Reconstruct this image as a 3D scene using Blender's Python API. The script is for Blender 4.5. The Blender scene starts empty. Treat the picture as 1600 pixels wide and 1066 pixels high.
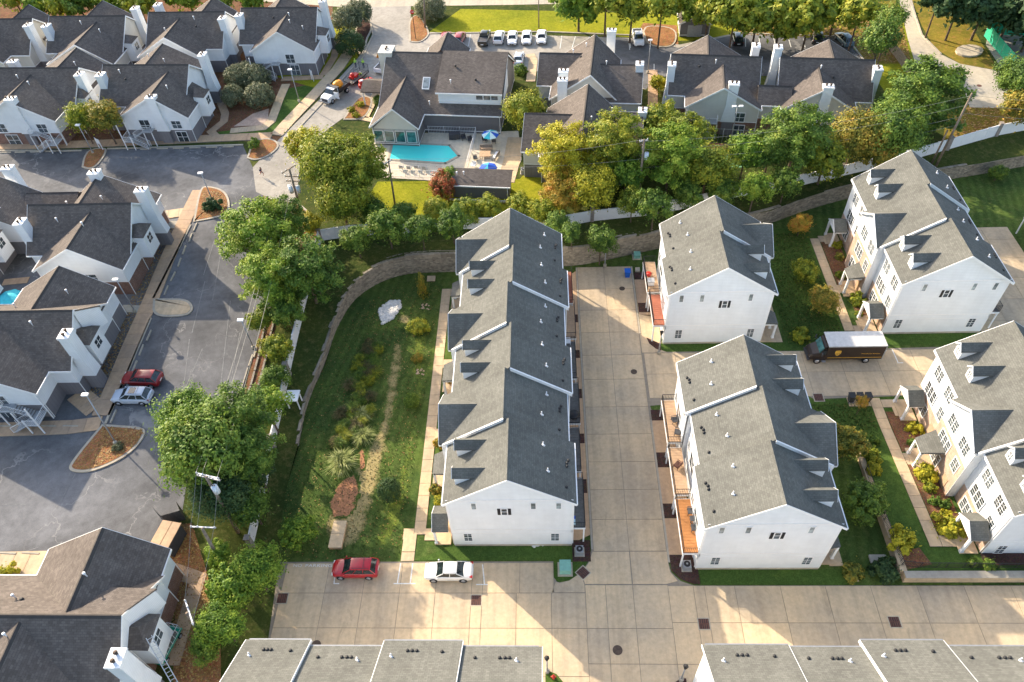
import bpy, math, random
import numpy as np
from mathutils import Vector, Matrix
from mathutils.geometry import delaunay_2d_cdt
random.seed(7)
R = math.radians
SC = bpy.context.scene
COL = SC.collection

# ---------------------------------------------------------------- camera
FPX = 1179.7; TH_ = R(47.76); YAW = R(3.94); ROLL = R(3.81); CAMH = 70.0
_f = Vector((-math.sin(YAW), math.cos(YAW), 0)); _r0 = Vector((math.cos(YAW), math.sin(YAW), 0)); _up = Vector((0, 0, 1))
FW = _f*math.cos(TH_) - _up*math.sin(TH_); _d0 = -(_f*math.sin(TH_) + _up*math.cos(TH_))
RT = _r0*math.cos(ROLL) + _d0*math.sin(ROLL); DN = _d0*math.cos(ROLL) - _r0*math.sin(ROLL)
cam = bpy.data.objects.new('camera', bpy.data.cameras.new('camera')); COL.objects.link(cam)
cam.data.sensor_width = 36; cam.data.lens = 36*FPX/1600
cam.data.clip_end = 3000; cam.data.clip_start = 0.5
m = Matrix((RT, -DN, -FW)).transposed().to_4x4(); m.translation = (0, 0, CAMH)
cam.matrix_world = m
SC.camera = cam
# ---------------------------------------------------------------- light
SUN_EL = R(25.5); SX, SY = -.733, .681
w = bpy.data.worlds.new('World'); SC.world = w; w.use_nodes = True
nt = w.node_tree; nt.nodes.clear()
sky = nt.nodes.new('ShaderNodeTexSky'); sky.sky_type = 'NISHITA'; sky.sun_disc = False
sky.sun_elevation = SUN_EL; sky.sun_rotation = R(-47.1); sky.air_density = 1.0; sky.dust_density = 2.2; sky.ozone_density = 0.6
bg = nt.nodes.new('ShaderNodeBackground'); bg.inputs['Strength'].default_value = 0.15
wo = nt.nodes.new('ShaderNodeOutputWorld')
nt.links.new(sky.outputs[0], bg.inputs[0]); nt.links.new(bg.outputs[0], wo.inputs[0])
sl = bpy.data.lights.new('sun', 'SUN'); sl.energy = 3.6; sl.angle = R(0.6); sl.color = (1.0, .86, .67)
so = bpy.data.objects.new('sun', sl); COL.objects.link(so)
sd = Vector((SX*math.cos(SUN_EL), SY*math.cos(SUN_EL), math.sin(SUN_EL)))
so.rotation_euler = sd.to_track_quat('Z', 'Y').to_euler(); so.location = (-60, 150, 90)
SC.view_settings.view_transform = 'Standard'; SC.view_settings.look = 'None'
SC.view_settings.exposure = 1.34; SC.view_settings.gamma = 1.0; SC.view_settings.use_curve_mapping = False
SC.render.engine = 'CYCLES'
SC.cycles.max_bounces = 5; SC.cycles.diffuse_bounces = 3; SC.cycles.transparent_max_bounces = 8
SC.cycles.use_denoising = True

def G(px, py, z=0.0):
    d = FW + RT*((px-800)/FPX) + DN*((py-533)/FPX)
    t = (z-CAMH)/d.z
    return Vector((d.x*t, d.y*t, z))

# ---------------------------------------------------------------- mesh builder
class MB:
    def __init__(s): s.v = []; s.f = []; s.m = []; s.s = []
    def face(s, pts, m=0, smooth=False):
        n = len(s.v); s.v += [tuple(p) for p in pts]; s.f.append(tuple(range(n, n+len(pts)))); s.m.append(m); s.s.append(smooth); return s
    def quads(s, V, F, m=0, smooth=False):
        n = len(s.v); s.v += [tuple(p) for p in V]
        for f in F: s.f.append(tuple(i+n for i in f)); s.m.append(m); s.s.append(smooth)
        return s
    def hexa(s, p, m=0):  # p: 4 bottom ccw, 4 top ccw
        return s.quads(p, [(3,2,1,0),(4,5,6,7),(0,1,5,4),(1,2,6,5),(2,3,7,6),(3,0,4,7)], m)
    def box(s, x0, x1, y0, y1, z0, z1, m=0):
        if x0 > x1: x0, x1 = x1, x0
        if y0 > y1: y0, y1 = y1, y0
        return s.hexa([(x0,y0,z0),(x1,y0,z0),(x1,y1,z0),(x0,y1,z0),(x0,y0,z1),(x1,y0,z1),(x1,y1,z1),(x0,y1,z1)], m)
    def prism(s, poly, z0, z1, m=0, mt=None):
        n = len(poly)
        z0f = z0 if callable(z0) else (lambda x, y: z0); z1f = z1 if callable(z1) else (lambda x, y: z1)
        B = [(p[0], p[1], z0f(p[0], p[1])) for p in poly]; T = [(p[0], p[1], z1f(p[0], p[1])) for p in poly]
        if area2(poly) < 0: B.reverse(); T.reverse()
        s.quads(B+T, [tuple(range(n-1, -1, -1))] + [(i, (i+1) % n, (i+1) % n+n, i+n) for i in range(n)], m)
        return s.face(T, m if mt is None else mt)
    def extr(s, prof, axis, a0, a1, m=0):  # profile of (h, z) points, extruded along axis
        n = len(prof)
        f = (lambda a, h, z: (a, h, z)) if axis == 'x' else (lambda a, h, z: (h, a, z))
        return s.quads([f(a0, h, z) for h, z in prof]+[f(a1, h, z) for h, z in prof],
                       [tuple(range(n)), tuple(range(2*n-1, n-1, -1))]+[(i, i+n, (i+1) % n+n, (i+1) % n) for i in range(n)], m)
    def tube(s, p, q, r, n=6, r2=None, m=0, caps=True):
        p = Vector(p); q = Vector(q); r2 = r if r2 is None else r2
        d = (q-p); 
        if d.length < 1e-6: return s
        d.normalize(); a = d.orthogonal().normalized(); b = d.cross(a)
        V = []
        for c, rr in ((p, r), (q, r2)):
            for i in range(n):
                t = 2*math.pi*i/n; V.append(c + a*(rr*math.cos(t)) + b*(rr*math.sin(t)))
        F = [(i, (i+1) % n, (i+1) % n+n, i+n) for i in range(n)]
        if caps: F += [tuple(range(n-1, -1, -1)), tuple(range(n, 2*n))]
        return s.quads(V, F, m, n > 5)
    def line(s, pts, r, n=5, m=0):
        for a, b in zip(pts, pts[1:]): s.tube(a, b, r, n, m=m)
        return s
    def disc(s, c, r, z0, z1, n=20, m=0, ry=None):
        ry = r if ry is None else ry
        return s.prism([(c[0]+r*math.cos(2*math.pi*i/n), c[1]+ry*math.sin(2*math.pi*i/n)) for i in range(n)], z0, z1, m)
    def ball(s, c, r, sz=1.0, n=10, k=6, m=0):
        V = []; F = []
        for j in range(k+1):
            t = math.pi*j/k
            for i in range(n):
                p = 2*math.pi*i/n; V.append((c[0]+r*math.sin(t)*math.cos(p), c[1]+r*math.sin(t)*math.sin(p), c[2]+r*sz*math.cos(t)))
        for j in range(k):
            for i in range(n): F.append((j*n+i, (j+1)*n+i, (j+1)*n+(i+1) % n, j*n+(i+1) % n))
        return s.quads(V, F, m, True)
    def loft(s, secs, m=0, smooth=True, close=True):
        n = len(secs[0]); V = [p for c in secs for p in c]; F = []
        for j in range(len(secs)-1):
            for i in range(n if close else n-1): F.append((j*n+i, j*n+(i+1) % n, (j+1)*n+(i+1) % n, (j+1)*n+i))
        s.quads(V, F, m, smooth)
        s.face(list(reversed(secs[0])), m); s.face(secs[-1], m); return s
    def mesh(s, name, mats):
        me = bpy.data.meshes.new(name); me.from_pydata(s.v, [], s.f)
        for t in mats: me.materials.append(t)
        me.polygons.foreach_set('material_index', s.m); me.polygons.foreach_set('use_smooth', s.s)
        add_uv(me); me.update(); return me
    def build(s, name, mats, parent=None, **kw):
        if not isinstance(mats, (list, tuple)): mats = [mats]
        return link(name, s.mesh(name, mats), parent, **kw)

def area2(p): return sum(p[i][0]*p[(i+1) % len(p)][1]-p[(i+1) % len(p)][0]*p[i][1] for i in range(len(p)))
def add_uv(me):  # metres along each face: u along the horizontal, v up the slope
    nl = len(me.loops)
    if nl == 0 or nl > 400000: return
    co = np.empty(len(me.vertices)*3, 'f'); me.vertices.foreach_get('co', co); co = co.reshape(-1, 3)
    vi = np.empty(nl, 'i'); me.loops.foreach_get('vertex_index', vi)
    npol = len(me.polygons); no = np.empty(npol*3, 'f'); me.polygons.foreach_get('normal', no); no = no.reshape(-1, 3)
    lt = np.empty(npol, 'i'); me.polygons.foreach_get('loop_total', lt)
    pl = np.repeat(no, lt, axis=0)
    flat = np.abs(pl[:, 2]) > .999
    u = np.stack([-pl[:, 1], pl[:, 0], np.zeros(nl, 'f')], 1); L = np.linalg.norm(u, axis=1, keepdims=True); L[L == 0] = 1; u = u/L
    u[flat] = (1, 0, 0); v = np.cross(pl, u); v[flat] = (0, 1, 0)
    P = co[vi]; uv = np.stack([(P*u).sum(1), (P*v).sum(1)], 1).astype('f')
    me.uv_layers.new(name='UVMap').data.foreach_set('uv', uv.ravel())
def tagobj(o, label=None, cat=None, group=None, kind=None):
    if label: o['label'] = label
    if cat: o['category'] = cat
    if group: o['group'] = group
    if kind: o['kind'] = kind
    return o
def link(name, data, parent=None, loc=None, rz=None, **kw):
    o = bpy.data.objects.new(name, data); COL.objects.link(o)
    if parent: o.parent = parent
    if loc is not None: o.location = loc
    if rz is not None: o.rotation_euler = (0, 0, rz)
    return tagobj(o, **kw)
def thing(name, label, cat, loc=(0, 0, 0), rz=0, group=None): return link(name, None, None, loc, rz, label=label, cat=cat, group=group)
def kids(o): return CH.get(o.name, [])
def clone(o, parent=None, loc=None, rz=None, label=None, group=None, scale=None, recurse=None):
    if recurse is None:
        recurse = {}
        for q in COL.objects:
            if q.parent: recurse.setdefault(q.parent.name, []).append(q)
    c = o.copy(); COL.objects.link(c)
    if parent is not None: c.parent = parent
    if loc is not None: c.location = loc
    if rz is not None: c.rotation_euler = (0, 0, rz)
    if scale is not None: c.scale = scale if hasattr(scale, '__len__') else (scale,)*3
    if label: c['label'] = label
    if group: c['group'] = group
    for k in recurse.get(o.name, []): clone(k, c, recurse=recurse)
    return c

# ---------------------------------------------------------------- materials
class NT:
    def __init__(s, name):
        s.mat = bpy.data.materials.new(name); s.mat.use_nodes = True; s.t = s.mat.node_tree
        s.b = s.t.nodes['Principled BSDF']
    def n(s, typ, **kw):
        x = s.t.nodes.new(typ)
        for k, v in kw.items(): setattr(x, k, v)
        return x
    def l(s, a, b): s.t.links.new(a, b)
    def setin(s, node, i, v):
        if hasattr(v, 'is_output') or isinstance(v, bpy.types.NodeSocket): s.l(v, node.inputs[i])
        else:
            if isinstance(v, tuple) and len(v) == 3 and node.inputs[i].type == 'RGBA': v = v+(1,)
            node.inputs[i].default_value = v
    def pos(s): return s.n('ShaderNodeNewGeometry').outputs['Position']
    def uv(s): return s.n('ShaderNodeTexCoord').outputs['UV']
    def obj(s): return s.n('ShaderNodeTexCoord').outputs['Object']
    def noise(s, co, scale, detail=3, rough=.55, dist=0.0):
        x = s.n('ShaderNodeTexNoise'); s.l(co, x.inputs['Vector']); x.inputs['Scale'].default_value = scale
        x.inputs['Detail'].default_value = detail; x.inputs['Roughness'].default_value = rough; x.inputs['Distortion'].default_value = dist
        return x.outputs['Fac']
    def ramp(s, fac, stops):
        x = s.n('ShaderNodeValToRGB'); s.l(fac, x.inputs[0]); e = x.color_ramp.elements
        while len(e) < len(stops): e.new(.5)
        for q, (p, c) in zip(e, stops):
            q.position = p; q.color = (c, c, c, 1) if not hasattr(c, '__len__') else tuple(c)+(1,)
        return x.outputs[0]
    def mix(s, fac, a, b, typ='MIX'):
        x = s.n('ShaderNodeMix', data_type='RGBA', blend_type=typ)
        s.setin(x, 0, fac); s.setin(x, 6, a); s.setin(x, 7, b); return x.outputs[2]
    def math(s, op, a, b=0.0, c=0.0, clamp=False):
        x = s.n('ShaderNodeMath', operation=op, use_clamp=clamp); s.setin(x, 0, a); s.setin(x, 1, b); s.setin(x, 2, c); return x.outputs[0]
    def mapping(s, co, scale=(1, 1, 1), rot=(0, 0, 0), loc=(0, 0, 0)):
        x = s.n('ShaderNodeMapping'); s.l(co, x.inputs[0]); x.inputs['Scale'].default_value = scale; x.inputs['Rotation'].default_value = rot
        x.inputs['Location'].default_value = loc; return x.outputs[0]
    def bump(s, h, strength=.3, dist=.02):
        x = s.n('ShaderNodeBump'); x.inputs['Strength'].default_value = strength; x.inputs['Distance'].default_value = dist
        s.l(h, x.inputs['Height']); s.l(x.outputs[0], s.b.inputs['Normal'])
    def out(s, col, rough=.85, spec=.3, metal=0.0):
        s.setin(s.b, 'Base Color', col); s.setin(s.b, 'Roughness', rough); s.b.inputs['Specular IOR Level'].default_value = spec
        s.b.inputs['Metallic'].default_value = metal; return s.mat
def hsv(c, k): return tuple(min(1, x*k) for x in c)
def blocks(name, c, var=.35):
    t = NT(name); ri = t.n('ShaderNodeNewGeometry').outputs['Random Per Island']; f = t.noise(t.pos(), 2.5, 4)
    col = t.ramp(ri, [(0, hsv(c, 1-var)), (.5, c), (1, hsv(c, 1+var))]); col = t.mix(1.0, col, t.ramp(f, [(.3, .8), (.7, 1.15)]), 'MULTIPLY'); t.bump(f, .3, .03); return t.out(col, .95, .1)
def plain(name, c, rough=.6, spec=.4, metal=0.0, var=.12, scale=3.0):
    t = NT(name); f = t.noise(t.obj(), scale, 4)
    return t.out(t.mix(t.ramp(f, [(.3, 0), (.7, 1)]), hsv(c, 1-var), hsv(c, 1+var)), rough, spec, metal)
def shingles(name, c, row=.2, wd=.34, var=.35):
    t = NT(name); uv = t.uv()
    x = t.n('ShaderNodeTexBrick'); t.l(uv, x.inputs['Vector']); x.inputs['Scale'].default_value = 1
    x.inputs['Brick Width'].default_value = wd; x.inputs['Row Height'].default_value = row; x.inputs['Mortar Size'].default_value = .012
    x.inputs['Color1'].default_value = hsv(c, 1-var)+(1,); x.inputs['Color2'].default_value = hsv(c, 1+var)+(1,); x.inputs['Mortar'].default_value = hsv(c, .35)+(1,)
    x.inputs['Bias'].default_value = 0
    g = t.noise(uv, 9, 4, .7); big = t.noise(uv, .22, 3)
    col = t.mix(.55, x.outputs['Color'], t.ramp(g, [(.25, hsv(c, .75)), (.75, hsv(c, 1.25))]))
    col = t.mix(1.0, col, t.ramp(big, [(.3, .86), (.7, 1.12)]), 'MULTIPLY')
    streak = t.noise(t.mapping(uv, (1.6, .12, 1)), 1, 3); col = t.mix(1.0, col, t.ramp(streak, [(.35, .9), (.65, 1.05)]), 'MULTIPLY')
    t.bump(x.outputs['Fac'], .35, -.03); return t.out(col, .95, .15)
def siding(name, c, course=.24, rough=.6, vert=False):
    t = NT(name); uv = t.uv(); sep = t.n('ShaderNodeSeparateXYZ'); t.l(uv, sep.inputs[0])
    saw = t.math('FRACT', t.math('MULTIPLY', sep.outputs[0 if vert else 1], 1/course))
    line = t.ramp(saw, [(0, .72), (.14, 1.0), (1, .97)])  # shade line at each board edge is put into the colour
    f = t.noise(uv, .6, 4); st = t.noise(t.mapping(uv, (2.2, .15, 1)), 1, 4)
    col = t.mix(1.0, c, line, 'MULTIPLY'); col = t.mix(1.0, col, t.ramp(f, [(.3, .93), (.7, 1.03)]), 'MULTIPLY')
    col = t.mix(1.0, col, t.ramp(st, [(.3, .97), (.6, 1.0)]), 'MULTIPLY')
    t.bump(saw, .35, .02); return t.out(col, rough, .35)
def bricks(name, c1, c2, mortar=(.32, .29, .25), bw=.22, bh=.075):
    t = NT(name); uv = t.uv(); x = t.n('ShaderNodeTexBrick'); t.l(uv, x.inputs['Vector']); x.inputs['Scale'].default_value = 1
    x.inputs['Brick Width'].default_value = bw; x.inputs['Row Height'].default_value = bh; x.inputs['Mortar Size'].default_value = .008
    x.inputs['Color1'].default_value = c1+(1,); x.inputs['Color2'].default_value = c2+(1,); x.inputs['Mortar'].default_value = mortar+(1,)
    g = t.noise(uv, 1.2, 4); col = t.mix(1.0, x.outputs['Color'], t.ramp(g, [(.3, .8), (.7, 1.15)]), 'MULTIPLY')
    t.bump(x.outputs['Fac'], .3, -.01); return t.out(col, .9, .2)
def concrete(name, c, stain=.5, joint=False):
    t = NT(name); p = t.pos(); a = t.noise(p, .18, 5, .6); b = t.noise(p, 2.2, 5, .65); d = t.noise(p, 30, 3)
    col = t.mix(t.ramp(a, [(.35, 0), (.68, 1)]), hsv(c, .82), (c[0]*1.10, c[1]*1.04, c[2]*.93))
    col = t.mix(1.0, col, t.ramp(b, [(.3, .86), (.7, 1.08)]), 'MULTIPLY'); col = t.mix(1.0, col, t.ramp(d, [(.3, .93), (.7, 1.05)]), 'MULTIPLY')
    oi = t.n('ShaderNodeObjectInfo').outputs['Random']; col = t.mix(1.0, col, t.ramp(oi, [(0, (.90, .91, .93)), (1, (1.07, 1.04, .99))]), 'MULTIPLY')
    tr = t.noise(t.mapping(p, (1.1, .06, 1)), 1, 4, .6); col = t.mix(1.0, col, t.ramp(tr, [(.35, (.86, .86, .87)), (.55, (1, 1, 1))]), 'MULTIPLY')
    if stain:
        s1 = t.noise(t.mapping(p, (1, .35, 1)), .45, 6, .75, 1.2); col = t.mix(t.math('MULTIPLY', t.ramp(s1, [(.60, 0), (.74, 1)]), stain), col, hsv(c, .42))
        s2 = t.noise(t.mapping(p, (.5, 1.3, 1), loc=(31, 7, 0)), .8, 6, .7, .8); col = t.mix(t.math('MULTIPLY', t.ramp(s2, [(.63, 0), (.72, 1)]), stain*.7), col, (c[0]*.75, c[1]*.62, c[2]*.5))
    t.bump(b, .12, .02); return t.out(col, .9, .2)
def asphalt(name, c, crack=.5, light=1.35):
    t = NT(name); p = t.pos(); a = t.noise(p, .09, 5, .6, .6); b = t.noise(p, 1.3, 6, .7); d = t.noise(p, 18, 3)
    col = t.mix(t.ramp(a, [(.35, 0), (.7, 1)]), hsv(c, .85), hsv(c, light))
    col = t.mix(1.0, col, t.ramp(b, [(.3, .82), (.7, 1.18)]), 'MULTIPLY'); col = t.mix(1.0, col, t.ramp(d, [(.3, .85), (.7, 1.15)]), 'MULTIPLY')
    v = t.n('ShaderNodeTexVoronoi', feature='DISTANCE_TO_EDGE'); wz = t.noise(p, .35, 4)
    x = t.n('ShaderNodeVectorMath', operation='ADD'); t.l(p, x.inputs[0]); cb = t.n('ShaderNodeCombineXYZ')
    t.setin(cb, 0, t.math('MULTIPLY', wz, 9.0)); t.setin(cb, 1, t.math('MULTIPLY', t.noise(t.mapping(p, loc=(40, 3, 0)), .3, 4), 9.0)); t.l(cb.outputs[0], x.inputs[1])
    t.l(x.outputs[0], v.inputs['Vector']); v.inputs['Scale'].default_value = .11
    msk = t.ramp(t.noise(p, .06, 2), [(.45, 0), (.6, 1)])
    col = t.mix(t.math('MULTIPLY', t.math('MULTIPLY', t.ramp(v.outputs['Distance'], [(0, 1), (.006, 1), (.010, 0)]), crack), msk), col, (.45, .43, .40))
    t.bump(d, .15, .01); return t.out(col, .9, .25)
def grass_color(t, dark, mid, dry, dryamt=.5, stripes=0.0, sdir=0.0):
    p = t.pos(); a = t.noise(p, .13, 5, .6, .5); b = t.noise(p, 1.1, 5, .7); d = t.noise(p, 7, 5, .75)
    col = t.mix(t.ramp(a, [(.35, 0), (.65, 1)]), dark, mid)
    col = t.mix(t.math('MULTIPLY', t.ramp(b, [(.5, 0), (.75, 1)]), dryamt), col, dry)
    col = t.mix(1.0, col, t.ramp(d, [(.28, .62), (.72, 1.42)]), 'MULTIPLY')
    d2 = t.noise(p, 2.2, 5, .7); col = t.mix(1.0, col, t.ramp(d2, [(.3, .80), (.7, 1.18)]), 'MULTIPLY')
    if stripes:
        q = t.mapping(p, rot=(0, 0, sdir)); sp = t.n('ShaderNodeSeparateXYZ'); t.l(q, sp.inputs[0])
        wv = t.math('SINE', t.math('ADD', t.math('MULTIPLY', sp.outputs[0], 5.5), t.math('MULTIPLY', t.noise(p, .2, 2), 4.0)))
        col = t.mix(1.0, col, t.ramp(t.math('MULTIPLY_ADD', wv, .5, .5), [(0, 1-stripes), (1, 1+stripes)]), 'MULTIPLY')
    t.bump(d, .5, .05)
    return col
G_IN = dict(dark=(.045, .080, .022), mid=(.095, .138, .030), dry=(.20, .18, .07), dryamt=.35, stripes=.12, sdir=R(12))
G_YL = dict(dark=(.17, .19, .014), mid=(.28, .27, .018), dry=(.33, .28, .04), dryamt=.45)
def grass(name, **k):
    t = NT(name); return t.out(grass_color(t, **k), 1.0, .05)
def patchmat(name, base, c, lo=.35, hi=.65, c2=None):
    t = NT(name); g = grass_color(t, **base); p = t.pos(); at = t.n('ShaderNodeAttribute', attribute_name='fade').outputs['Fac']
    n1 = t.noise(p, .9, 6, .7); f = t.math('ADD', at, t.math('MULTIPLY_ADD', n1, 2.2, -1.3)); f = t.ramp(f, [(lo, 0), (hi, 1)])
    cc = t.mix(t.ramp(t.noise(p, 5, 5, .7), [(.3, 0), (.7, 1)]), hsv(c, .7), c2 or hsv(c, 1.25))
    return t.out(t.mix(f, g, cc), 1.0, .05)
def mulchmat(name, c, c2, sc=7):
    t = NT(name); p = t.pos(); a = t.noise(p, sc, 6, .85); b = t.noise(p, .7, 3); v = t.n('ShaderNodeTexVoronoi'); t.l(p, v.inputs['Vector']); v.inputs['Scale'].default_value = sc
    col = t.mix(t.ramp(a, [(.36, 0), (.62, 1)]), c, c2); col = t.mix(1.0, col, t.ramp(b, [(.3, .75), (.7, 1.2)]), 'MULTIPLY')
    col = t.mix(.35, col, t.mix(1.0, col, v.outputs['Color'], 'MULTIPLY')); t.bump(a, .6, .05); return t.out(col, 1.0, .05)
def leafmat(name, cols, trans=.25):
    t = NT(name); ri = t.n('ShaderNodeNewGeometry').outputs['Random Per Island']; oi = t.n('ShaderNodeObjectInfo').outputs['Random']
    ob = t.obj(); n = t.noise(ob, 2.6, 3)
    k = len(cols)
    f = t.math('ADD', t.math('MULTIPLY', ri, .45), t.math('ADD', t.math('MULTIPLY_ADD', n, 2.0, -.75), t.math('MULTIPLY_ADD', oi, .24, -.12)), clamp=True)
    col = t.ramp(f, [(i/(k-1), c) for i, c in enumerate(cols)])
    tr = t.n('ShaderNodeBsdfTranslucent'); t.l(col, tr.inputs[0]); mx = t.n('ShaderNodeMixShader'); mx.inputs[0].default_value = trans
    t.out(col, .6, .25); o = [x for x in t.t.nodes if x.type == 'OUTPUT_MATERIAL'][0]
    t.l(t.b.outputs[0], mx.inputs[1]); t.l(tr.outputs[0], mx.inputs[2]); t.l(mx.outputs[0], o.inputs[0]); return t.mat
def glassmat(name, c, rough=.08):
    t = NT(name); oi = t.n('ShaderNodeObjectInfo').outputs['Random']; ob = t.obj()
    f = t.noise(ob, 1.2, 2); col = t.mix(t.ramp(f, [(.4, 0), (.6, 1)]), hsv(c, .6), hsv(c, 1.4)); col = t.mix(1.0, col, t.ramp(oi, [(0, .5), (1, 1.5)]), 'MULTIPLY')
    return t.out(col, rough, .8)
def paint(name, c):
    t = NT(name); m = t.out(c, .28, .5); t.b.inputs['Coat Weight'].default_value = .6; t.b.inputs['Coat Roughness'].default_value = .08; return m
M = dict(
 th_roof=shingles('townhouse_shingles', (.142, .142, .127), var=.28), ch_roof=shingles('brown_shingles', (.138, .117, .102), .21, .36, .42),
 white_siding=siding('white_siding', (.80, .82, .83)), trim=plain('white_trim', (.80, .80, .79), .5, .4, var=.04),
 cream_siding=siding('cream_siding', (.62, .60, .54), .22), grey_siding=siding('grey_siding', (.20, .19, .20), .5, .7, True),
 club_siding=siding('club_grey_siding', (.16, .155, .16), .22), brown_brick=bricks('brown_brick', (.16, .065, .045), (.22, .095, .065)),
 tan_brick=bricks('tan_brick', (.42, .27, .19), (.52, .36, .26), (.5, .43, .36)),
 post_brick=bricks('post_brick', (.26, .22, .19), (.34, .29, .25)),
 wall_block=blocks('wall_block', (.30, .255, .195), .28), cap_block=blocks('cap_block', (.42, .37, .29), .3),
 conc=concrete('driveway_concrete', (.60, .485, .345), .55), conc_base=plain('joint', (.27, .23, .18), .95, .1),
 terrace=concrete('terrace_concrete', (.74, .66, .53), .05), walk=concrete('walk_concrete', (.64, .50, .34), .12), curb=concrete('curb_concrete', (.48, .44, .37), .1), walk_tan=concrete('walk_tan_concrete', (.56, .395, .265), .25),
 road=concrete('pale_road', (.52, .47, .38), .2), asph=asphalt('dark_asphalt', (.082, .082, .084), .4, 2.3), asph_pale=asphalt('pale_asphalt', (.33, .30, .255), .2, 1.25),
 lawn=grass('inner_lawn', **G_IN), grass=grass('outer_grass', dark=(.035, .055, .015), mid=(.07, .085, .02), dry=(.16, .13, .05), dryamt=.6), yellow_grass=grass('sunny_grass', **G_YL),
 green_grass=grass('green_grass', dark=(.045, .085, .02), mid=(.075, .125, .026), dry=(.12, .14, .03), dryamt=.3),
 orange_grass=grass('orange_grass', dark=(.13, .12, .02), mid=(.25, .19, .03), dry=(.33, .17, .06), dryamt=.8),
 straw=patchmat('straw_patch', G_IN, (.36, .285, .13), .22, .75), dirt=patchmat('dirt_patch', G_IN, (.42, .20, .105), .3, .5), greenp=patchmat('yellow_green_patch', G_IN, (.15, .19, .035)),
 mulch=mulchmat('mulch', (.10, .045, .028), (.30, .16, .085)), dark_mulch=mulchmat('dark_mulch', (.05, .03, .028), (.12, .07, .055)), orange_mulch=mulchmat('orange_mulch', (.20, .09, .04), (.48, .25, .11)),
 wire=plain('wire', (.22, .22, .20), .7), black=plain('black_metal', (.02, .02, .022), .5), dark=plain('dark_grey', (.06, .06, .065), .6), grey=plain('grey_metal', (.35, .36, .37), .45, .5, .3), steel=plain('galvanised', (.45, .47, .5), .4, .5, .6),
 truck_roof=plain('truck_roof_paint', (.55, .54, .52), .5, var=.1), white=plain('white_paint', (.80, .80, .80), .45, var=.03), faint=plain('faded_paint', (.20, .20, .195), .9, .1, var=.3, scale=2), wornwhite=plain('road_paint', (.72, .72, .68), .8, .2, var=.15, scale=6),
 pane=glassmat('window_glass', (.06, .075, .085)), pane_pale=glassmat('pale_window_glass', (.22, .25, .25), .2), tintglass=glassmat('car_glass', (.02, .03, .032), .05), teal=glassmat('teal_glass', (.04, .12, .12), .1),
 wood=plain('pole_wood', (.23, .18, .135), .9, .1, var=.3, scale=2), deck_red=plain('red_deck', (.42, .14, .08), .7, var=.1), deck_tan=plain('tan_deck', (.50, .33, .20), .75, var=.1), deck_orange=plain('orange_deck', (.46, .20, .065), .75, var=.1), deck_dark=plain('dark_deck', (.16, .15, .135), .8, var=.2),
 oldwood=plain('old_board', (.26, .23, .19), .9, .1, var=.3), iron=plain('cast_iron', (.09, .065, .05), .8, .2, var=.3), rust=plain('rust_red', (.13, .065, .05), .8, .2, var=.25), transf=plain('transformer_paint', (.60, .66, .72), .4, .5), green_box=plain('pale_green_box', (.20, .42, .34), .6),
 cloth_blue=plain('blue_cloth', (.02, .10, .55), .8), cloth_aqua=plain('aqua_cloth', (.05, .52, .60), .8), cloth_pale=plain('pale_cloth', (.6, .8, .82), .8), bin_blue=plain('blue_plastic', (.01, .12, .55), .5),
 red=plain('red_paint', (.55, .03, .02), .4), orange=plain('orange_paint', (.85, .32, .02), .5), hivis=plain('hi_vis', (.45, .75, .08), .8), brown=plain('brown_paint', (.030, .017, .011), .4, .5), gold=plain('gold_print', (.75, .42, .06), .6),
 skin=plain('skin', (.55, .30, .20), .7), navy=plain('navy_cloth', (.02, .03, .08), .9), maroon=plain('maroon_cloth', (.18, .02, .03), .9), hair=plain('dark_hair', (.02, .012, .01), .9),
 car_red=paint('red_car_paint', (.42, .004, .012)), car_dred=paint('dark_red_car_paint', (.28, .006, .006)), car_white=paint('white_car_paint', (.82, .82, .82)), car_silver=paint('silver_car_paint', (.50, .55, .62)), car_pearl=paint('pearl_car_paint', (.70, .69, .66)),
 car_black=paint('black_car_paint', (.01, .012, .012)), car_blue=paint('blue_grey_car_paint', (.12, .19, .23)), tyre=plain('rubber', (.015, .015, .016), .85), rim=plain('alloy', (.5, .5, .52), .3, .5, .8), lamp_glass=plain('lamp_lens', (.8, .8, .75), .15), tail=plain('tail_lens', (.35, .01, .01), .3),
 rock_w=plain('pale_rock', (.62, .60, .56), .9, .2, var=.2), rock_t=plain('tan_rock', (.50, .36, .25), .9, .2, var=.25), blackpipe=plain('vent_cap', (.03, .03, .03), .7), ridge=plain('ridge_cap', (.07, .063, .058), .95, .1), green_screen=plain('green_screen', (.02, .36, .22), .8),
 bark=plain('bark', (.13, .095, .07), .95, .1, var=.35, scale=2), court=plain('court_green', (.16, .34, .17), .9), court_red=plain('court_red', (.45, .13, .09), .9), pool_tile=plain('pool_shell', (.06, .90, .82), .5, var=.03), fire=plain('hydrant_red', (.6, .05, .03), .5),
)
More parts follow.
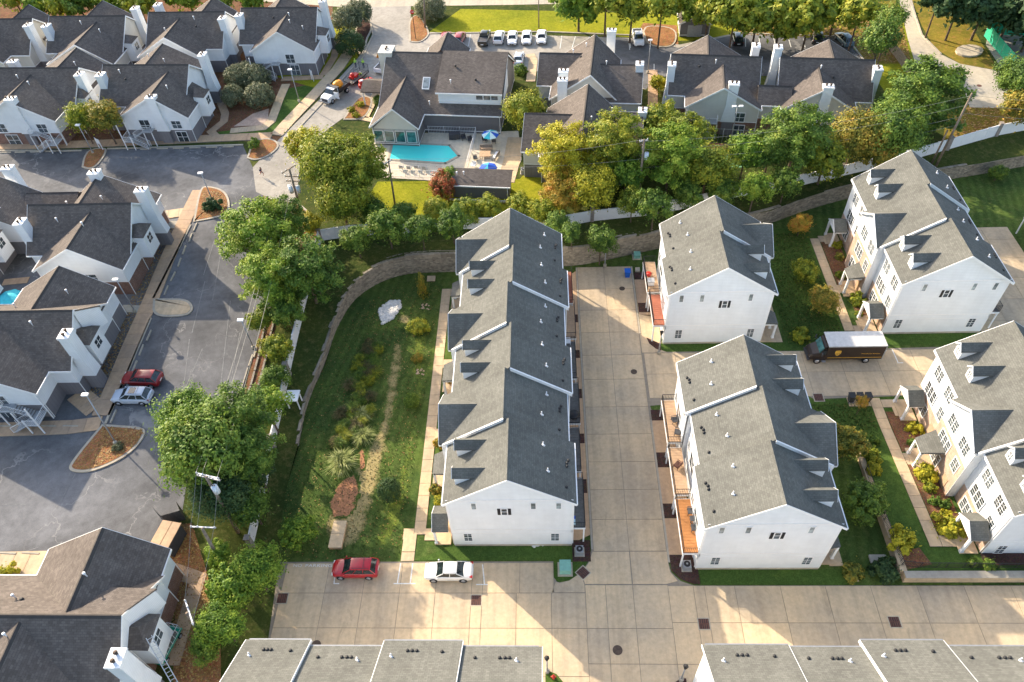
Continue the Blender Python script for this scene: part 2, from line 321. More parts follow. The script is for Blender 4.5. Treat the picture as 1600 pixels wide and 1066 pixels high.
L = dict(
 green=leafmat('leaf_green', [(0.050, 0.099, 0.018), (0.094, 0.168, 0.026), (0.170, 0.259, 0.033), (0.289, 0.334, 0.051)]),
 bright=leafmat('leaf_bright', [(0.060, 0.130, 0.018), (0.128, 0.229, 0.024), (0.239, 0.334, 0.033), (0.376, 0.425, 0.054)]),
 dark=leafmat('leaf_dark', [(0.028, 0.057, 0.021), (0.050, 0.100, 0.033), (0.094, 0.144, 0.039)]),
 yellow=leafmat('leaf_yellow', [(0.145, 0.182, 0.018), (0.341, 0.334, 0.026), (0.550, 0.471, 0.033), (0.550, 0.546, 0.054)]),
 ygreen=leafmat('leaf_yellow_green', [(0.094, 0.144, 0.018), (0.188, 0.242, 0.024), (0.341, 0.350, 0.030), (0.511, 0.425, 0.045)]),
 orange=leafmat('leaf_orange', [(0.137, 0.152, 0.024), (0.376, 0.289, 0.033), (0.550, 0.320, 0.045), (0.550, 0.198, 0.054)]),
 autumn=leafmat('leaf_autumn', [(0.077, 0.114, 0.021), (0.205, 0.213, 0.033), (0.376, 0.289, 0.039), (0.550, 0.304, 0.063)]),
 red=leafmat('leaf_red', [(0.120, 0.152, 0.027), (0.272, 0.121, 0.036), (0.511, 0.107, 0.054), (0.550, 0.213, 0.072)]),
 olive=leafmat('leaf_olive', [(0.077, 0.099, 0.054), (0.154, 0.175, 0.090), (0.307, 0.304, 0.162)]),
 blade=leafmat('leaf_blade', [(0.170, 0.213, 0.054), (0.341, 0.380, 0.108), (0.550, 0.550, 0.252)]), dry=leafmat('leaf_dry', [(0.060, 0.076, 0.027), (0.120, 0.114, 0.039), (0.272, 0.182, 0.081)]),
)
# ---------------------------------------------------------------- terrain
ZO = 2.5
WALLPX = [(467,697,.35),(476,647,.8),(486,616,1.05),(509,566,1.25),(523,520,1.5),(537,493,1.9),(552,470,2.4),(577,450,2.8),(608,435,3.0),(641,427,3.1),(679,425.5,3.2),(715,425,3.2),
          (800,420,3.2),(876,416,3.2),(906,414.7,3.25),(942,408,3.3),(977,399.5,3.2),(1015,392,3.0),(1060,381,2.8),(1130,366,2.6),(1200,351,2.5),(1238,336,2.5),(1276,323.5,2.5),(1327,309.5,2.4),(1400,295,2.2),(1486,280,2.1),(1529,273,2.1),(1600,260,2.1)]
WALL = [(G(a, b).x, G(a, b).y, h) for a, b, h in WALLPX]
_l = WALL[-1]; WALL.append((130, _l[1]+(130-_l[0])*-.02, 2.1))
SWB = [(G(a, b).x, G(a, b).y, 0.0) for a, b in [(420,1000),(430,930),(437,878),(438,830),(448,760)]]
BND = [(-26.4, -25, 0), (-26.4, 20, 0)] + [(x, y, 0.0) for x, y, _ in SWB] + WALL      # boundary with the retained height behind it
IN_POLY = [(x, y) for x, y, _ in BND] + [(130, -25)]
def inside(x, y, poly):
    c = False; n = len(poly)
    for i in range(n):
        x1, y1 = poly[i][:2]; x2, y2 = poly[(i+1) % n][:2]
        if (y1 > y) != (y2 > y) and x < (x2-x1)*(y-y1)/(y2-y1)+x1: c = not c
    return c
def near_bnd(x, y):
    best = (1e9, 0)
    for (x1, y1, h1), (x2, y2, h2) in zip(BND, BND[1:]):
        dx, dy = x2-x1, y2-y1; t = max(0, min(1, ((x-x1)*dx+(y-y1)*dy)/(dx*dx+dy*dy)))
        d = math.hypot(x-x1-t*dx, y-y1-t*dy)
        if d < best[0]: best = (d, h1+(h2-h1)*t)
    return best
def zt(x, y):
    if inside(x, y, IN_POLY):
        return max(0, min(1, (50-y)/15))*1.0 if (x > 33.3 and y > 32.5) else 0.0
    d, h = near_bnd(x, y); s = min(1, d/6.5); s = s*s*(3-2*s)
    return h+(ZO-h)*s
def GT(px, py, dz=0.0):
    z = ZO if py < 400 or px < 400 else 0
    for _ in range(4): p = G(px, py, z); z = zt(p.x, p.y)
    return Vector((p.x, p.y, z+dz))
def g2(px, py, z=0.0): p = G(px, py, z); return (p.x, p.y)

def terrain():
    pts = [Vector((x, y)) for x, y, _ in BND]; hs = [h for *_, h in BND]; nb = len(pts)
    off = []
    for i, (x, y, h) in enumerate(BND):
        a = BND[max(0, i-1)]; b = BND[min(nb-1, i+1)]; t = Vector((b[0]-a[0], b[1]-a[1])).normalized(); n = Vector((-t.y, t.x))
    P = list(pts); edges = [(i, i+1) for i in range(nb-1)]
    rnd = random.Random(1)
    x = -140.0
    gp = []
    for (x0, x1, y0, y1, st) in [(-60, 130, -25, 110, 2.2)]:
        xx = x0
        while xx < x1:
            yy = y0
            while yy < y1:
                if not inside(xx, yy, IN_POLY):
                    d, _ = near_bnd(xx, yy)
                    if .5 < d < 9: gp.append((xx, yy))
                yy += st
            xx += st
    for a in range(-700, 701, 50):
        for b in range(-100, 1301, 50):
            if not inside(a, b, IN_POLY) and near_bnd(a, b)[0] > 9: gp.append((a, b))
    P += [Vector(p) for p in gp]
    P += [Vector((130.0, -25.0))]
    r = delaunay_2d_cdt(P, edges+[(nb-1, len(P)-1), (len(P)-1, 0)], [], 0, 1e-4)
    V, F = r[0], r[2]
    keep = [f for f in F if not inside(sum(V[i].x for i in f)/3, sum(V[i].y for i in f)/3, IN_POLY)]
    b = MB(); vv = []
    for v in V:
        if inside(v.x, v.y, IN_POLY) and near_bnd(v.x, v.y)[0] > .01: vv.append((v.x, v.y, 0)); continue
        d, h = near_bnd(v.x, v.y); s = min(1, d/6.5); s = s*s*(3-2*s); vv.append((v.x, v.y, h+(ZO-h)*s))
    b.quads(vv, [tuple(f) for f in keep], 0, True)
    b.build('terrain', M['grass'], kind='structure')
    i = MB(); q = IN_POLY; i.prism(q, -1.5, 0.0); i.build('lawn_ground', M['lawn'], kind='structure')
    # raised court lawn east of the low wall
    c = MB(); 
    ys = [34.2+2*k for k in range(10)]
    for y0 in ys:
        for x0, x1 in ((33.4, 60),):
            c.face([(x0, y0, zt(x0+1, y0)+.004), (x1, y0, zt(x0+1, y0)+.004), (x1, y0+2, zt(x0+1, y0+2)+.004), (x0, y0+2, zt(x0+1, y0+2)+.004)])
    c.face([(33.4, 32.3, 1.004), (60, 32.3, 1.004), (60, 34.2, 1.004), (33.4, 34.2, 1.004)])
    c.build('court_lawn', M['green_grass'], kind='structure')
terrain()

# retaining wall of stacked blocks
def resample(pl, step):
    out = [pl[0]]; acc = 0
    for a, b in zip(pl, pl[1:]):
        L_ = math.hypot(b[0]-a[0], b[1]-a[1]); n = max(1, int(round(L_/step)))
        for k in range(1, n+1): out.append(tuple(a[j]+(b[j]-a[j])*k/n for j in range(len(a))))
    return out
def smooth(pl, it=2):
    for _ in range(it):
        q = [pl[0]]
        for a, b in zip(pl, pl[1:]): q += [tuple(.75*u+.25*v for u, v in zip(a, b)), tuple(.25*u+.75*v for u, v in zip(a, b))]
        q.append(pl[-1]); pl = q
    return pl
def retaining():
    pl = resample(smooth([w for w in WALL if w[0] < 95], 2), .9); rnd = random.Random(3)
    root = thing('retaining_wall', 'long curved stacked block retaining wall behind the townhouses', 'retaining wall')
    blk = MB(); cap = []; back = MB()
    for i, (a, b) in enumerate(zip(pl, pl[1:])):
        t = Vector((b[0]-a[0], b[1]-a[1])); Ls = t.length; t.normalize(); n = Vector((-t.y, t.x))   # n points behind the wall
        h = (a[2]+b[2])/2; nc = max(1, int(round(h/.2)))
        back.hexa([(a[0]+n.x*.15, a[1]+n.y*.15, 0), (b[0]+n.x*.15, b[1]+n.y*.15, 0), (b[0]+n.x*.9, b[1]+n.y*.9, 0), (a[0]+n.x*.9, a[1]+n.y*.9, 0),
                   (a[0]+n.x*.15, a[1]+n.y*.15, h-.1), (b[0]+n.x*.15, b[1]+n.y*.15, h-.1), (b[0]+n.x*.9, b[1]+n.y*.9, h-.05), (a[0]+n.x*.9, a[1]+n.y*.9, h-.05)])
        for c in range(nc):
            for s_ in range(2):
                u0 = Ls*(s_*.5+(.25 if c % 2 else 0)); u1 = u0+Ls*.5-.02
                o = rnd.uniform(-.02, .02)-c*.012; z0 = c*.2; z1 = z0+.185
                p = [Vector((a[0], a[1]))+t*u-n*(o+.02*0)+n*0 for u in (u0, u1)]
                q = [x+n*.35 for x in p]
                blk.hexa([(*p[0], z0), (*p[1], z0), (*q[1], z0), (*q[0], z0), (*p[0], z1), (*p[1], z1), (*q[1], z1), (*q[0], z1)])
        if True:
            cb = MB(); z0 = nc*.2; z1 = z0+.09; p = [Vector((a[0], a[1]))+t*u-n*.05 for u in (0.01, Ls-.02)]; q = [x+n*.30 for x in p]
            cap.append([(*p[0], z0), (*p[1], z0), (*q[1], z0), (*q[0], z0), (*p[0], z1), (*p[1], z1), (*q[1], z1), (*q[0], z1)])
    blk.build('block_courses', M['wall_block'], root, kind='stuff')
    back.build('backfill', M['wall_block'], root)
    cm = MB(); 
    for c in cap: cm.hexa(c)
    cm.build('cap_blocks', M['wall_block'], root, kind='stuff')
retaining()

# ---------------------------------------------------------------- concrete drives made of slabs
def sheet(name, poly, z, mat, kind='structure', thick=None):
    b = MB(); zz = z if callable(z) else None
    if thick: b.prism(poly, z-thick, z)
    else: b.face([(x, y, z(x, y) if zz else z) for x, y in (poly if area2(poly) > 0 else poly[::-1])])
    return b.build(name, mat, kind=kind)
def clip(poly, a, b, c):  # keep a*x+b*y <= c
    out = []
    for i in range(len(poly)):
        p, q = poly[i], poly[(i+1) % len(poly)]; dp = a*p[0]+b*p[1]-c; dq = a*q[0]+b*q[1]-c
        if dp <= 0: out.append(p)
        if dp*dq < 0: t = dp/(dp-dq); out.append((p[0]+(q[0]-p[0])*t, p[1]+(q[1]-p[1])*t))
    return out
def slabs(root, mat, xs, ys, holes=(), z=.05, gap=.024, polyclip=None):
    for x0, x1 in zip(xs, xs[1:]):
        for y0, y1 in zip(ys, ys[1:]):
            p = [(x0+gap, y0+gap), (x1-gap, y0+gap), (x1-gap, y1-gap), (x0+gap, y1-gap)]
            if polyclip:
                for cl in polyclip: 
                    if p: p = clip(p, *cl)
            if len(p) < 3 or abs(area2(p)) < .3: continue
            b = MB(); b.prism(p, .02, z); b.build('slab', mat, root)
def drive():
    outer = [(-26.4,-15),(-26.4,20),(-26.5,26),(-27.2,33.95),(.4,33.95),(.4,32.3),(.55,31.9),(.9,31.7),(1.8,31.9),(2.9,32.7),(3.7,33.8),(4.1,35.2),(4.15,76.75),(11.75,76.75),(11.75,52.9),(11.9,52.0),(11.75,51.0),(11.55,46.6),(11.55,33.8),(11.7,32.8),(12.5,31.9),(13.7,31.45),(70,31.45),(70,-15)]
    root = sheet('concrete_driveway', outer, .02, M['conc_base'])
    ys_v = [38.5, 42.0, 45.45, 49.1, 52.9, 57.0, 60.8, 64.6, 68.5, 72.4, 76.75]
    slabs(root, M['conc'], [4.3, 7.85, 11.5], [35.0]+ys_v)
    # west parking court
    slabs(root, M['conc'], [-26.3,-22.0,-18.25,-14.65,-11.15,-7.65,-6.6,-3.0,0.3], [30.7, 33.8], )
    slabs(root, M['conc'], [-26.3,-22.0,-18.25,-14.65,-11.15,-7.65,-6.6,-3.3,0.05,3.3], [15.0, 19.0, 23.0, 27.3, 30.7])
    slabs(root, M['conc'], [3.3,5.25,7.85,11.2], [15,19.5,24.1,27.3,31.5])
    b = MB(); b.prism([(.5,31.8),(.9,31.75),(1.8,31.95),(2.9,32.7),(3.25,31.55),(3.25,30.77),(.12,30.77),(.35,31.5)], .02, .05); b.build('slab', M['conc'], root)
    b = MB(); b.prism([(3.3,31.6),(5.2,31.6),(7.8,31.6),(7.8,34.95),(4.2,34.95),(3.75,33.75),(3.05,32.75)], .02, .05); b.build('slab', M['conc'], root)
    b = MB(); b.prism([(7.9,31.6),(11.1,31.6),(12.2,31.9),(11.6,32.8),(11.5,33.8),(11.5,34.95),(7.9,34.95)], .02, .05); b.build('slab', M['conc'], root)
    slabs(root, M['conc'], [11.2,13.6,14.65,17.5,21.8,26.0,30.2,34.5,38.8,43.1,47.4,52,57,62], [15,19.5,24.1,27.85,31.42], polyclip=None)
    # strip edges (the smooth curb lines along the drive)
    e = MB(); e.box(4.08, 4.27, 35.2, 76.7, .02, .065); e.box(11.52, 11.72, 33.8, 51, .02, .065); e.box(11.55, 11.75, 64.3, 76.7, .02, .065)
    e.build('edge_strip', M['curb'], root)
    # middle drive between the east blocks
    P2 = [(11.75,64.3),(12.6,63.6),(13.6,61.8),(14.8,61.3),(29.8,61.05),(60,61.6),(60,54.3),(40,54.0),(30.4,53.7),(29.9,54.2),(27,54.0),(13.5,53.2),(11.75,53)]
    r2 = sheet('middle_driveway', P2, .024, M['conc_base'])
    slabs(r2, M['conc'], [11.8,15.5,19.3,23.1,27.0,30.6,34.9,39.2,43.5,47.8,52,57], [54.1,57.7,61.0])
    b = MB(); b.prism([(11.6,61.1),(14.7,61.1),(13.5,61.75),(12.5,63.5),(11.6,64.2)], .025, .05); b.build('slab', M['conc'], r2)
    # north east garage court
    P3 = [(52.9,83.0),(60.0,83.2),(60,61.6),(53,61.5)]
    r3 = sheet('garage_court', P3, .028, M['conc_base'])
    slabs(r3, M['conc'], [52.95,56.6,60.3,64.0], [61.7,65.5,69.3,73.1,76.9,80.7,83.3])
drive()
ML = []
def patch(name, px, z, mat, st=.5, soft=2.2):
    P = [g2(a, b, z) for a, b in px]; P = smooth([*P, P[0]], 2)[:-1]; n = len(P)
    x0, x1 = min(p[0] for p in P), max(p[0] for p in P); y0, y1 = min(p[1] for p in P), max(p[1] for p in P)
    idx = {}; V = []; at = []
    def dist(x, y):
        m_ = 1e9
        for (a1, b1), (a2, b2) in zip(P, P[1:]+P[:1]):
            dx, dy = a2-a1, b2-b1; t = max(0, min(1, ((x-a1)*dx+(y-b1)*dy)/(dx*dx+dy*dy+1e-9))); m_ = min(m_, math.hypot(x-a1-t*dx, y-b1-t*dy))
        return m_
    nx, ny = int((x1-x0)/st)+2, int((y1-y0)/st)+2
    for i in range(nx):
        for j in range(ny):
            x, y = x0+i*st, y0+j*st
            if inside(x, y, P): idx[i, j] = len(V); V.append((x, y, z)); at.append(min(1, dist(x, y)/soft))
    F = [(idx[i, j], idx[i+1, j], idx[i+1, j+1], idx[i, j+1]) for i, j in idx if (i+1, j) in idx and (i+1, j+1) in idx and (i, j+1) in idx]
    b = MB(); b.quads(V, F); o = b.build(name, mat, kind='structure'); o.data.attributes.new('fade', 'FLOAT', 'POINT').data.foreach_set('value', at); return o
# lawn west of the centre block
patch('yellow_green_lawn', [(650,475),(688,480),(668,640),(640,868),(560,870),(590,780),(622,700),(640,620),(625,560)], .006, M['greenp'])  # brighter yellow green strip of lawn along the front walk
patch('straw_lawn', [(615,520),(640,545),(625,620),(612,700),(595,770),(565,862),(505,868),(500,800),(545,740),(578,690),(594,640),(600,580)], .010, M['straw'], soft=1.2)
patch('bare_soil', [(520,760),(545,735),(565,738),(566,775),(552,812),(520,815),(507,795)], .014, M['dirt'], st=.25, soft=.8)
patch('bare_spot', [(558,698),(574,698),(574,738),(558,738)], .018, M['dirt'], st=.2, soft=.5)
patch('bare_spot', [(620,485),(648,490),(640,510),(618,508)], .018, M['straw'], st=.3, soft=.8)

# ---------------------------------------------------------------- walks: strips of slabs
def walk(name, pts, wd, z=.07, step=1.5, mat=None, world=False, zb=0.0, seg=None):
    P = pts if world else [g2(a, b, zb) for a, b in pts]
    root = None; mat = mat or M['walk']; base = MB(); pieces = []
    for i, (a, b) in enumerate(zip(P, P[1:])):
        a = Vector(a); b = Vector(b); t = (b-a); Ln = t.length; t.normalize(); n = Vector((-t.y, t.x)); k = max(1, int(round(Ln/step)))
        def corner(j, first):   # mitre
            if first and j > 0: t0 = (Vector(P[j])-Vector(P[j-1])).normalized()
            elif not first and j < len(P)-1: t0 = (Vector(P[j+1])-Vector(P[j])).normalized()
            else: return n*(wd/2)
            mm = (t0+t); mm = mm.normalized() if mm.length > .1 else t; q = Vector((-mm.y, mm.x)); c = max(.5, q.dot(n)); return q*(wd/2/c)
        na, nb_ = corner(i, True), corner(i+1, False)
        for s_ in range(k):
            f0, f1 = s_/k, (s_+1)/k; g = .02/Ln
            A = a+t*(Ln*(f0+g)); B = a+t*(Ln*(f1-g)); ma = na*(1-f0)+nb_*f0; mb = na*(1-f1)+nb_*f1
            if s_ > 0 or i == 0: ma = n*(wd/2) if s_ > 0 else ma
            if s_ < k-1: mb = n*(wd/2)
            pieces.append([tuple(A-ma), tuple(B-mb), tuple(B+mb), tuple(A+ma)])
    for p in pieces:
        c = Vector((sum(q[0] for q in p)/4, sum(q[1] for q in p)/4)); base.prism([tuple(c+(Vector(q)-c)*1.03) for q in p], zb-.25, zb+z-.035)
    root = base.build(name, M['conc_base'], kind='structure')
    for p in pieces:
        b = MB(); b.prism(p, zb, zb+z); b.build('slab', mat, root)
    return root
walk('front_walk', [(-13.35,73),(-13.3,36.9)], 1.15, world=True)
for y in (72.3, 59.8, 49.4, 36.9): walk('entry_path', [(-12.75,y),(-10.3,y)], 1.3, world=True, step=1.3)
walk('steps_path', [(-14.25,36.95),(-14.25,35.0)], 1.3, world=True); walk('steps_path', [(-14.25,34.98),(-14.25,34.0)], 1.3, z=.04, world=True)
walk('entry_path', [(-15.0,36.95),(-13.9,36.95)], 1.2, world=True, z=.075)
# TH4 front walk
walk('court_walk', [(37.3,81.7),(37.3,64.2)], 1.15, world=True); walk('entry_path', [(37.9,81.6),(39.9,81.6)], 1.2, world=True)
walk('entry_path', [(37.9,71.7),(40.0,71.7)], 1.2, world=True); walk('entry_path', [(37.9,64.5),(40.2,64.5)], 1.1, world=True)
# TH5
def zslope(y): return max(0, min(1, (50-y)/15))
def slope_walk(name, x0, x1, ys, mat):
    root = None
    b = MB()
    for y0, y1 in zip(ys, ys[1:]): b.hexa([(x0,y0,zslope(y0)-.3),(x1,y0,zslope(y0)-.3),(x1,y1,zslope(y1)-.3),(x0,y1,zslope(y1)-.3)]+[(x0,y0,zslope(y0)+.03),(x1,y0,zslope(y0)+.03),(x1,y1,zslope(y1)+.03),(x0,y1,zslope(y1)+.03)])
    root = b.build(name, M['conc_base'], kind='structure')
    for y0, y1 in zip(ys, ys[1:]):
        c = MB(); y0 += .02; y1 -= .02; c.hexa([(x0,y0,zslope(y0)),(x1,y0,zslope(y0)),(x1,y1,zslope(y1)),(x0,y1,zslope(y1))]+[(x0,y0,zslope(y0)+.07),(x1,y0,zslope(y0)+.07),(x1,y1,zslope(y1)+.07),(x0,y1,zslope(y1)+.07)])
        c.build('slab', mat, root)
slope_walk('court_walk', 36.6, 37.75, [34.9+1.45*k for k in range(14)], M['walk'])
slope_walk('entry_path', 37.8, 40.0, [34.9,36.1], M['walk']); slope_walk('entry_path', 37.8, 40.3, [44.9,46.1], M['walk']); slope_walk('entry_path', 37.8, 40.6, [52.4,53.5], M['walk'])
walk('bin_pad', [(34.1,53.25),(36.55,53.25)], 1.3, world=True, step=1.7)
# garage aprons of TH1, TH3, TH2
def apron(name, poly, mat=None): 
    b = MB(); b.prism(poly, .0, .055); return b.build(name, mat or M['conc'], kind='structure')
apron('garage_apron', [(1.9,35.7),(4.05,36.8),(4.05,76),(1.9,74.0)], M['walk_tan'])
for y0, y1 in ((33.9,36.2),(41.6,43.3),(47.9,49.2),(54.2,55.6),(60.4,61.7),(66.4,67.8)):
    b = MB(); b.box(2.2, 4.0, y0, y1, .05, .062); b.build('planting_bed', M['dark_mulch'], kind='structure')
apron('garage_apron', [(11.6,33.9),(14.3,33.9),(14.3,52.0),(11.95,52.0),(11.75,51),(11.58,46.6)], M['walk_tan'])
for y0, y1 in ((44.7,46.6),(38.6,40.3),(33.2,34.6),(50.9,52.4)):
    b = MB(); b.box(11.72, 13.9, y0, y1, .05, .064); b.build('planting_bed', M['dark_mulch'], kind='structure')
b = MB(); b.prism([(11.7,34.5),(11.75,33),(12.5,32.1),(13.7,31.6),(14.3,31.6),(14.3,34.5)], .0, .066); b.build('planting_bed', M['dark_mulch'], kind='structure')
apron('garage_apron', [(11.8,67.6),(14.3,67.0),(14.3,74.1),(11.8,74.1)], M['walk_tan'])
for y0, y1 in ((68.0,69.7),(74.1,75.6)):
    b = MB(); b.box(11.85, 13.6, y0, y1, .05, .064); b.build('planting_bed', M['dark_mulch'], kind='structure')
apron('garage_apron', [(11.8,62.6),(14.1,62.6),(14.2,67.4),(11.8,67.6)], M['conc'])
b = MB(); b.prism([(12.35,63.6),(12.6,62.6),(13.3,61.75),(13.95,61.4),(13.95,62.55)], .0, .07); b.build('planting_bed', M['dark_mulch'], kind='structure')
b = MB(); b.box(14.0, 29.5, 61.2, 62.5, -.2, .03); b.build('verge', M['green_grass'], kind='structure')
b = MB(); b.box(14.4, 28.2, 31.5, 33.1, -.2, .03); b.build('verge', M['green_grass'], kind='structure')
b = MB(); b.prism([(-13.5,34.05),(.3,34.05),(.3,32.3),(.6,31.9),(.9,31.8),(1.8,32.0),(2.8,32.8),(3.6,33.9),(3.95,35.2),(2,35.5),(-10,35.6)], -.2, .04); b.build('verge', M['green_grass'], kind='structure')
b = MB(); b.box(41, 60, 61.75, 63.7, -.2, .03); b.build('verge', M['green_grass'], kind='structure')
b = MB(); b.box(29.3, 36.6, 61.7, 84, -.2, .01); b.build('court_grass', M['green_grass'], kind='structure')
b = MB(); b.box(28.8, 33.2, 32.5, 53.6, -.2, .012); b.build('yard_grass', M['lawn'], kind='structure')
b = MB(); b.box(29.2, 36.9, 46, 53.6, -.2, .02); b.build('court_grass', M['green_grass'], kind='structure')
walk('rear_walk', [(27.6,52.0),(27.6,33.4)], 1.3, world=True); walk('rear_walk', [(28.2,75),(28.2,62.5)], 1.2, world=True)
walk('rear_walk', [(28.3,61.9),(28.0,60)], 1.1, world=True) if False else None
for (x0, x1, y0, y1) in ((38.0, 40.4, 72.4, 80.9), (38.9, 40.5, 65.2, 71.0)):
    b = MB(); b.box(x0, x1, y0, y1, -.2, .05); b.build('planting_bed', M['mulch'], kind='structure')
for (y0, y1) in ((46.3,51.8),(36.2,44.7)):
    b = MB(); x0, x1 = 37.85, 40.6; b.hexa([(x0,y0,zslope(y0)-.3),(x1,y0,zslope(y0)-.3),(x1,y1,zslope(y1)-.3),(x0,y1,zslope(y1)-.3),(x0,y0,zslope(y0)+.04),(x1,y0,zslope(y0)+.04),(x1,y1,zslope(y1)+.04),(x0,y1,zslope(y1)+.04)]); b.build('planting_bed', M['mulch'], kind='structure')
b = MB(); b.prism([g2(*p, 1.0) for p in [(1402,865),(1436,856),(1456,882),(1410,892)]], .6, 1.04); b.build('planting_bed', M['mulch'], kind='structure')
b = MB(); b.box(41, 52, 33.0, 34.2, .6, 1.04); b.build('planting_bed', M['dark_mulch'], kind='structure')

# ---------------------------------------------------------------- apartment side: asphalt, walks, islands (ground at ZO)
def zp(px, dz=0): return [g2(a, b, ZO+dz) for a, b in px]
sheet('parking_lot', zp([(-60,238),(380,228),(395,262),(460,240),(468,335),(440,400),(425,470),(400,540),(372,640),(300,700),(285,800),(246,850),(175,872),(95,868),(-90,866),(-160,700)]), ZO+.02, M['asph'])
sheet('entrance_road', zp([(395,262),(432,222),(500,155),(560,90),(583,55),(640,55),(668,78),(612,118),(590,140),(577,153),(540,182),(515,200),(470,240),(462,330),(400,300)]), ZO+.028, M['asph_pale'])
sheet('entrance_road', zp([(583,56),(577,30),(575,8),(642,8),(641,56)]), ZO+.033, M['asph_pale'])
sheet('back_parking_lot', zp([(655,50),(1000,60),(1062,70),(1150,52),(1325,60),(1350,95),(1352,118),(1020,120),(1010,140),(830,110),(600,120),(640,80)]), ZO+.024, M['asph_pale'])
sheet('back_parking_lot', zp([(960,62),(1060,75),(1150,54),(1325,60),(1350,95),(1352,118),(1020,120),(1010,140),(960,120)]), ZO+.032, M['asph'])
sheet('street', zp([(300,-5),(545,12),(640,10),(800,8),(1700,-12),(1700,-70),(300,-70)]), ZO+.036, M['road'])
sheet('service_lane', zp([(1405,0),(1425,0),(1440,55),(1470,85),(1500,100),(1565,112),(1578,140),(1572,170),(1515,168),(1500,120),(1480,105),(1430,100),(1418,60)]), ZO+.03, M['road'])
sheet('sport_pad', zp([(1540,70),(1565,108),(1700,150),(1700,40),(1545,48)]), ZO+.026, M['asph_pale'])
# lawns
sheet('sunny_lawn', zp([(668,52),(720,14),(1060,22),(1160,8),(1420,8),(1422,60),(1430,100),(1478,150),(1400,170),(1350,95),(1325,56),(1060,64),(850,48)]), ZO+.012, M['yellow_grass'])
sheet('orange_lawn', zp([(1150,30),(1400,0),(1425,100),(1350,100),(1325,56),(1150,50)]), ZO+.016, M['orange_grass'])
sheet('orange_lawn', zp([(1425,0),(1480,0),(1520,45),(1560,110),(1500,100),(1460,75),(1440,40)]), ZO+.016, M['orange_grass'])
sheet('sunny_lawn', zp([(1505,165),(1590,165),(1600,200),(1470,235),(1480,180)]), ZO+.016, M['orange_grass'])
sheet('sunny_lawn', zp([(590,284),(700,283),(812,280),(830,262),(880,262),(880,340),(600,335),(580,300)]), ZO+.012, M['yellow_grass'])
sheet('mulch_bed', zp([(1005,36),(1058,40),(1060,70),(1010,72),(985,70)]), ZO+.02, M['orange_mulch'])
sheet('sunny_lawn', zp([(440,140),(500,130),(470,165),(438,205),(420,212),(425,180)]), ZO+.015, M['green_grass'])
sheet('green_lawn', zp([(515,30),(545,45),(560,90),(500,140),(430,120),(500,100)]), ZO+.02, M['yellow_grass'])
sheet('green_lawn', zp([(334,207),(420,197),(438,205),(428,212),(340,218)]), ZO+.022, M['green_grass'])
sheet('mulch_bed', zp([(300,160),(360,150),(430,110),(440,150),(415,190),(340,205),(318,215),(305,215)]), ZO+.016, M['mulch'])
sheet('brick_patio', zp([(365,198),(395,178),(420,170),(418,196)]), ZO+.03, M['tan_brick'])
sheet('mulch_bed', zp([(0,395),(60,400),(245,340),(275,350),(170,640),(155,655),(0,655),(-60,600),(-60,400)]), ZO+.008, M['mulch'])
sheet('mulch_bed', zp([(255,820),(300,818),(325,900),(330,960),(345,1000),(345,1090),(270,1090),(275,900)]), ZO+.015, M['orange_mulch'])
sheet('mulch_bed', zp([(410,300),(475,330),(500,350),(480,420),(440,480),(395,640),(375,640),(400,540),(430,450)]), ZO+.024, M['mulch'])
sheet('mulch_bed', zp([(80,420),(300,350),(310,300),(0,300),(0,420)]), ZO+.004, M['mulch'])
sheet('mulch_bed', zp([(0,0),(520,0),(520,100),(440,220),(0,225)]), ZO+.002, M['mulch'])
# walks
Z = ZO
walk('parking_walk', [(-40,229),(60,228),(130,226),(250,221),(330,217),(425,213)], 2.0, z=.14, zb=Z, step=2, mat=M['walk_tan'])
walk('road_walk', [(432,212),(450,192),(490,150),(528,108),(548,78)], 2.2, z=.14, zb=Z, step=2, mat=M['walk'])
walk('house_walk', [(338,214),(330,206),(350,190),(352,178),(345,160),(335,150)], 1.3, z=.1, zb=Z, mat=M['walk_tan'])
walk('house_walk', [(360,205),(412,200),(424,190),(435,160),(447,132)], 1.5, z=.1, zb=Z, mat=M['walk'])
walk('house_walk', [(440,124),(505,121)], 1.4, z=.11, zb=Z, mat=M['walk_tan']); walk('house_walk', [(505,118),(522,90),(528,62)], 1.3, z=.1, zb=Z, mat=M['walk_tan'])
walk('lot_walk', [(312,298),(296,330),(262,405),(240,460),(205,540),(170,625),(158,650)], 2.1, z=.14, zb=Z, step=2.0, mat=M['walk_tan'])
walk('lot_walk', [(158,662),(110,668),(0,672),(-60,674)], 1.9, z=.13, zb=Z, step=2.0, mat=M['walk_tan'])
walk('entry_path', [(247,338),(296,331)], 2.0, z=.12, zb=Z, mat=M['walk']); walk('entry_path', [(262,352),(288,352)], 1.6, z=.12, zb=Z, mat=M['curb'])
walk('entry_path', [(190,483),(226,484)], 1.3, z=.12, zb=Z, mat=M['curb']); walk('entry_path', [(120,615),(150,640)], 2.4, z=.12, zb=Z, step=.6, mat=M['walk_tan'])
walk('rear_path', [(5,442),(45,438)], 1.2, z=.1, zb=Z, mat=M['walk_tan'])
walk('pool_walk', [(1020,175),(1020,130),(1020,110)], 1.6, z=.1, zb=Z, mat=M['walk_tan'])
walk('house_walk', [(829,128),(833,95),(828,85)], 1.6, z=.1, zb=Z, mat=M['walk'])
walk('lot_walk', [(-30,886),(65,884)], 3.0, z=.13, zb=Z, step=1.6, mat=M['walk'])
walk('side_walk', [(262,888),(310,905),(285,985),(268,1040)], 1.4, z=.06, zb=Z, mat=M['walk_tan'])
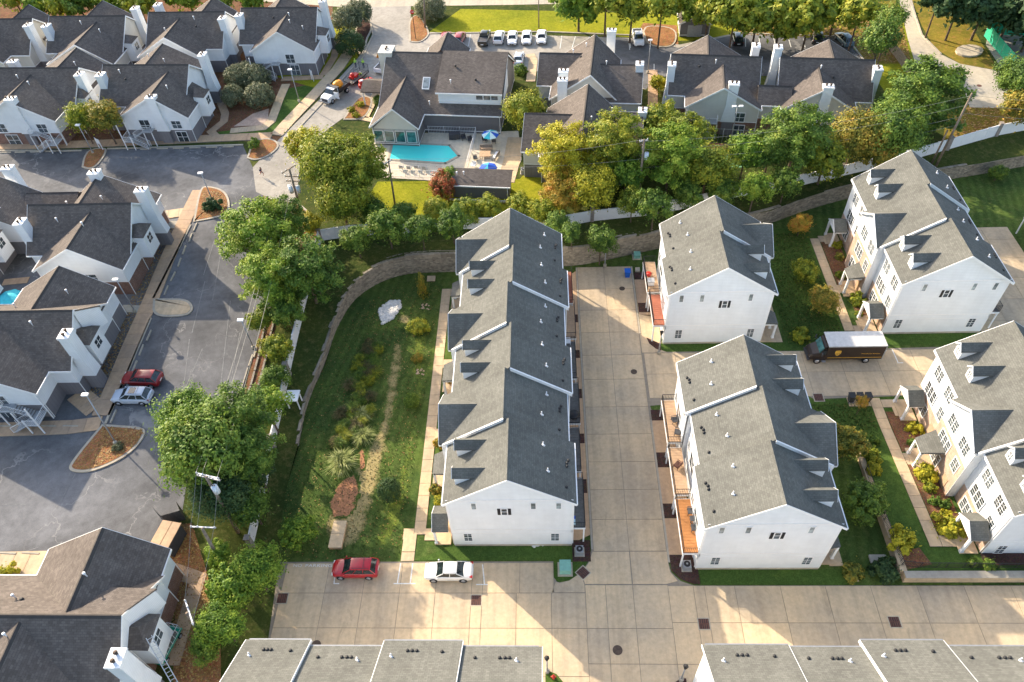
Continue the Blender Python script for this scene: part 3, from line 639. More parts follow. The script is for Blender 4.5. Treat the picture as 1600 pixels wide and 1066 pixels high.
walk('club_walk', [(550,182),(590,190)], 1.2, z=.12, zb=Z, mat=M['walk']); walk('club_walk', [(569,185),(592,140),(600,130)], 1.5, z=.12, zb=Z, mat=M['walk']); 
walk('club_walk', [(806,215),(800,250),(790,285)], 2.6, z=.06, zb=Z, mat=M['walk'])
def island(name, px, mat=M['orange_mulch'], h=.15, cw=.32, world=False):
    P = smooth([*[g2(a, b, ZO) for a, b in px], g2(*px[0], ZO)], 2)[:-1]
    if area2(P) < 0: P.reverse()
    cx = sum(p[0] for p in P)/len(P); cy = sum(p[1] for p in P)/len(P)
    k = MB(); k.prism(P, ZO, ZO+h); o = k.build(name, M['curb'], kind='structure')
    Q = []
    for i, p in enumerate(P):
        a = Vector(P[i-1]); b = Vector(P[(i+1) % len(P)]); t = (b-a).normalized(); Q.append((p[0]-t.y*cw, p[1]+t.x*cw))
    q = MB(); q.prism(Q, ZO+.05, ZO+h+.03); q.build('planting_soil' if mat != M['walk'] else 'slab', mat, o); return o
island('sign_island', [(128,262),(131,246),(140,234),(168,231),(166,242),(152,261),(138,266)])
island('lamp_island', [(302,348),(312,295),(325,291),(352,298),(361,318),(356,337),(330,343)])
island('walk_island', [(240,468),(290,467),(303,478),(300,490),(285,496),(238,496)], M['walk'])
island('corner_island', [(160,664),(222,668),(230,676),(215,700),(185,722),(140,740),(108,738),(110,724)])
island('entry_island', [(386,248),(395,220),(425,216),(440,228),(420,246),(398,252)])
island('bollard_island', [(640,66),(638,30),(655,22),(672,50),(668,60),(655,68)])
island('pole_island', [(425,318),(440,313),(470,318),(500,350),(470,345)])
island('garden_island', [(536,188),(556,155),(572,150),(585,156),(572,188)])
island('tree_island', [(1004,50),(1010,40),(1056,44),(1058,66),(1045,76),(1010,72)])
island('gate_island', [(575,60),(583,45),(578,30),(560,30),(552,60),(562,90),(570,80)], M['dark_mulch'])
# curbs along the entrance road
def curb(name, px, wd=.3, h=.14, z=ZO):
    P = [g2(a, b, z) for a, b in px]; b = MB()
    for p, q in zip(P, P[1:]):
        t = (Vector(q)-Vector(p)).normalized(); n = Vector((-t.y, t.x))*wd/2; p = Vector(p)-t*.0; q = Vector(q)
        b.prism([tuple(p-n), tuple(q-n), tuple(q+n), tuple(p+n)], z, z+h)
    return b.build(name, M['curb'], kind='structure')
curb('curb', [(440,230),(460,208),(500,165),(545,113),(568,88),(583,55),(580,38)]); curb('curb', [(668,53),(850,50),(1000,56)]); curb('curb', [(1150,52),(1322,58),(1350,95)])
curb('curb', [(-20,236),(128,236)]); curb('curb', [(168,233),(380,227)]); curb('curb', [(298,352),(240,467)]); curb('curb', [(236,498),(165,663)])
curb('curb', [(1425,10),(1440,55),(1470,85)]); 
# pool terrace
sheet('pool_terrace', zp([(578,228),(612,208),(720,208),(810,205),(815,250),(795,290),(600,278),(585,262)]), ZO+.05, M['terrace'])
patch_ = sheet('concrete_drain_disc', zp([(1492+22*math.cos(t/12*6.28)+22, 81+9*math.sin(t/12*6.28)) for t in range(12)]), ZO+.3, M['road'], thick=.3)
sheet('tennis_court', zp([(1085,232),(1170,236),(1170,262),(1095,262)]), ZO+.03, M['court']); sheet('court_border', zp([(1070,222),(1180,226),(1180,245),(1075,240)]), ZO+.022, M['court_red'])
# ---------------------------------------------------------------- windows (shared meshes, kept per size)
_wm = {}
def win_meshes(w, h, kind):
    k = (round(w, 2), round(h, 2), kind)
    if k in _wm: return _wm[k]
    f = MB(); t = .09   # local: width along x, z up, faces -y, origin at centre
    W, H = w/2, h/2
    for a in ((-W-t, W+t, H, H+t), (-W-t, W+t, -H-t, -H)): f.box(a[0], a[1], -.05, .03, a[2], a[3])
    for a in ((-W-t, -W), (W, W+t)): f.box(a[0], a[1], -.05, .03, -H, H)
    if kind in ('double', 'shutter', 'slider'): f.box(-W, W, -.035, .02, -.03, .03)
    if kind in ('grid',): 
        f.box(-W, W, -.035, .02, -.035, .035); f.box(-.02, .02, -.034, .02, -H, H)
        for z in (-H/2, H/2): f.box(-W, W, -.033, .02, z-.012, z+.012)
    if kind == 'twin':
        f.box(-.05, .05, -.045, .02, -H, H); f.box(-W, W, -.035, .02, -.03, .03)
        for x in (-W/2, W/2): f.box(x-.012, x+.012, -.033, .02, -H, H)
        for z in (-H/2, H/2): f.box(-W, W, -.032, .02, z-.012, z+.012)
    if kind == 'triple':
        for x in (-W/3, W/3): f.box(x-.05, x+.05, -.045, .02, -H, H)
        f.box(-W, W, -.035, .02, -.03, .03)
        for z in (-H/2, H/2): f.box(-W, W, -.032, .02, z-.012, z+.012)
    if kind == 'slider': f.box(-.03, .03, -.034, .02, -H, H)
    if kind == 'door': f.box(-W, W, -.03, .02, -H, H)
    p = MB(); p.box(-W, W, -.02, .01, -H, H)
    s = None
    if kind in ('shutter', 'shutters'):
        s = MB(); s.box(-W-t-.30, -W-t-.02, -.045, .02, -H, H); [s.box(-W-t-.28, -W-t-.04, -.06, -.04, -H+.06+.12*i, -H+.12+.12*i) for i in range(int(h/.12))]
        s = s.mesh('shutter', [M['black']])
    _wm[k] = (f.mesh('window', [M['trim']]), p.mesh('pane', [M['pane'] if kind not in ('door',) else M['dark']]), s)
    return _wm[k]
def window(parent, x, y, z, w, h, d='S', kind='double', pane=None, name='window'):
    f, p, s = win_meshes(w, h, 'shutter' if kind == 'shutter' else kind)
    rz = {'S': 0, 'E': math.pi/2, 'N': math.pi, 'W': -math.pi/2}[d]
    o = link(name, f, parent, (x, y, z), rz); q = link('pane', p, o)
    if pane is not None:
        q.data = p.copy() if (p.name, pane.name) not in _wm else _wm[(p.name, pane.name)]
        if (p.name, pane.name) not in _wm: q.data.materials[0] = pane; _wm[(p.name, pane.name)] = q.data
    if s:
        link('shutter', s, o); link('shutter', s, o, (w+.5, 0, 0))
        for c in (1,): pass
    return o
def railing(mb, pts, h=1.0, gap=.14, m=0, r=.018):
    for a, b in zip(pts, pts[1:]):
        a = Vector(a); b = Vector(b); n = max(1, int((b-a).length/gap))
        mb.tube(a+Vector((0, 0, h)), b+Vector((0, 0, h)), .03, 4, m=m); mb.tube(a+Vector((0, 0, .1)), b+Vector((0, 0, .1)), .02, 4, m=m)
        for i in range(n+1):
            p = a+(b-a)*(i/n); rr = .035 if i in (0, n) or i % 12 == 0 else r
            mb.tube(p, p+Vector((0, 0, h)), rr, 4 if rr > .03 else 3, m=m, caps=False)
# ---------------------------------------------------------------- townhouse rows
W_ = 6.25; ZE, ZR = 8.6, 12.8; HU = 6.2; SLOPE = (ZR-ZE)/HU
def townhouse(name, label, xr, ys, types, fs, brick=False, decks=(), y_open=True, z0=0.0, simple=False, porches=(), deckmats=None, ridge_h=0):
    """ridge at world x = xr; ys = unit boundaries south to north; types 'D'/'G'; fs = -1 front faces west, +1 east"""
    root = thing(name, label, 'townhouse row', (xr, ys[0], 0))
    X = lambda u: fs*u   # u grows towards the front
    n = len(types); vents = []
    for i, ty in enumerate(types):
        y0 = ys[i]-ys[0]; y1 = ys[i+1]-ys[0]; sh = .27 if ty == 'G' else -.25
        wf = 5.9+sh if ty == 'D' else 6.2+sh; wb = -5.9+sh
        th = .2
        zl = lambda u: ZR-abs(u-sh)*SLOPE
        wall = MB(); pr = [(X(wb), 2.6), (X(wf), 2.6), (X(wf), min(zl(wf)-th, 99)), (X(sh), ZR-th), (X(wb), zl(wb)-th)]
        e = .0
        wall.extr(pr if fs > 0 else pr[::-1], 'y', y0+.004*(i % 2), y1-.004*(i % 2))
        wall.build('wall', M['white_siding'], root)
        lw = MB(); lw.box(X(wb+.03), X(wf-.03), y0+.02, y1-.02, z0-.3, 2.6, 0); lw.build('lower_wall', M['white_siding'], root)
        # roof slopes
        ya = y0-(.28 if i == 0 else 0); yb = y1+(.28 if i == n-1 else 0)
        for sgn in (1, -1):
            r = MB(); ue = sh+sgn*HU*1.0
            prof = [(X(ue), ZE), (X(sh), ZR), (X(sh), ZR-th), (X(ue), ZE-th)]
            r.extr(prof, 'y', ya, yb); r.build('roof', M['th_roof'], root)
        rc = MB(); rc.extr([(X(sh-.16), ZR-.075), (X(sh), ZR+.045), (X(sh+.16), ZR-.075), (X(sh), ZR+.0)], 'y', ya+.01, yb-.01)
        rc.build('ridge_cap', M['th_roof'], root)
        # rake boards on the south end and where the step shows
        tb = MB()
        for sgn in (1, -1):
            ue = sh+sgn*(HU+.02); zz = ZE-.0
            for yy0, yy1 in ((ya-.05, ya-.003), (yb+.003, yb+.05)):
                if (i == 0 and yy0 < y0) or (i == n-1 and yy0 > y0):
                    tb.extr([(X(ue), ZE-.02), (X(sh), ZR+.01), (X(sh), ZR-.30), (X(ue), ZE-.32)], 'y', yy0, yy1)
        # stepped flashing between units
            if i > 0 and sgn*sh < 0: pass
            if i > 0 and ((types[i-1] == 'D') != (ty == 'D')):
                if sgn*(sh) > 0 and True:   # this unit stands proud on this side over its southern neighbour
                    tb.extr([(X(ue), ZE+.015), (X(sh), ZR+.03), (X(sh), ZR-.46), (X(ue), ZE-.46)], 'y', y0-.16, y0-.004)
        # gutters and fascia
        for sgn in (1, -1):
            ue = sh+sgn*HU
            tb.box(X(ue), X(ue+sgn*.11), ya, yb, ZE-.24, ZE-.02)
        for yy in ((y0+.12,) if i == 0 else (y0+.05,)):
            for ub in (wb-.06,):
                tb.tube((X(ub), yy, .3), (X(ub), yy, ZE-.25), .05, 5)
            tb.tube((X(wf+.06), yy, .3), (X(wf+.06), yy, ZE-.25), .05, 5)
        tb.box(X(wb-.03), X(wb+.10), y0+.0, y0+.012, 2.7, ZE-.3)
        tb.box(X(wf-.10), X(wf+.025), y0-.012*(i == 0), y0+.03, 2.7, ZE-.3)
        tb.build('trim', M['trim'], root)
        # front
        F = 'W' if fs < 0 else 'E'; B = 'E' if fs < 0 else 'W'
        xf = X(wf+.01); xb = X(wb-.01)
        if ty == 'D':
            for yo in (1.9, 5.0):
                d = MB(); uf = 5.0+sh; hw = .55; zt_, zp_ = 10.72, 11.28
                zb = lambda u: ZR-abs(u-sh)*SLOPE-.05
                ui = sh+(ZR-zt_)/SLOPE
                d.quads([(X(uf), yy, zz) for yy in (y0+yo-hw, y0+yo+hw) for zz in (zb(uf), zt_)]+[(X(ui), y0+yo-hw, zt_), (X(ui), y0+yo+hw, zt_), (X(uf), y0+yo, zp_)],
                        [(0, 2, 3, 6, 1), (0, 1, 4), (2, 5, 3)])
                do = d.build('dormer', M['white_siding'], root)
                rr = MB(); o = .13; sl2 = (zp_+.12-zt_+.02)/(hw+o); uo = uf+.18
                for sg in (1, -1):
                    ye = y0+yo+sg*(hw+o); zr2 = zp_+.13; ze2 = zt_-.02
                    ur = sh+(ZR-zr2)/SLOPE-.05; ul = sh+(ZR-ze2)/SLOPE-.05
                    rr.quads([(X(uo), ye, ze2), (X(uo), y0+yo, zr2), (X(ur), y0+yo, zr2), (X(ul), ye, ze2), (X(uo), ye, ze2-.1), (X(uo), y0+yo, zr2-.1), (X(ur), y0+yo, zr2-.1), (X(ul), ye, ze2-.1)],
                             [(0, 1, 2, 3), (7, 6, 5, 4), (0, 4, 5, 1), (0, 3, 7, 4), (2, 1, 5, 6), (3, 2, 6, 7)])
                rr.build('dormer_roof', M['th_roof'], do)
                tr = MB()
                for sg in (1, -1):
                    ye = y0+yo+sg*(hw+o+.02); zr2 = zp_+.15; ze2 = zt_-.02
                    tr.quads([(X(uo+.01), ye, ze2), (X(uo+.01), y0+yo, zr2), (X(uo+.01), y0+yo, zr2-.17), (X(uo+.01), ye, ze2-.15), (X(uo+.05), ye, ze2), (X(uo+.05), y0+yo, zr2), (X(uo+.05), y0+yo, zr2-.17), (X(uo+.05), ye, ze2-.15)],
                             [(0, 1, 2, 3), (7, 6, 5, 4), (0, 4, 5, 1), (2, 6, 7, 3), (0, 3, 7, 4)])
                tr.build('rake_trim', M['trim'], do)
                window(do, X(uf+.01), y0+yo, 10.1, .55, .8, F, 'grid')
        else:
            g = MB(); uf = wf+.02; yc = (y0+y1)/2; hw = (y1-y0)/2-.12; zr2 = 10.98
            g.extr([(y0+.12, ZE-.2), (y1-.12, ZE-.2), (y1-.12, ZE-.05), (yc, zr2-.18), (y0+.12, ZE-.05)], 'x', min(X(uf), X(uf-.3)), max(X(uf), X(uf-.3)))
            g.build('gable_wall', M['white_siding'], root)
            uo = uf+.32; sl2 = (zr2-ZE)/(hw+.12)
            for sg in (1, -1):
                r = MB(); ye = yc+sg*(hw+.12)
                r.quads([(X(uo), ye, ZE-.02), (X(uo), yc, zr2), (X(sh+(ZR-zr2)/SLOPE-.2), yc, zr2), (X(sh+HU-.1), ye, ZE-.02), (X(uo), ye, ZE-.18), (X(uo), yc, zr2-.16), (X(sh+(ZR-zr2)/SLOPE-.2), yc, zr2-.16), (X(sh+HU-.1), ye, ZE-.18)],
                        [(0, 1, 2, 3), (7, 6, 5, 4), (0, 4, 5, 1), (0, 3, 7, 4), (2, 1, 5, 6), (3, 2, 6, 7)])
                r.build('gable_roof', M['th_roof'], root)
            tr = MB()
            for sg in (1, -1):
                ye = yc+sg*(hw+.15)
                tr.quads([(X(uo+k), ye, ZE) for k in (.01, .06)]+[(X(uo+k), yc, zr2+.02) for k in (.01, .06)]+[(X(uo+k), yc, zr2-.26) for k in (.01, .06)]+[(X(uo+k), ye, ZE-.26) for k in (.01, .06)],
                         [(0, 2, 4, 6), (7, 5, 3, 1), (0, 1, 3, 2), (2, 3, 5, 4), (4, 5, 7, 6), (6, 7, 1, 0)])
            tr.box(X(wf), X(uo+.05), y0+.1, y0+.22, ZE-.3, ZE-.19); tr.box(X(wf), X(uo+.05), y0-.0, y0+.09, ZE-.4, ZE-.05)
            tr.box(X(wf+.02), X(uf+.14), y0+.12, y1-.12, ZE-.32, ZE-.22)
            tr.build('gable_trim', M['trim'], root)
        # front windows
        for yo in (1.75, 4.5): window(root, xf, y0+yo, 7.0, 1.5 if ty == 'D' else 1.6, 1.5, F, 'twin' if True else 'shutter')
        window(root, X(wf+.05), y0+4.2, 4.35, 2.1, 1.5, F, 'triple'); window(root, X(wf+.05), y0+1.35, 4.35, 1.0, 1.45, F, 'grid')
        zc = lambda yy: 0.0
        if brick or True:
            bk = MB(); top = 5.6 if (ty == 'G') else 3.15
            bk.box(X(wf-.06), X(wf+.045), y0+.06, y1-.06, z0-.3, top); bk.build('brick_front', M['tan_brick'], root)
        window(root, X(wf+.055), y0+4.3, 1.75, 2.0, 1.5, F, 'triple')
        dr = MB(); dr.box(X(wf+.02), X(wf+.09), y0+.9, y0+1.8, 0.1, 2.2); dr.build('front_door', M['walk_tan'], root)
        # back windows, garage
        for yo in (1.4, 4.7): window(root, xb, y0+yo, 7.0, 1.0, 1.4, B, 'double')
        window(root, xb, y0+3.1, 4.15, 1.9, 2.0, B, 'slider'); window(root, xb, y0+5.2, 4.3, .9, 1.3, B, 'double')
        gd = MB(); gd.box(X(wb-.02), X(wb+.06), y0+1.2, y0+4.9, .06, 2.3)
        for k in range(4): gd.box(X(wb-.05), X(wb-.02), y0+1.2, y0+4.9, .1+.56*k, .58+.56*k)
        gd.build('garage_door', M['trim'], root)
        # vents on the back slope
        for (u, yo, kind) in ((-3.6, 2.2, 'w'), (-3.2, 4.9, 'w') if not i % 2 else (-4.1, 4.9, 'w'), (-5.4, 3.4, 'b'), (-5.4, 3.75, 'b'), (-5.55, 4.1, 'b'), (-5.3, 1.1, 'b')):
            uu = u+sh; zz = ZR-abs(uu-sh)*SLOPE; v = MB()
            if kind == 'w': v.tube((X(uu), y0+yo, zz-.05), (X(uu), y0+yo, zz+.42), .06, 7); v.tube((X(uu)-.1, y0+yo, zz+.03), (X(uu)+.14, y0+yo-.2, zz+.10), .10, 6)
            else: v.tube((X(uu), y0+yo, zz-.02), (X(uu), y0+yo, zz+.14), .14, 8)
            v.build('roof_vent', M['white'] if kind == 'w' else M['blackpipe'], root)
    # south gable end details
    sh = .27 if types[0] == 'G' else -.25
    tr = MB(); u0, u1 = -5.9+sh, (5.9 if types[0] == 'D' else 6.2)+sh
    tr.box(X(u0), X(u1), -.035, -.002, ZE+.12, ZE+.34); tr.box(X(u0), X(u1), -.03, -.002, 3.25, 3.38); tr.box(X(u0-.03), X(u0+.12), -.03, -.001, 3.38, ZE+.12); tr.box(X(u1-.12), X(u1+.03), -.03, -.001, 3.38, ZE+.12)
    tr.box(X(u0), X(u1), -.02, .02, 2.58, 2.64); tr.box(X(u0), X(u0+.1), -.012, .019, .25, 2.58); tr.box(X(u1-.1), X(u1), -.012, .019, .25, 2.58)
    tr.build('end_trim', M['trim'], root)
    fnd = MB(); fnd.box(X(u0+.05), X(u1-.05), -.02, .1, -.3, .28); fnd.build('foundation', M['curb'], root)
    window(root, X(.3), -.005, 6.8, .5, 1.1, 'S', 'shutter')
    for u in (3.1, -2.45, -4.8): window(root, X(u), -.005, 7.85, .42, 1.05, 'S', 'plainwin', pane=M['pane_pale'])
    for u in (4.15, -4.45): window(root, X(u), .012, 1.8, .75, 1.4, 'S', 'grid')
    return root
def porch(label, x, y, fs, w=3.0, d=1.75, hip=False, z0=0.0):
    """x = wall plane, y = centre; roof ridge runs out from the wall"""
    t = thing('porch', label, 'porch', (x, y, z0)); X = lambda u: fs*u; h = w/2
    if not hip:
        for sg in (1, -1):
            r = MB(); r.quads([(X(d), sg*h, 2.75), (X(d), 0, 3.75), (X(0), 0, 3.75), (X(0), sg*h, 2.75), (X(d), sg*h, 2.62), (X(d), 0, 3.62), (X(0), 0, 3.62), (X(0), sg*h, 2.62)],
                              [(0, 1, 2, 3), (7, 6, 5, 4), (0, 4, 5, 1), (0, 3, 7, 4), (2, 1, 5, 6), (3, 2, 6, 7)]); r.build('roof', M['th_roof'], t)
        g = MB(); g.extr([(-h+.15, 2.5), (h-.15, 2.5), (h-.15, 2.68), (0, 3.55), (-h+.15, 2.68)], 'x', min(X(d-.2), X(d-.1)), max(X(d-.2), X(d-.1))); g.build('gable', M['trim'], t)
        g = MB()
        for sg in (1, -1): g.extr([(0, 3.60), (sg*h, 2.60), (sg*h, 2.77), (0, 3.78)], 'x', min(X(d), X(d+.05)), max(X(d), X(d+.05)))
        g.build('rake_trim', M['trim'], t)
    else:
        r = MB(); r.quads([(X(0), -h, 3.5), (X(0), h, 3.5), (X(d), h-.5, 2.75), (X(d), -h+.5, 2.75), (X(0), -h-.1, 3.3), (X(0), h+.1, 3.3), (X(d), h-.5, 2.62), (X(d), -h+.5, 2.62)],
                          [(0, 1, 2, 3), (7, 6, 5, 4), (3, 2, 6, 7), (1, 5, 6, 2), (0, 3, 7, 4), (0, 4, 5, 1)]); r.build('roof', M['th_roof'], t)
    hh = h-.2 if not hip else h-.65
    b = MB(); b.box(X(d-.25), X(d-.05), -hh-.1, hh+.1, 2.4, 2.6); [b.box(X(0), X(d-.1), s*hh-.1, s*hh+.1, 2.402, 2.598) for s in (1, -1)]; b.build('beam', M['trim'], t)
    for s in (1, -1):
        p = MB(); p.box(X(d-.27), X(d-.03), s*hh-.12, s*hh+.12, -.05, 2.4); p.box(X(d-.31), X(d+.01), s*hh-.16, s*hh+.16, -.05, .35); p.build('post', M['trim'], t)
    f = MB(); f.box(X(-.0), X(d), -h, h, -.25, .16); f.build('floor', M['walk'], t)
    f = MB(); f.box(X(d), X(d+.35), -.7, .7, -.2, .08); f.build('step', M['walk'], t)
    return t
def deck(label, x, y0, y1, fs, d=1.6, mat=None, z=2.95, furniture=None):
    t = thing('deck', label, 'deck', (x, y0, 0)); X = lambda u: fs*u; L_ = y1-y0
    b = MB(); b.box(X(0.0), X(d), 0, L_, z-.28, z-.06); b.build('frame', M['trim'], t)
    n = int(L_/.32)
    bm_ = MB(); bm_.box(X(.06), X(d-.06), .06, L_-.06, z-.058, z-.02); 
    for i in range(n): bm_.box(X(.05), X(d-.05), .06+i*(L_-.12)/n+.012, .06+(i+1)*(L_-.12)/n-.012, z-.05, z)
    bm_.build('deck_boards', mat or M['deck_tan'], t, kind='stuff')
    r = MB(); railing(r, [(X(.05), .05, z), (X(d-.05), .05, z), (X(d-.05), L_-.05, z), (X(.05), L_-.05, z)], 1.0, .16); r.build('railing', M['black'], t)
    for yy in (.1, L_-.1):
        p = MB(); p.box(X(d-.2), X(d-.06), yy-.07, yy+.07, 0, z-.28); p.build('post', M['trim'], t)
    return t
YS1 = [35.65, 42.1, 48.3, 54.55, 60.75, 66.85, 73.4]
townhouse('townhouse_row', 'long grey roofed white townhouse row with its gable end facing the two car parking court', -3.95, YS1, 'DGDGDG', -1)
townhouse('townhouse_row', 'shortest white townhouse row of two units beside the red deck and the retaining wall', 20.4, [62.5, 68.6, 74.9], 'DG', 1)
townhouse('townhouse_row', 'white townhouse row with orange deck standing behind the paired garage drive', 20.15, [33.1, 39.35, 45.6, 51.9], 'DGD', 1)
townhouse('townhouse_row', 'white and tan brick townhouse row north of the brown delivery truck', 46.5, [63.6, 69.9, 76.6, 83.3], 'DGD', -1, True)
townhouse('townhouse_row', 'white and tan brick townhouse row south of the brown delivery truck', 46.75, [34.2, 40.6, 46.9, 53.2], 'DGD', -1, True)
townhouse('townhouse_row', 'townhouse row at the right edge of the picture beyond the garage court', 73.2, [69, 75.3, 81.5], 'GD', 1)

def flatrow(name, label, x0s, yr, offs):
    """row seen only as a north slope: ridge runs along x"""
    root = thing(name, label, 'townhouse row', (x0s[0], yr, 0)); n = len(offs); X0 = x0s[0]
    for i, o in enumerate(offs):
        a, b = x0s[i]-X0, x0s[i+1]-X0; y = o
        w_ = MB(); w_.extr([(y-5.9, -.3), (y+5.9, -.3), (y+5.9, ZE-.0), (y, ZR-.2), (y-5.9, ZE-.0)], 'x', a+.004, b-.004); w_.build('wall', M['white_siding'], root)
        for sg in (1, -1):
            r = MB(); r.extr([(y+sg*HU, ZE), (y, ZR), (y, ZR-.2), (y+sg*HU, ZE-.2)], 'x', a-(.25 if i == 0 else 0), b+(.25 if i == n-1 else 0)); r.build('roof', M['th_roof'], root)
        gt = MB(); gt.box(a, b, y+HU, y+HU+.10, ZE-.2, ZE-.03); gt.build('gutter', M['grey'], root); t = MB()
        rc = MB(); rc.extr([(y-.16, ZR-.075), (y, ZR+.045), (y+.16, ZR-.075)], 'x', a-.2, b+.2); rc.build('ridge_cap', M['th_roof'], root)
        if i < n-1:
            hi = max(o, offs[i+1]); 
            for sg in (1, -1):
                yy = max(o*sg, offs[i+1]*sg)*sg
                t.extr([(yy+sg*HU, ZE-.01), (yy, ZR-.01), (yy, ZR-.4), (yy+sg*HU, ZE-.4)], 'x', b-.02 if o == yy else b-.05, b+.05 if o == yy else b+.02)
        if i == 0:
            for sg in (1, -1): t.extr([(y+sg*HU, ZE+.0), (y, ZR+.02), (y, ZR-.3), (y+sg*HU, ZE-.3)], 'x', a-.3, a-.253)
        if i == n-1:
            for sg in (1, -1): t.extr([(y+sg*HU, ZE+.0), (y, ZR+.02), (y, ZR-.3), (y+sg*HU, ZE-.3)], 'x', b+.253, b+.3)
        t.build('trim', M['trim'], root)
        for (dx, dy, k) in ((1.1, 5.0, 'b'), (3.0, 5.0, 'b'), (3.4, 5.0, 'b'), (3.75, 5.0, 'b'), (4.3, 4.8, 'w')) if i % 2 else ((.9, 4.6, 'w'), (2.0, 5.1, 'b'), (2.35, 5.1, 'b'), (2.7, 5.1, 'b'), (4.6, 5.0, 'b')):
            v = MB(); zz = ZR-abs(dy)*SLOPE; px_, py_ = a+dx*(b-a)/6.0, y+dy
            if k == 'w': v.tube((px_, py_, zz-.05), (px_, py_, zz+.42), .06, 7); v.tube((px_-.1, py_, zz+.03), (px_+.14, py_-.2, zz+.10), .10, 6)
            else: v.tube((px_, py_, zz-.02), (px_, py_, zz+.14), .14, 8)
            v.build('roof_vent', M['white'] if k == 'w' else M['blackpipe'], root)
    return root
gx = lambda a, b: G(a, b, 8.6).x
flatrow('townhouse_row', 'grey roof of the townhouse row at the bottom edge below the two parked cars', [gx(385, 998)+.25, gx(485, 1003), gx(600, 1005), gx(723, 1005), gx(847, 1012)-.25], 16.7, [0.1, -.4, .05, -.4])
flatrow('townhouse_row', 'grey roof of the townhouse row at the bottom right edge beside the drain grate', [gx(1097, 1007)+.25, gx(1232, 1008), gx(1345, 1004), gx(1475, 1004), gx(1610, 1008), gx(1740, 1008)], 16.4, [.1, -.05, .5, 0.05, .45])
# porches
for y, hp, lb in ((37.2, False, 'gabled porch at the south end of the long centre row'), (43.6, True, 'wide grey porch roof on the front walk above the southmost porch'), (56.1, True, 'wide grey porch roof halfway along the front walk'), (70.0, True, 'grey porch roof nearest the retaining wall on the centre row')):
    porch(lb, -10.0 if not hp else -10.15, y, -1, 2.9 if not hp else 3.4, 1.6 if not hp else 2.0, hp)
for y, hp, lb in ((65.2, False, 'gabled porch at the near corner of the brick row north of the truck'), (71.6, True, 'wide porch roof midway along the brick row north of the truck'), (81.2, False, 'gabled porch at the far end of the brick row north of the truck')):
    porch(lb, 40.55 if not hp else 40.2, y, -1, 2.9, 1.7 if not hp else 2.0, hp)
for y, hp, lb in ((35.6, False, 'gabled porch above the fenced retaining wall'), (45.2, True, 'wide porch roof beside the round yellow shrub'), (51.9, False, 'gabled porch beside the row of wheeled bins')):
    porch(lb, 40.8 if not hp else 40.3, y, -1, 2.9, 1.7 if not hp else 2.1, hp, zslope(y))
porch('porch at the east side of the shortest row by the rear walk', 26.1, 64.0, 1, 2.9, 1.7, True); porch('dark porch roof at the south east corner of the orange deck row', 25.85, 35.0, 1, 2.9, 1.6, True)
# decks
D = lambda *a, **k: deck(*a, **k)
dl = 'deck on the shaded side of the centre row, '
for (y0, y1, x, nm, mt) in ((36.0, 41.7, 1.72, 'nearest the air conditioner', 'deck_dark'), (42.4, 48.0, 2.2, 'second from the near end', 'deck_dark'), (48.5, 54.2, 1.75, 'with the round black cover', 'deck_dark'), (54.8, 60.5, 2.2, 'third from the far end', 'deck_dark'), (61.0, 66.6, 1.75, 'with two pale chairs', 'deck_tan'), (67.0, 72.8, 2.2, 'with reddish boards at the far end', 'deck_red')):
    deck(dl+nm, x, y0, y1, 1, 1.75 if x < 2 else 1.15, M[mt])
deck('bright orange deck with dark wicker chairs', 14.35, 33.3, 39.2, -1, 1.85, M['deck_orange']); deck('tan deck with a brown armchair', 14.0, 39.6, 45.3, -1, 1.5, M['deck_tan']); deck('tan deck with two wire chairs at the drive corner', 14.35, 45.9, 51.6, -1, 1.8, M['deck_tan'])
deck('empty red deck beside the short row', 14.55, 62.9, 68.3, -1, 1.7, M['deck_red']); deck('cluttered deck with a red pot and a cooler', 14.3, 68.7, 74.4, -1, 1.6, M['deck_tan'])
deck('dark deck behind the brick row at the garage court', 52.6, 64.2, 68.5, 1, 1.5, M['deck_dark']); deck('red brown deck at the right edge of the picture', 66.9, 70, 82, -1, 2.4, M['deck_red'])
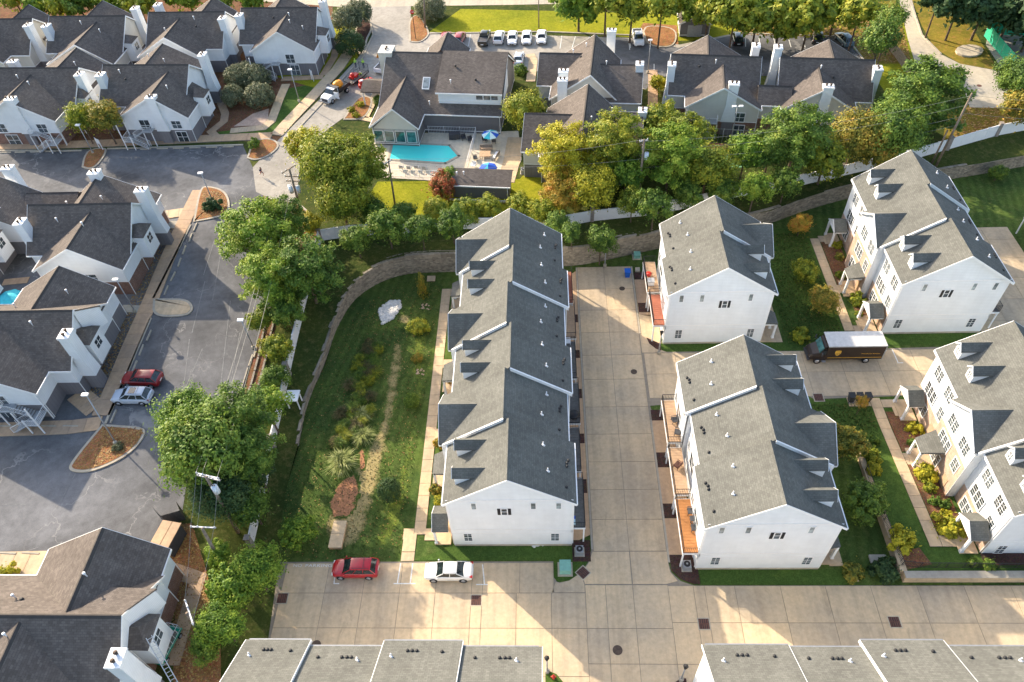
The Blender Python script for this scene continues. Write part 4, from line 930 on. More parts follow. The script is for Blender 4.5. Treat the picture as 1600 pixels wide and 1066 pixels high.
# ---------------------------------------------------------------- apartment houses with crossed gables
def gable_block(root, axis, a0, a1, e0, rr, e1, ze, zr, zsplit, upper, lower, roofmat, ov=.35, oa=.35, th=.2, ends=(1, 1), zb=ZO-.3):
    """ridge along axis from a0 to a1; eaves (roof edge) at e0/e1, ridge at rr"""
    s0 = (zr-ze)/(rr-e0); s1 = (zr-ze)/(e1-rr); w0, w1 = e0+ov, e1-ov
    pr = [(w0, zsplit), (w1, zsplit), (w1, ze+s1*ov-th), (rr, zr-th), (w0, ze+s0*ov-th)]
    wa0, wa1 = a0+oa, a1-oa
    w = MB(); w.extr(pr, axis, wa0, wa1); w.build('wall', upper, root)
    l = MB(); i = .05
    (l.box(wa0+i, wa1-i, w0+i, w1-i, zb, zsplit) if axis == 'x' else l.box(w0+i, w1-i, wa0+i, wa1-i, zb, zsplit)); l.build('lower_wall', lower, root)
    for (e, s_) in ((e0, 1), (e1, -1)):
        r = MB(); r.extr([(e, ze), (rr, zr), (rr, zr-th), (e, ze-th)], axis, a0, a1); r.build('roof', roofmat, root)
    c = MB(); c.extr([(rr-.2, zr-.2*s0+.015), (rr, zr+.05), (rr+.2, zr-.2*s1+.015), (rr, zr-.02)], axis, a0+.02, a1-.02); c.build('ridge_cap', M['ridge'], root)
    t = MB()
    for k, a in enumerate((a0, a1)):
        if not ends[k]: continue
        q = (a-.04, a-.002) if k == 0 else (a+.002, a+.04)
        for e in (e0, e1): t.extr([(e, ze+.01), (rr, zr+.01), (rr, zr-.27), (e, ze-.27)], axis, *q)
    for e, d in ((e0, -1), (e1, 1)):
        (t.box(a0, a1, e, e+d*.1, ze-.2, ze-.02) if axis == 'x' else t.box(e, e+d*.1, a0, a1, ze-.2, ze-.02))
    for a in (wa0-.02, wa1+.02):   # band between storeys and corner boards
        (t.box(a-.012, a+.012, w0, w1, zsplit-.02, zsplit+.1) if axis == 'x' else t.box(w0, w1, a-.012, a+.012, zsplit-.02, zsplit+.1))
    for e in (w0-.01, w1+.01):
        (t.box(wa0, wa1, e-.02, e+.02, zsplit-.03, zsplit+.09) if axis == 'x' else t.box(e-.02, e+.02, wa0, wa1, zsplit-.03, zsplit+.09))
        for a in (wa0, wa1): (t.tube((a, e, ZO), (a, e, ze-.2), .05, 5) if axis == 'x' else t.tube((e, a, ZO), (e, a, ze-.2), .05, 5))
    t.build('trim', M['trim'], root)
def chimney(root, x, y, ztop, w=1.45, d=1.15, flues=2, flare=True, axis='x', zb=None, mat=None, lower=None):
    zb = ZO+2.3 if zb is None else zb; c = MB()
    if axis == 'y': w, d = d, w
    c.box(x-w/2, x+w/2, y-d/2, y+d/2, zb, ztop); 
    c.box(x-w/2-.07, x+w/2+.07, y-d/2-.07, y+d/2+.07, ztop-.25, ztop+.02)
    if flare: c.hexa([(x-w*.75, y-d*.5-.02, zb-.01), (x+w*.75, y-d*.5-.02, zb-.01), (x+w*.75, y+d*.5, zb-.01), (x-w*.75, y+d*.5, zb-.01), (x-w/2, y-d*.5-.01, zb+2.6), (x+w/2, y-d*.5-.01, zb+2.6), (x+w/2, y+d*.5, zb+2.6), (x-w/2, y+d*.5, zb+2.6)])
    o = c.build('chimney', mat or M['white_siding'], root)
    b = MB(); b.box(x-w/2-.12, x+w/2+.12, y-d/2+.05, y+d/2-.05, ZO-.2, zb-.015); b.build('chimney_base', lower or M['grey_siding'], root)
    for k in range(flues):
        f = MB(); ox = (k-(flues-1)/2)*.62; fx, fy = (x+ox, y) if axis == 'x' else (x, y+ox)
        f.tube((fx, fy, ztop), (fx, fy, ztop+.26), .12, 8); f.tube((fx, fy, ztop+.26), (fx, fy, ztop+.33), .19, 8); f.build('flue', M['iron'], o)
    return o
def vent(root, x, y, z, white=True):
    v = MB()
    if white: v.tube((x, y, z-.1), (x, y, z+.55), .055, 7); v.tube((x, y, z+.5), (x, y, z+.66), .13, 8)
    else: v.tube((x, y, z-.1), (x, y, z+.15), .17, 8)
    v.build('roof_vent', M['white'] if white else M['blackpipe'], root)
def stairs(root, x, y, flip=1):
    """outside stair of two flights with landing; x = outer corner, y = wall plane, runs towards -y"""
    X = lambda a: x+flip*a; z0 = ZO; st = MB(); rl = MB(); tr = MB()
    for k in range(8):   # lower flight
        tr.box(X(3.6-k*.27), X(3.33-k*.27), y-2.3, y-1.3, z0+.17*(k+1)-.05, z0+.17*(k+1))
    tr.box(X(.15), X(1.45), y-2.4, y-.2, z0+1.36, z0+1.44)
    for k in range(7): tr.box(X(1.45+k*.27), X(1.72+k*.27), y-1.2, y-.2, z0+1.44+.155*(k+1)-.05, z0+1.44+.155*(k+1))
    tr.box(X(3.3), X(4.7), y-1.3, y-.0, z0+2.48, z0+2.56)
    tr.build('treads', M['grey'], root)
    railing(rl, [(X(3.7), y-2.35, z0+.1), (X(1.45), y-2.35, z0+1.42)], .95, .2); railing(rl, [(X(3.7), y-1.27, z0+.1), (X(1.45), y-1.27, z0+1.42)], .95, .2)
    railing(rl, [(X(1.45), y-2.38, z0+1.44), (X(.15), y-2.38, z0+1.44), (X(.15), y-.2, z0+1.44)], .95, .2)
    railing(rl, [(X(1.45), y-1.22, z0+1.5), (X(3.3), y-1.22, z0+2.56), (X(4.7), y-1.28, z0+2.56), (X(4.7), y-.1, z0+2.56)], .95, .2)
    rl.build('railing', M['white'], root)
    for (a, b) in ((.1, -2.42), (.1, -.25), (1.5, -2.42), (3.35, -1.3), (4.7, -1.3)):
        p = MB(); top = ZO+4.6 if a < 1 else ZO+2.5; p.box(X(a-.06), X(a+.06), y+b-.06, y+b+.06, z0, top); p.build('post', M['white'], root)
def bump(root, xe, y0, y1, d=1.5, ztop=8.7, side=1):
    X = lambda a: xe+side*a; ym = (y0+y1)/2
    w = MB(); w.box(X(-.2), X(d), y0, y1, ZO+2.2, ztop-.55); w.build('bay', M['white_siding'], root)
    r = MB(); o = .15
    r.quads([(X(-.1), y0-o, ztop-.5), (X(d+o), y0-o, ztop-.6), (X(d+o), y1+o, ztop-.6), (X(-.1), y1+o, ztop-.5), (X(-.1), ym, ztop+.5), (X(d*.45), ym, ztop+.4)], [(0, 1, 5, 4), (1, 2, 5), (2, 3, 4, 5), (3, 2, 1, 0), (0, 4, 3)])
    r.build('bay_roof', M['ch_roof'], root); window(root, X(d+.01), ym, ztop-1.7, 1.2, 1.2, 'E' if side > 0 else 'W', 'slider')
    t = MB(); t.box(X(d-.05), X(d+.03), y0-.02, y0+.06, ZO+2.2, ztop-.6); t.tube((X(.1), y0-.1, ZO+.1), (X(.1), y0-.1, ztop-.6), .05, 5); t.build('bay_trim', M['trim'], root)
def house(label, org, rz, main, S=None, N=None, zr=11.5, zc=10.8, ze=7.2, chims=(), bumps=(), st=None, sw=(), lower='grey_siding', upper='white_siding', vents=(), group='crossed gable apartment houses', extra=None):
    t = thing('apartment_house', label, 'apartment house', (org[0], org[1], 0), R(rz), group)
    c, s = math.cos(R(rz)), math.sin(R(rz))
    T = lambda x, y: ((x-org[0])*c+(y-org[1])*s, -(x-org[0])*s+(y-org[1])*c)
    up, lo = M[upper], M[lower]; zs = ZO+2.3
    gable_block(t, 'x', main[0], main[1], main[2], 0, main[3], ze, zr, zs, up, lo, M['ch_roof'])
    if S: gable_block(t, 'y', S[3], -.4, S[0], S[2], S[1], ze-.02, zc, zs+.004, up, lo, M['ch_roof'], ends=(1, 0))
    if N: gable_block(t, 'y', .4, N[3], N[0], N[2], N[1], ze-.02, zc+.01, zs+.008, up, lo, M['ch_roof'], ends=(0, 1))
    if S:
        y = S[3]+.35
        for x, z, w, h, k in sw: window(t, x, y-.01, z, w, h, 'S', k)
    # side walls of lower storey in brick on the east face
    for (x, y, z, ax, fl) in chims:
        lx, ly = T(x, y); chimney(t, lx, ly, z, axis=ax, flues=fl)
    for (x, y0, y1) in bumps: bump(t, x, y0, y1)
    if st: stairs(t, *st)
    for (x, y, w) in vents:
        # height on the highest roof there
        z = zr-abs(y)*(zr-ze)/main[3] if y > 0 else zr-abs(y)*(zr-ze)/-main[2]
        if S and y < 0 and S[0] < x < S[1]:
            zz = zc-(abs(x-S[2]))*((zc-ze)/((S[1]-S[2]) if x > S[2] else (S[2]-S[0]))); z = max(z, zz)
        if N and y > 0 and N[0] < x < N[1]:
            zz = zc-(abs(x-N[2]))*((zc-ze)/((N[1]-N[2]) if x > N[2] else (N[2]-N[0]))); z = max(z, zz)
        vent(t, x, y, z, w)
    return t
sb = [(-1.3, 5.75, 1.5, 1.2, 'slider'), (5.6, 5.75, 1.5, 1.5, 'slider'), (5.4, 3.4, 1.8, 1.7, 'slider')]
H1 = house('white gabled house with a front chimney and corner stairs, right of the sign island', (-65, 115.4), -3.5, (-7.4, 7.4, -5.7, 5.7), S=(-2.7, 9.1, 4.0, -9.0), N=(-7.3, 5.8, -.9, 8.6),
  chims=[(-61.4, 106.6, 10.7, 'x', 2), (-56.7, 118.9, 11.2, 'y', 2), (-71.9, 113.2, 11.2, 'y', 2)], bumps=[(8.75, -4.4, -1.9)], st=(-2.2, -8.65, 1), sw=[(6.5, 5.75, 1.5, 1.3, 'slider'), (6.7, 3.5, 1.7, 1.9, 'slider'), (1.2, 5.6, 1.6, 1.9, 'slider')], vents=[(-4.2, -1.2, True), (-3.2, -2.0, False), (5.2, -5, True), (1, 4, True), (-2, 5, True)])
H2 = house('white crossed gable house at the left edge behind the two small autumn trees', (-83.5, 115.6), -3.5, (-7.5, 7.3, -5.7, 5.7), S=(-7.2, 5.7, -.9, -9.2), N=(-5, 7.4, 2.6, 8.2),
  chims=[(-84.2, 107.0, 10.9, 'x', 3), (-75.6, 113.6, 11.2, 'y', 2)], bumps=[(7.0, -3.8, -1.2)], st=(5.5, -8.85, -1), sw=[(-4.6, 5.6, 1.7, 1.6, 'slider'), (-3.6, 3.4, 2.0, 1.9, 'slider'), (2.6, 5.6, 1.6, 1.6, 'slider')], lower='brown_brick', vents=[(-3, -1.5, True), (0, -3.5, True), (4, 4, True)])
H3 = house('crossed gable house at the left edge in the second row', (-100, 134.6), -3, (-7.5, 7.2, -5.5, 5.5), S=(-7.2, 3.6, -.9, -8.2), N=(-4, 7.2, 2.2, 7.4), chims=[(-92.6, 131.8, 11.4, 'y', 2), (-90.2, 119.9, 10.6, 'x', 2)], sw=[(-2, 5.6, 1.5, 1.2, 'slider')], vents=[(-2, -2, True)], upper='cream_siding')
H4 = house('second row gabled house directly above the two small autumn trees', (-82.5, 134.4), -3.3, (-7.4, 7.2, -5.5, 5.5), S=(-5.2, 7.3, 1.8, -9.6), N=(-7, 5, -1.2, 8.0), chims=[(-89.3, 131.8, 11.2, 'y', 2), (-74.8, 137.2, 11.4, 'y', 2)], bumps=[(7.0, -3.8, -1.2)], sw=[(3, 5.6, 1.5, 1.2, 'slider')], upper='cream_siding', vents=[(-1, -1.3, True), (3.2, -3.2, True)])
H5 = house('second row gabled house directly left of the clipped olive bushes', (-64.2, 134.6), -3.2, (-7.2, 7.2, -5.5, 5.5), S=(-7.6, 4.2, -1.2, -8.4), N=(-4.5, 7, 2.1, 7.6), chims=[(-57.0, 132.0, 11.3, 'y', 2), (-71.0, 138.6, 11.3, 'y', 2)], sw=[(2.4, 5.6, 1.6, 1.5, 'slider')], vents=[(-3, -4, True), (1.6, -1.2, True), (2.0, -2.2, False)])
H6 = house('crossed gable house nearest the round clipped shrubs of the entrance drive', (-47.2, 135.0), -3.3, (-7.2, 7.0, -5.3, 5.3), S=(-4.4, 7.4, 1.6, -8.0), N=(-7, 5, -1.4, 7.2), chims=[(-54.2, 133.0, 11.3, 'y', 2), (-39.8, 137.2, 11.5, 'y', 2)], bumps=[(7.1, -3.8, -1.4)], st=(-4.0, -7.65, 1), sw=[(2.6, 5.6, 1.5, 1.7, 'slider'), (3.0, 3.5, 1.5, 1.9, 'slider')], vents=[(2, -1.5, True), (2.6, -3.5, True), (4.6, -3.2, True), (-1, -1.5, False)])
H7 = house('gabled house whose tall white chimney stands next to the round lamp island', (-60.8, 78.4), -.5, (-7.0, 7.0, -5.2, 5.2), S=(-4.8, 7.1, 1.5, -8.2), N=(-5.6, 6.6, -.8, 7.6), chims=[(-53.3, 80.8, 11.8, 'x', 2), (-67.6, 75.4, 11.2, 'y', 2), (-61.6, 85.4, 11.6, 'x', 2)], bumps=[(6.7, -3.0, -.2)], sw=[(1.9, 5.6, 2.0, 1.1, 'slider'), (-3.4, 5.4, 1.1, 1.2, 'double')], lower='brown_brick', vents=[(-2.8, -1.8, True), (1.7, -3.6, True), (1.2, 3.0, True), (-4, 3, True)])
H8 = house('crossed gable house at the left edge beside the one with the lamp island', (-81, 78.4), -.5, (-7.2, 7.0, -5.2, 5.2), S=(-7, 4.8, -1.5, -8.2), N=(-1, 10.6, 4.4, 8.0), chims=[(-74.9, 87.3, 11.4, 'x', 2), (-71.4, 69.0, 11.0, 'y', 2)], bumps=[(6.7, -3.4, -.8)], sw=[(1.9, 5.6, 2.0, 1.1, 'slider')], vents=[(3, 3, True)])
H9 = house('crossed gable house with white outside stairs beside the parked red and silver cars', (-60.6, 58.8), -.3, (-7.4, 7.2, -5.4, 5.4), S=(-7, 4.6, -1.5, -8.6), N=(-4.8, 7.0, 1.6, 8.3), chims=[(-53.0, 55.4, 11.2, 'y', 2)], bumps=[(6.9, -2.2, .6)], st=(4.3, -8.2, -1), sw=[(-.6, 5.6, 1.7, 1.6, 'slider'), (-1.2, 3.4, 1.8, 1.8, 'slider')], vents=[(2.6, -1.3, True), (3.6, 4.8, True), (-3.8, 2.6, True), (-1.8, 2.6, True)])
H10 = house('crossed gable house at the bottom left corner with the ladder against its chimney', (-42.1, 23.8), -.2, (-9, 7.5, -5.4, 5.4), S=(-9, 5.0, -1.0, -8.2), N=(-4.3, 7.2, 2.6, 8.0), zc=11.2, chims=[(-33.9, 20.5, 11.4, 'y', 2)], bumps=[(7.2, -1.4, 1.4)], sw=[(1, 5.6, 2, 1.2, 'slider')], lower='brown_brick', vents=[(-1.6, -1.5, True), (2.9, 3.6, True), (-3.3, 2.2, True), (-2.6, 2.0, False)])
# small link roofs between houses and the stepped east gables
def link_roof(parent, x0, x1, ye0, yr, ye1, ze, zr):
    gable_block(parent, 'x', x0, x1, ye0, yr, ye1, ze, zr, ZO+2.3, M['white_siding'], M['grey_siding'], M['ch_roof'], ends=(0, 0))
link_roof(H7, -11.4, -3.9, 2.8, 6.0, 8.4, 7.2, 9.0)
for hh, sgn in ((H9, 1), (H10, 1)):   # half gable on the east side of the north wing
    q = MB(); yy, k = (2.3, 2.6) if hh is H9 else (3.0, 3.0)
    q.quads([(7.15, .0, 11.4), (8.7, yy, 9.9), (8.7, yy+.0, 9.7), (4.2, yy+k*.1, 9.5), (7.15, .0, 11.2), (3.2, 0, 11.3)], [(0, 5, 3, 1), (1, 3, 2), (4, 2, 1, 0)]); q.build('roof', M['ch_roof'], hh)
    q = MB(); q.quads([(7.0, 0, 11.2), (8.55, yy-.1, 9.75), (8.55, yy-.1, 7.2), (7.0, 0, 7.2), (7.0, yy-.1, 9.6), (7.0, yy-.1, 7.2)], [(0, 3, 2, 1), (1, 2, 5, 4), (0, 1, 4)]); q.build('wall', M['white_siding'], hh)
N1 = house('apartment house right of the clubhouse with two chimneys one before the other', (8.0, 114.0), 83.7, (-6.6, 6.6, -4.4, 6.4), S=(-7.0, 4.8, -.9, -8.0), N=(-2.4, 7.6, 2.4, 8.8), zc=10.3, chims=[(15.2, 111.8, 10.8, 'x', 2), (3.2, 109.6, 11.2, 'y', 2), (11.5, 122.3, 11.3, 'y', 2)], vents=[(4, 1.3, True), (-1, -2.2, True), (1.5, 2.0, False), (2.4, 3.3, True)], upper='cream_siding', group='apartment houses right of the pool')
N1b = house('apartment house with the yellow tree in front of it, right of the pool terrace', (6.1, 98.4), 83.7, (-6.6, 6.5, -4.6, 6.2), S=(-6.6, 6.2, 1.0, -8.4), N=(-5.4, 5.3, 0, 8.9), zc=10.2, chims=[(14.4, 98.6, 10.6, 'x', 2), (3.0, 107.5, 10.9, 'y', 2), (7.6, 92.8, 10.0, 'x', 1)], vents=[(1.5, -3.8, True), (-2, -1.0, True), (-3, 5, False)], upper='cream_siding', group='apartment houses right of the pool')
N2a = house('left one of the two linked houses behind the sport court', (27.0, 112.3), -8, (-6.9, 6.9, -4.9, 4.9), S=(-4.2, 7.2, 1.2, -8.2), N=(-6.6, 5.0, -1.0, 8.4), zc=10.6, chims=[(28.5, 104.6, 11.0, 'x', 2), (20.0, 110.6, 11.2, 'y', 2), (33.8, 115.5, 11.3, 'y', 2)], st=(-3.8, -7.9, 1), sw=[(4.2, 5.6, 1.5, 1.5, 'slider'), (4.4, 3.4, 1.6, 1.7, 'slider')], vents=[(-2.4, -1.4, False), (0, -1, True)], lower='brown_brick', group='apartment houses right of the pool', upper='cream_siding')
N2b = house('right of the two linked apartment houses, with a white chimney by the wooden fence', (43.5, 110.2), -7.5, (-7.0, 6.9, -4.9, 4.9), S=(-6.6, 4.4, -1.2, -7.9), N=(-4.4, 7.4, 1.4, 8.0), zc=10.6, chims=[(41.9, 103.0, 11.0, 'x', 2), (50.3, 107.4, 11.2, 'y', 2), (36.4, 112.6, 12.4, 'y', 2)], sw=[(2.6, 5.4, 2.4, 1.3, 'slider')], vents=[(-1, -1.5, True), (1, -2.2, False)], lower='brown_brick', group='apartment houses right of the pool', upper='cream_siding')
gable_block(N2a, 'x', 6.6, 11.6, -6.8, -4.2, -1.6, 7.2, 9.1, ZO+2.3, M['cream_siding'], M['brown_brick'], M['ch_roof'], ends=(0, 0))
# ---------------------------------------------------------------- clubhouse
C = thing('clubhouse', 'grey clubhouse with a skylight and a glazed gable facing the turquoise pool', 'clubhouse', (-16, 115, 0), R(-6.5))
def blk(ax, a0, a1, e0, rr, e1, ze, zr, up, lo, zs=ZO+.4, ends=(1, 1), **k): gable_block(C, ax, a0, a1, e0, rr, e1, ze, zr, zs, M[up], M[lo], M['ch_roof'], ends=ends, **k)
blk('x', -9.6, 10.4, -8.3, 1.2, 9.2, 6.0, 11.4, 'club_siding', 'club_siding')
# raised upper storey with the white band of windows
u = MB(); u.box(.2, 10.2, -6.6, 1.0, 6.0, 9.0); u.build('wall', M['white_siding'], C)
r = MB(); r.extr([(-7.0, 9.05), (1.25, 11.75), (1.25, 11.55), (-7.0, 8.85)], 'x', -.1, 10.5); r.build('roof', M['ch_roof'], C)
r = MB(); r.extr([(9.3, 6.0), (1.25, 11.75), (1.25, 11.5), (9.3, 5.8)], 'x', -.1, 10.5); r.build('roof', M['ch_roof'], C)
t = MB(); t.box(-.12, 10.52, -7.12, -7.0, 8.8, 9.0); t.box(.15, 10.25, -6.66, -6.6, 7.35, 7.5); t.build('trim', M['trim'], C)
for x in (6.8, 8.0, 9.2): window(C, x, -6.61, 8.15, 1.05, .7, 'S', 'plainwin')
blk('y', -12.6, -1, -9.9, -5.7, -2.0, 6.0, 9.3, 'club_siding', 'club_siding', ends=(1, 0), zs=ZO+.41)
g = MB(); g.extr([(-9.3, 5.55), (-2.5, 5.55), (-2.5, 5.75), (-5.7, 9.0), (-9.3, 5.75)], 'y', -12.30, -12.2); g.build('gable', M['cream_siding'], C)
for x in (-8.7, -7.0, -5.2, -3.4): window(C, x, -12.27, ZO+1.75, 1.4, 1.9, 'S', 'plainwin', pane=M['teal'])
link_ = MB(); link_.box(-9.4, -2.4, -12.32, -12.24, 5.35, 5.6); link_.build('trim', M['grey'], C)
c = chimney(C, -9.7, 1.6, 11.6, 2.6, 2.2, 2, axis='y', mat=M['cream_siding'])
s = MB(); zz = lambda y: 11.4-(1.2-y)*(5.4/9.5); s.hexa([(-2.9,-4.6,zz(-4.6)),(-1.7,-4.6,zz(-4.6)),(-1.7,-2.8,zz(-2.8)),(-2.9,-2.8,zz(-2.8)),(-2.9,-4.6,zz(-4.6)+.16),(-1.7,-4.6,zz(-4.6)+.16),(-1.7,-2.8,zz(-2.8)+.16),(-2.9,-2.8,zz(-2.8)+.16)]); so_ = s.build('skylight', M['trim'], C)
s = MB(); s.hexa([(-2.78,-4.48,zz(-4.48)+.1),(-1.82,-4.48,zz(-4.48)+.1),(-1.82,-2.92,zz(-2.92)+.1),(-2.78,-2.92,zz(-2.92)+.1),(-2.78,-4.48,zz(-4.48)+.18),(-1.82,-4.48,zz(-4.48)+.18),(-1.82,-2.92,zz(-2.92)+.18),(-2.78,-2.92,zz(-2.92)+.18)]); s.build('pane', M['pane_pale'], so_)
for x, y, z, wv in ((2.4, -2, 10.9, False), (2.2, -5.5, 9.8, True), (-1.2, -7.2, 7.0, True), (6, -4.5, 10.0, False)): vent(C, x, y, z, wv)
blk('y', 6, 12.5, -5.5, -1.8, 1.9, 6.5, 9.4, 'club_siding', 'club_siding', ends=(0, 1), zs=ZO+.42)
# entrance canopy
t = thing('entrance_canopy', 'small brown roofed canopy over the walk at the clubhouse door', 'canopy', (-28.3, 117.6, 0), R(-8))
r = MB(); r.extr([(-2.2, 5.3), (0, 6.2), (2.2, 5.3), (2.2, 5.1), (-2.2, 5.1)], 'x', -2.1, 2.1); r.build('roof', M['ch_roof'], t)
for x in (-1.8, 1.8):
    for y in (-1.9, 1.9): p = MB(); p.box(x-.1, x+.1, y-.1, y+.1, ZO, 5.1); p.build('post', M['trim'], t)
# pool house
S_ = thing('pool_house', 'long low grey pool shed between the pool terrace and the sunny lawn', 'shed', (-9.1, 90.5, 0), R(-6))
b = MB(); b.box(-4.1, 4.1, -1.1, 1.3, ZO-.1, 4.9); b.build('wall', M['club_siding'], S_)
r = MB(); r.extr([(-1.45, 4.85), (1.6, 5.75), (1.6, 5.6), (-1.45, 4.7)], 'x', -4.4, 4.4); r.build('roof', M['ch_roof'], S_)
r = MB(); r.extr([(2.2, 5.3), (1.6, 5.75), (1.6, 5.55), (2.2, 5.15)], 'x', -4.4, 4.4); r.build('roof', M['ch_roof'], S_)
t = MB(); t.box(-4.4, 4.4, -1.55, -1.45, 4.68, 4.87); t.box(-4.6, 5.6, -1.9, -1.75, ZO, ZO+.25); t.tube((3.9, -1.2, ZO), (3.9, -1.2, 4.7), .06, 6); t.build('trim', M['trim'], S_)
vent(S_, -3.6, .3, 5.3); vent(S_, -2.6, .4, 5.35)
# far sheds
t = thing('garage_shed', 'small grey gabled shed among the trees behind the linked houses', 'shed', (28.3, 139.0, 0), R(-4)); gable_block(t, 'y', -2.6, 3.4, -3.0, 0, 3.0, ZO+2.6, ZO+4.1, ZO+.3, M['club_siding'], M['club_siding'], M['ch_roof'])
dd = MB(); dd.box(-1.3, 1.3, -2.32, -2.27, ZO, ZO+2.2); dd.build('shed_door', M['grey'], t)
t = thing('utility_shed', 'small tan topped utility enclosure in the mulch at the bottom left', 'shed', (g2(270, 850, ZO)[0], g2(270, 850, ZO)[1], 0), R(-10)); b = MB(); b.box(-.9, .9, -1.3, 1.3, ZO, ZO+1.9); b.build('enclosure', M['dark'], t); b = MB(); b.box(-1.0, .1-.02, -1.4, 1.4, ZO+1.9, ZO+2.0); b.box(.02, 1.0, -1.4, 1.4, ZO+1.9, ZO+2.0); b.build('lid', M['walk_tan'], t)
t = thing('dumpster_screen', 'dark slatted screen around the bins at the lot corner', 'screen', (0, 0, 0)); b = MB()
P_ = [g2(*p, ZO) for p in ((248, 806), (262, 820), (290, 812), (284, 797))]
for p, q in zip(P_, P_[1:]):
    a, b_ = Vector(p), Vector(q); n = int((b_-a).length/.3)
    for i in range(n):
        u_ = a+(b_-a)*(i/n); v_ = a+(b_-a)*((i+.86)/n); w = MB(); w.prism([tuple(u_), tuple(v_), (v_.x+.03, v_.y+.05), (u_.x+.03, u_.y+.05)], ZO, ZO+1.8); w.build('board', M['dark'], t)
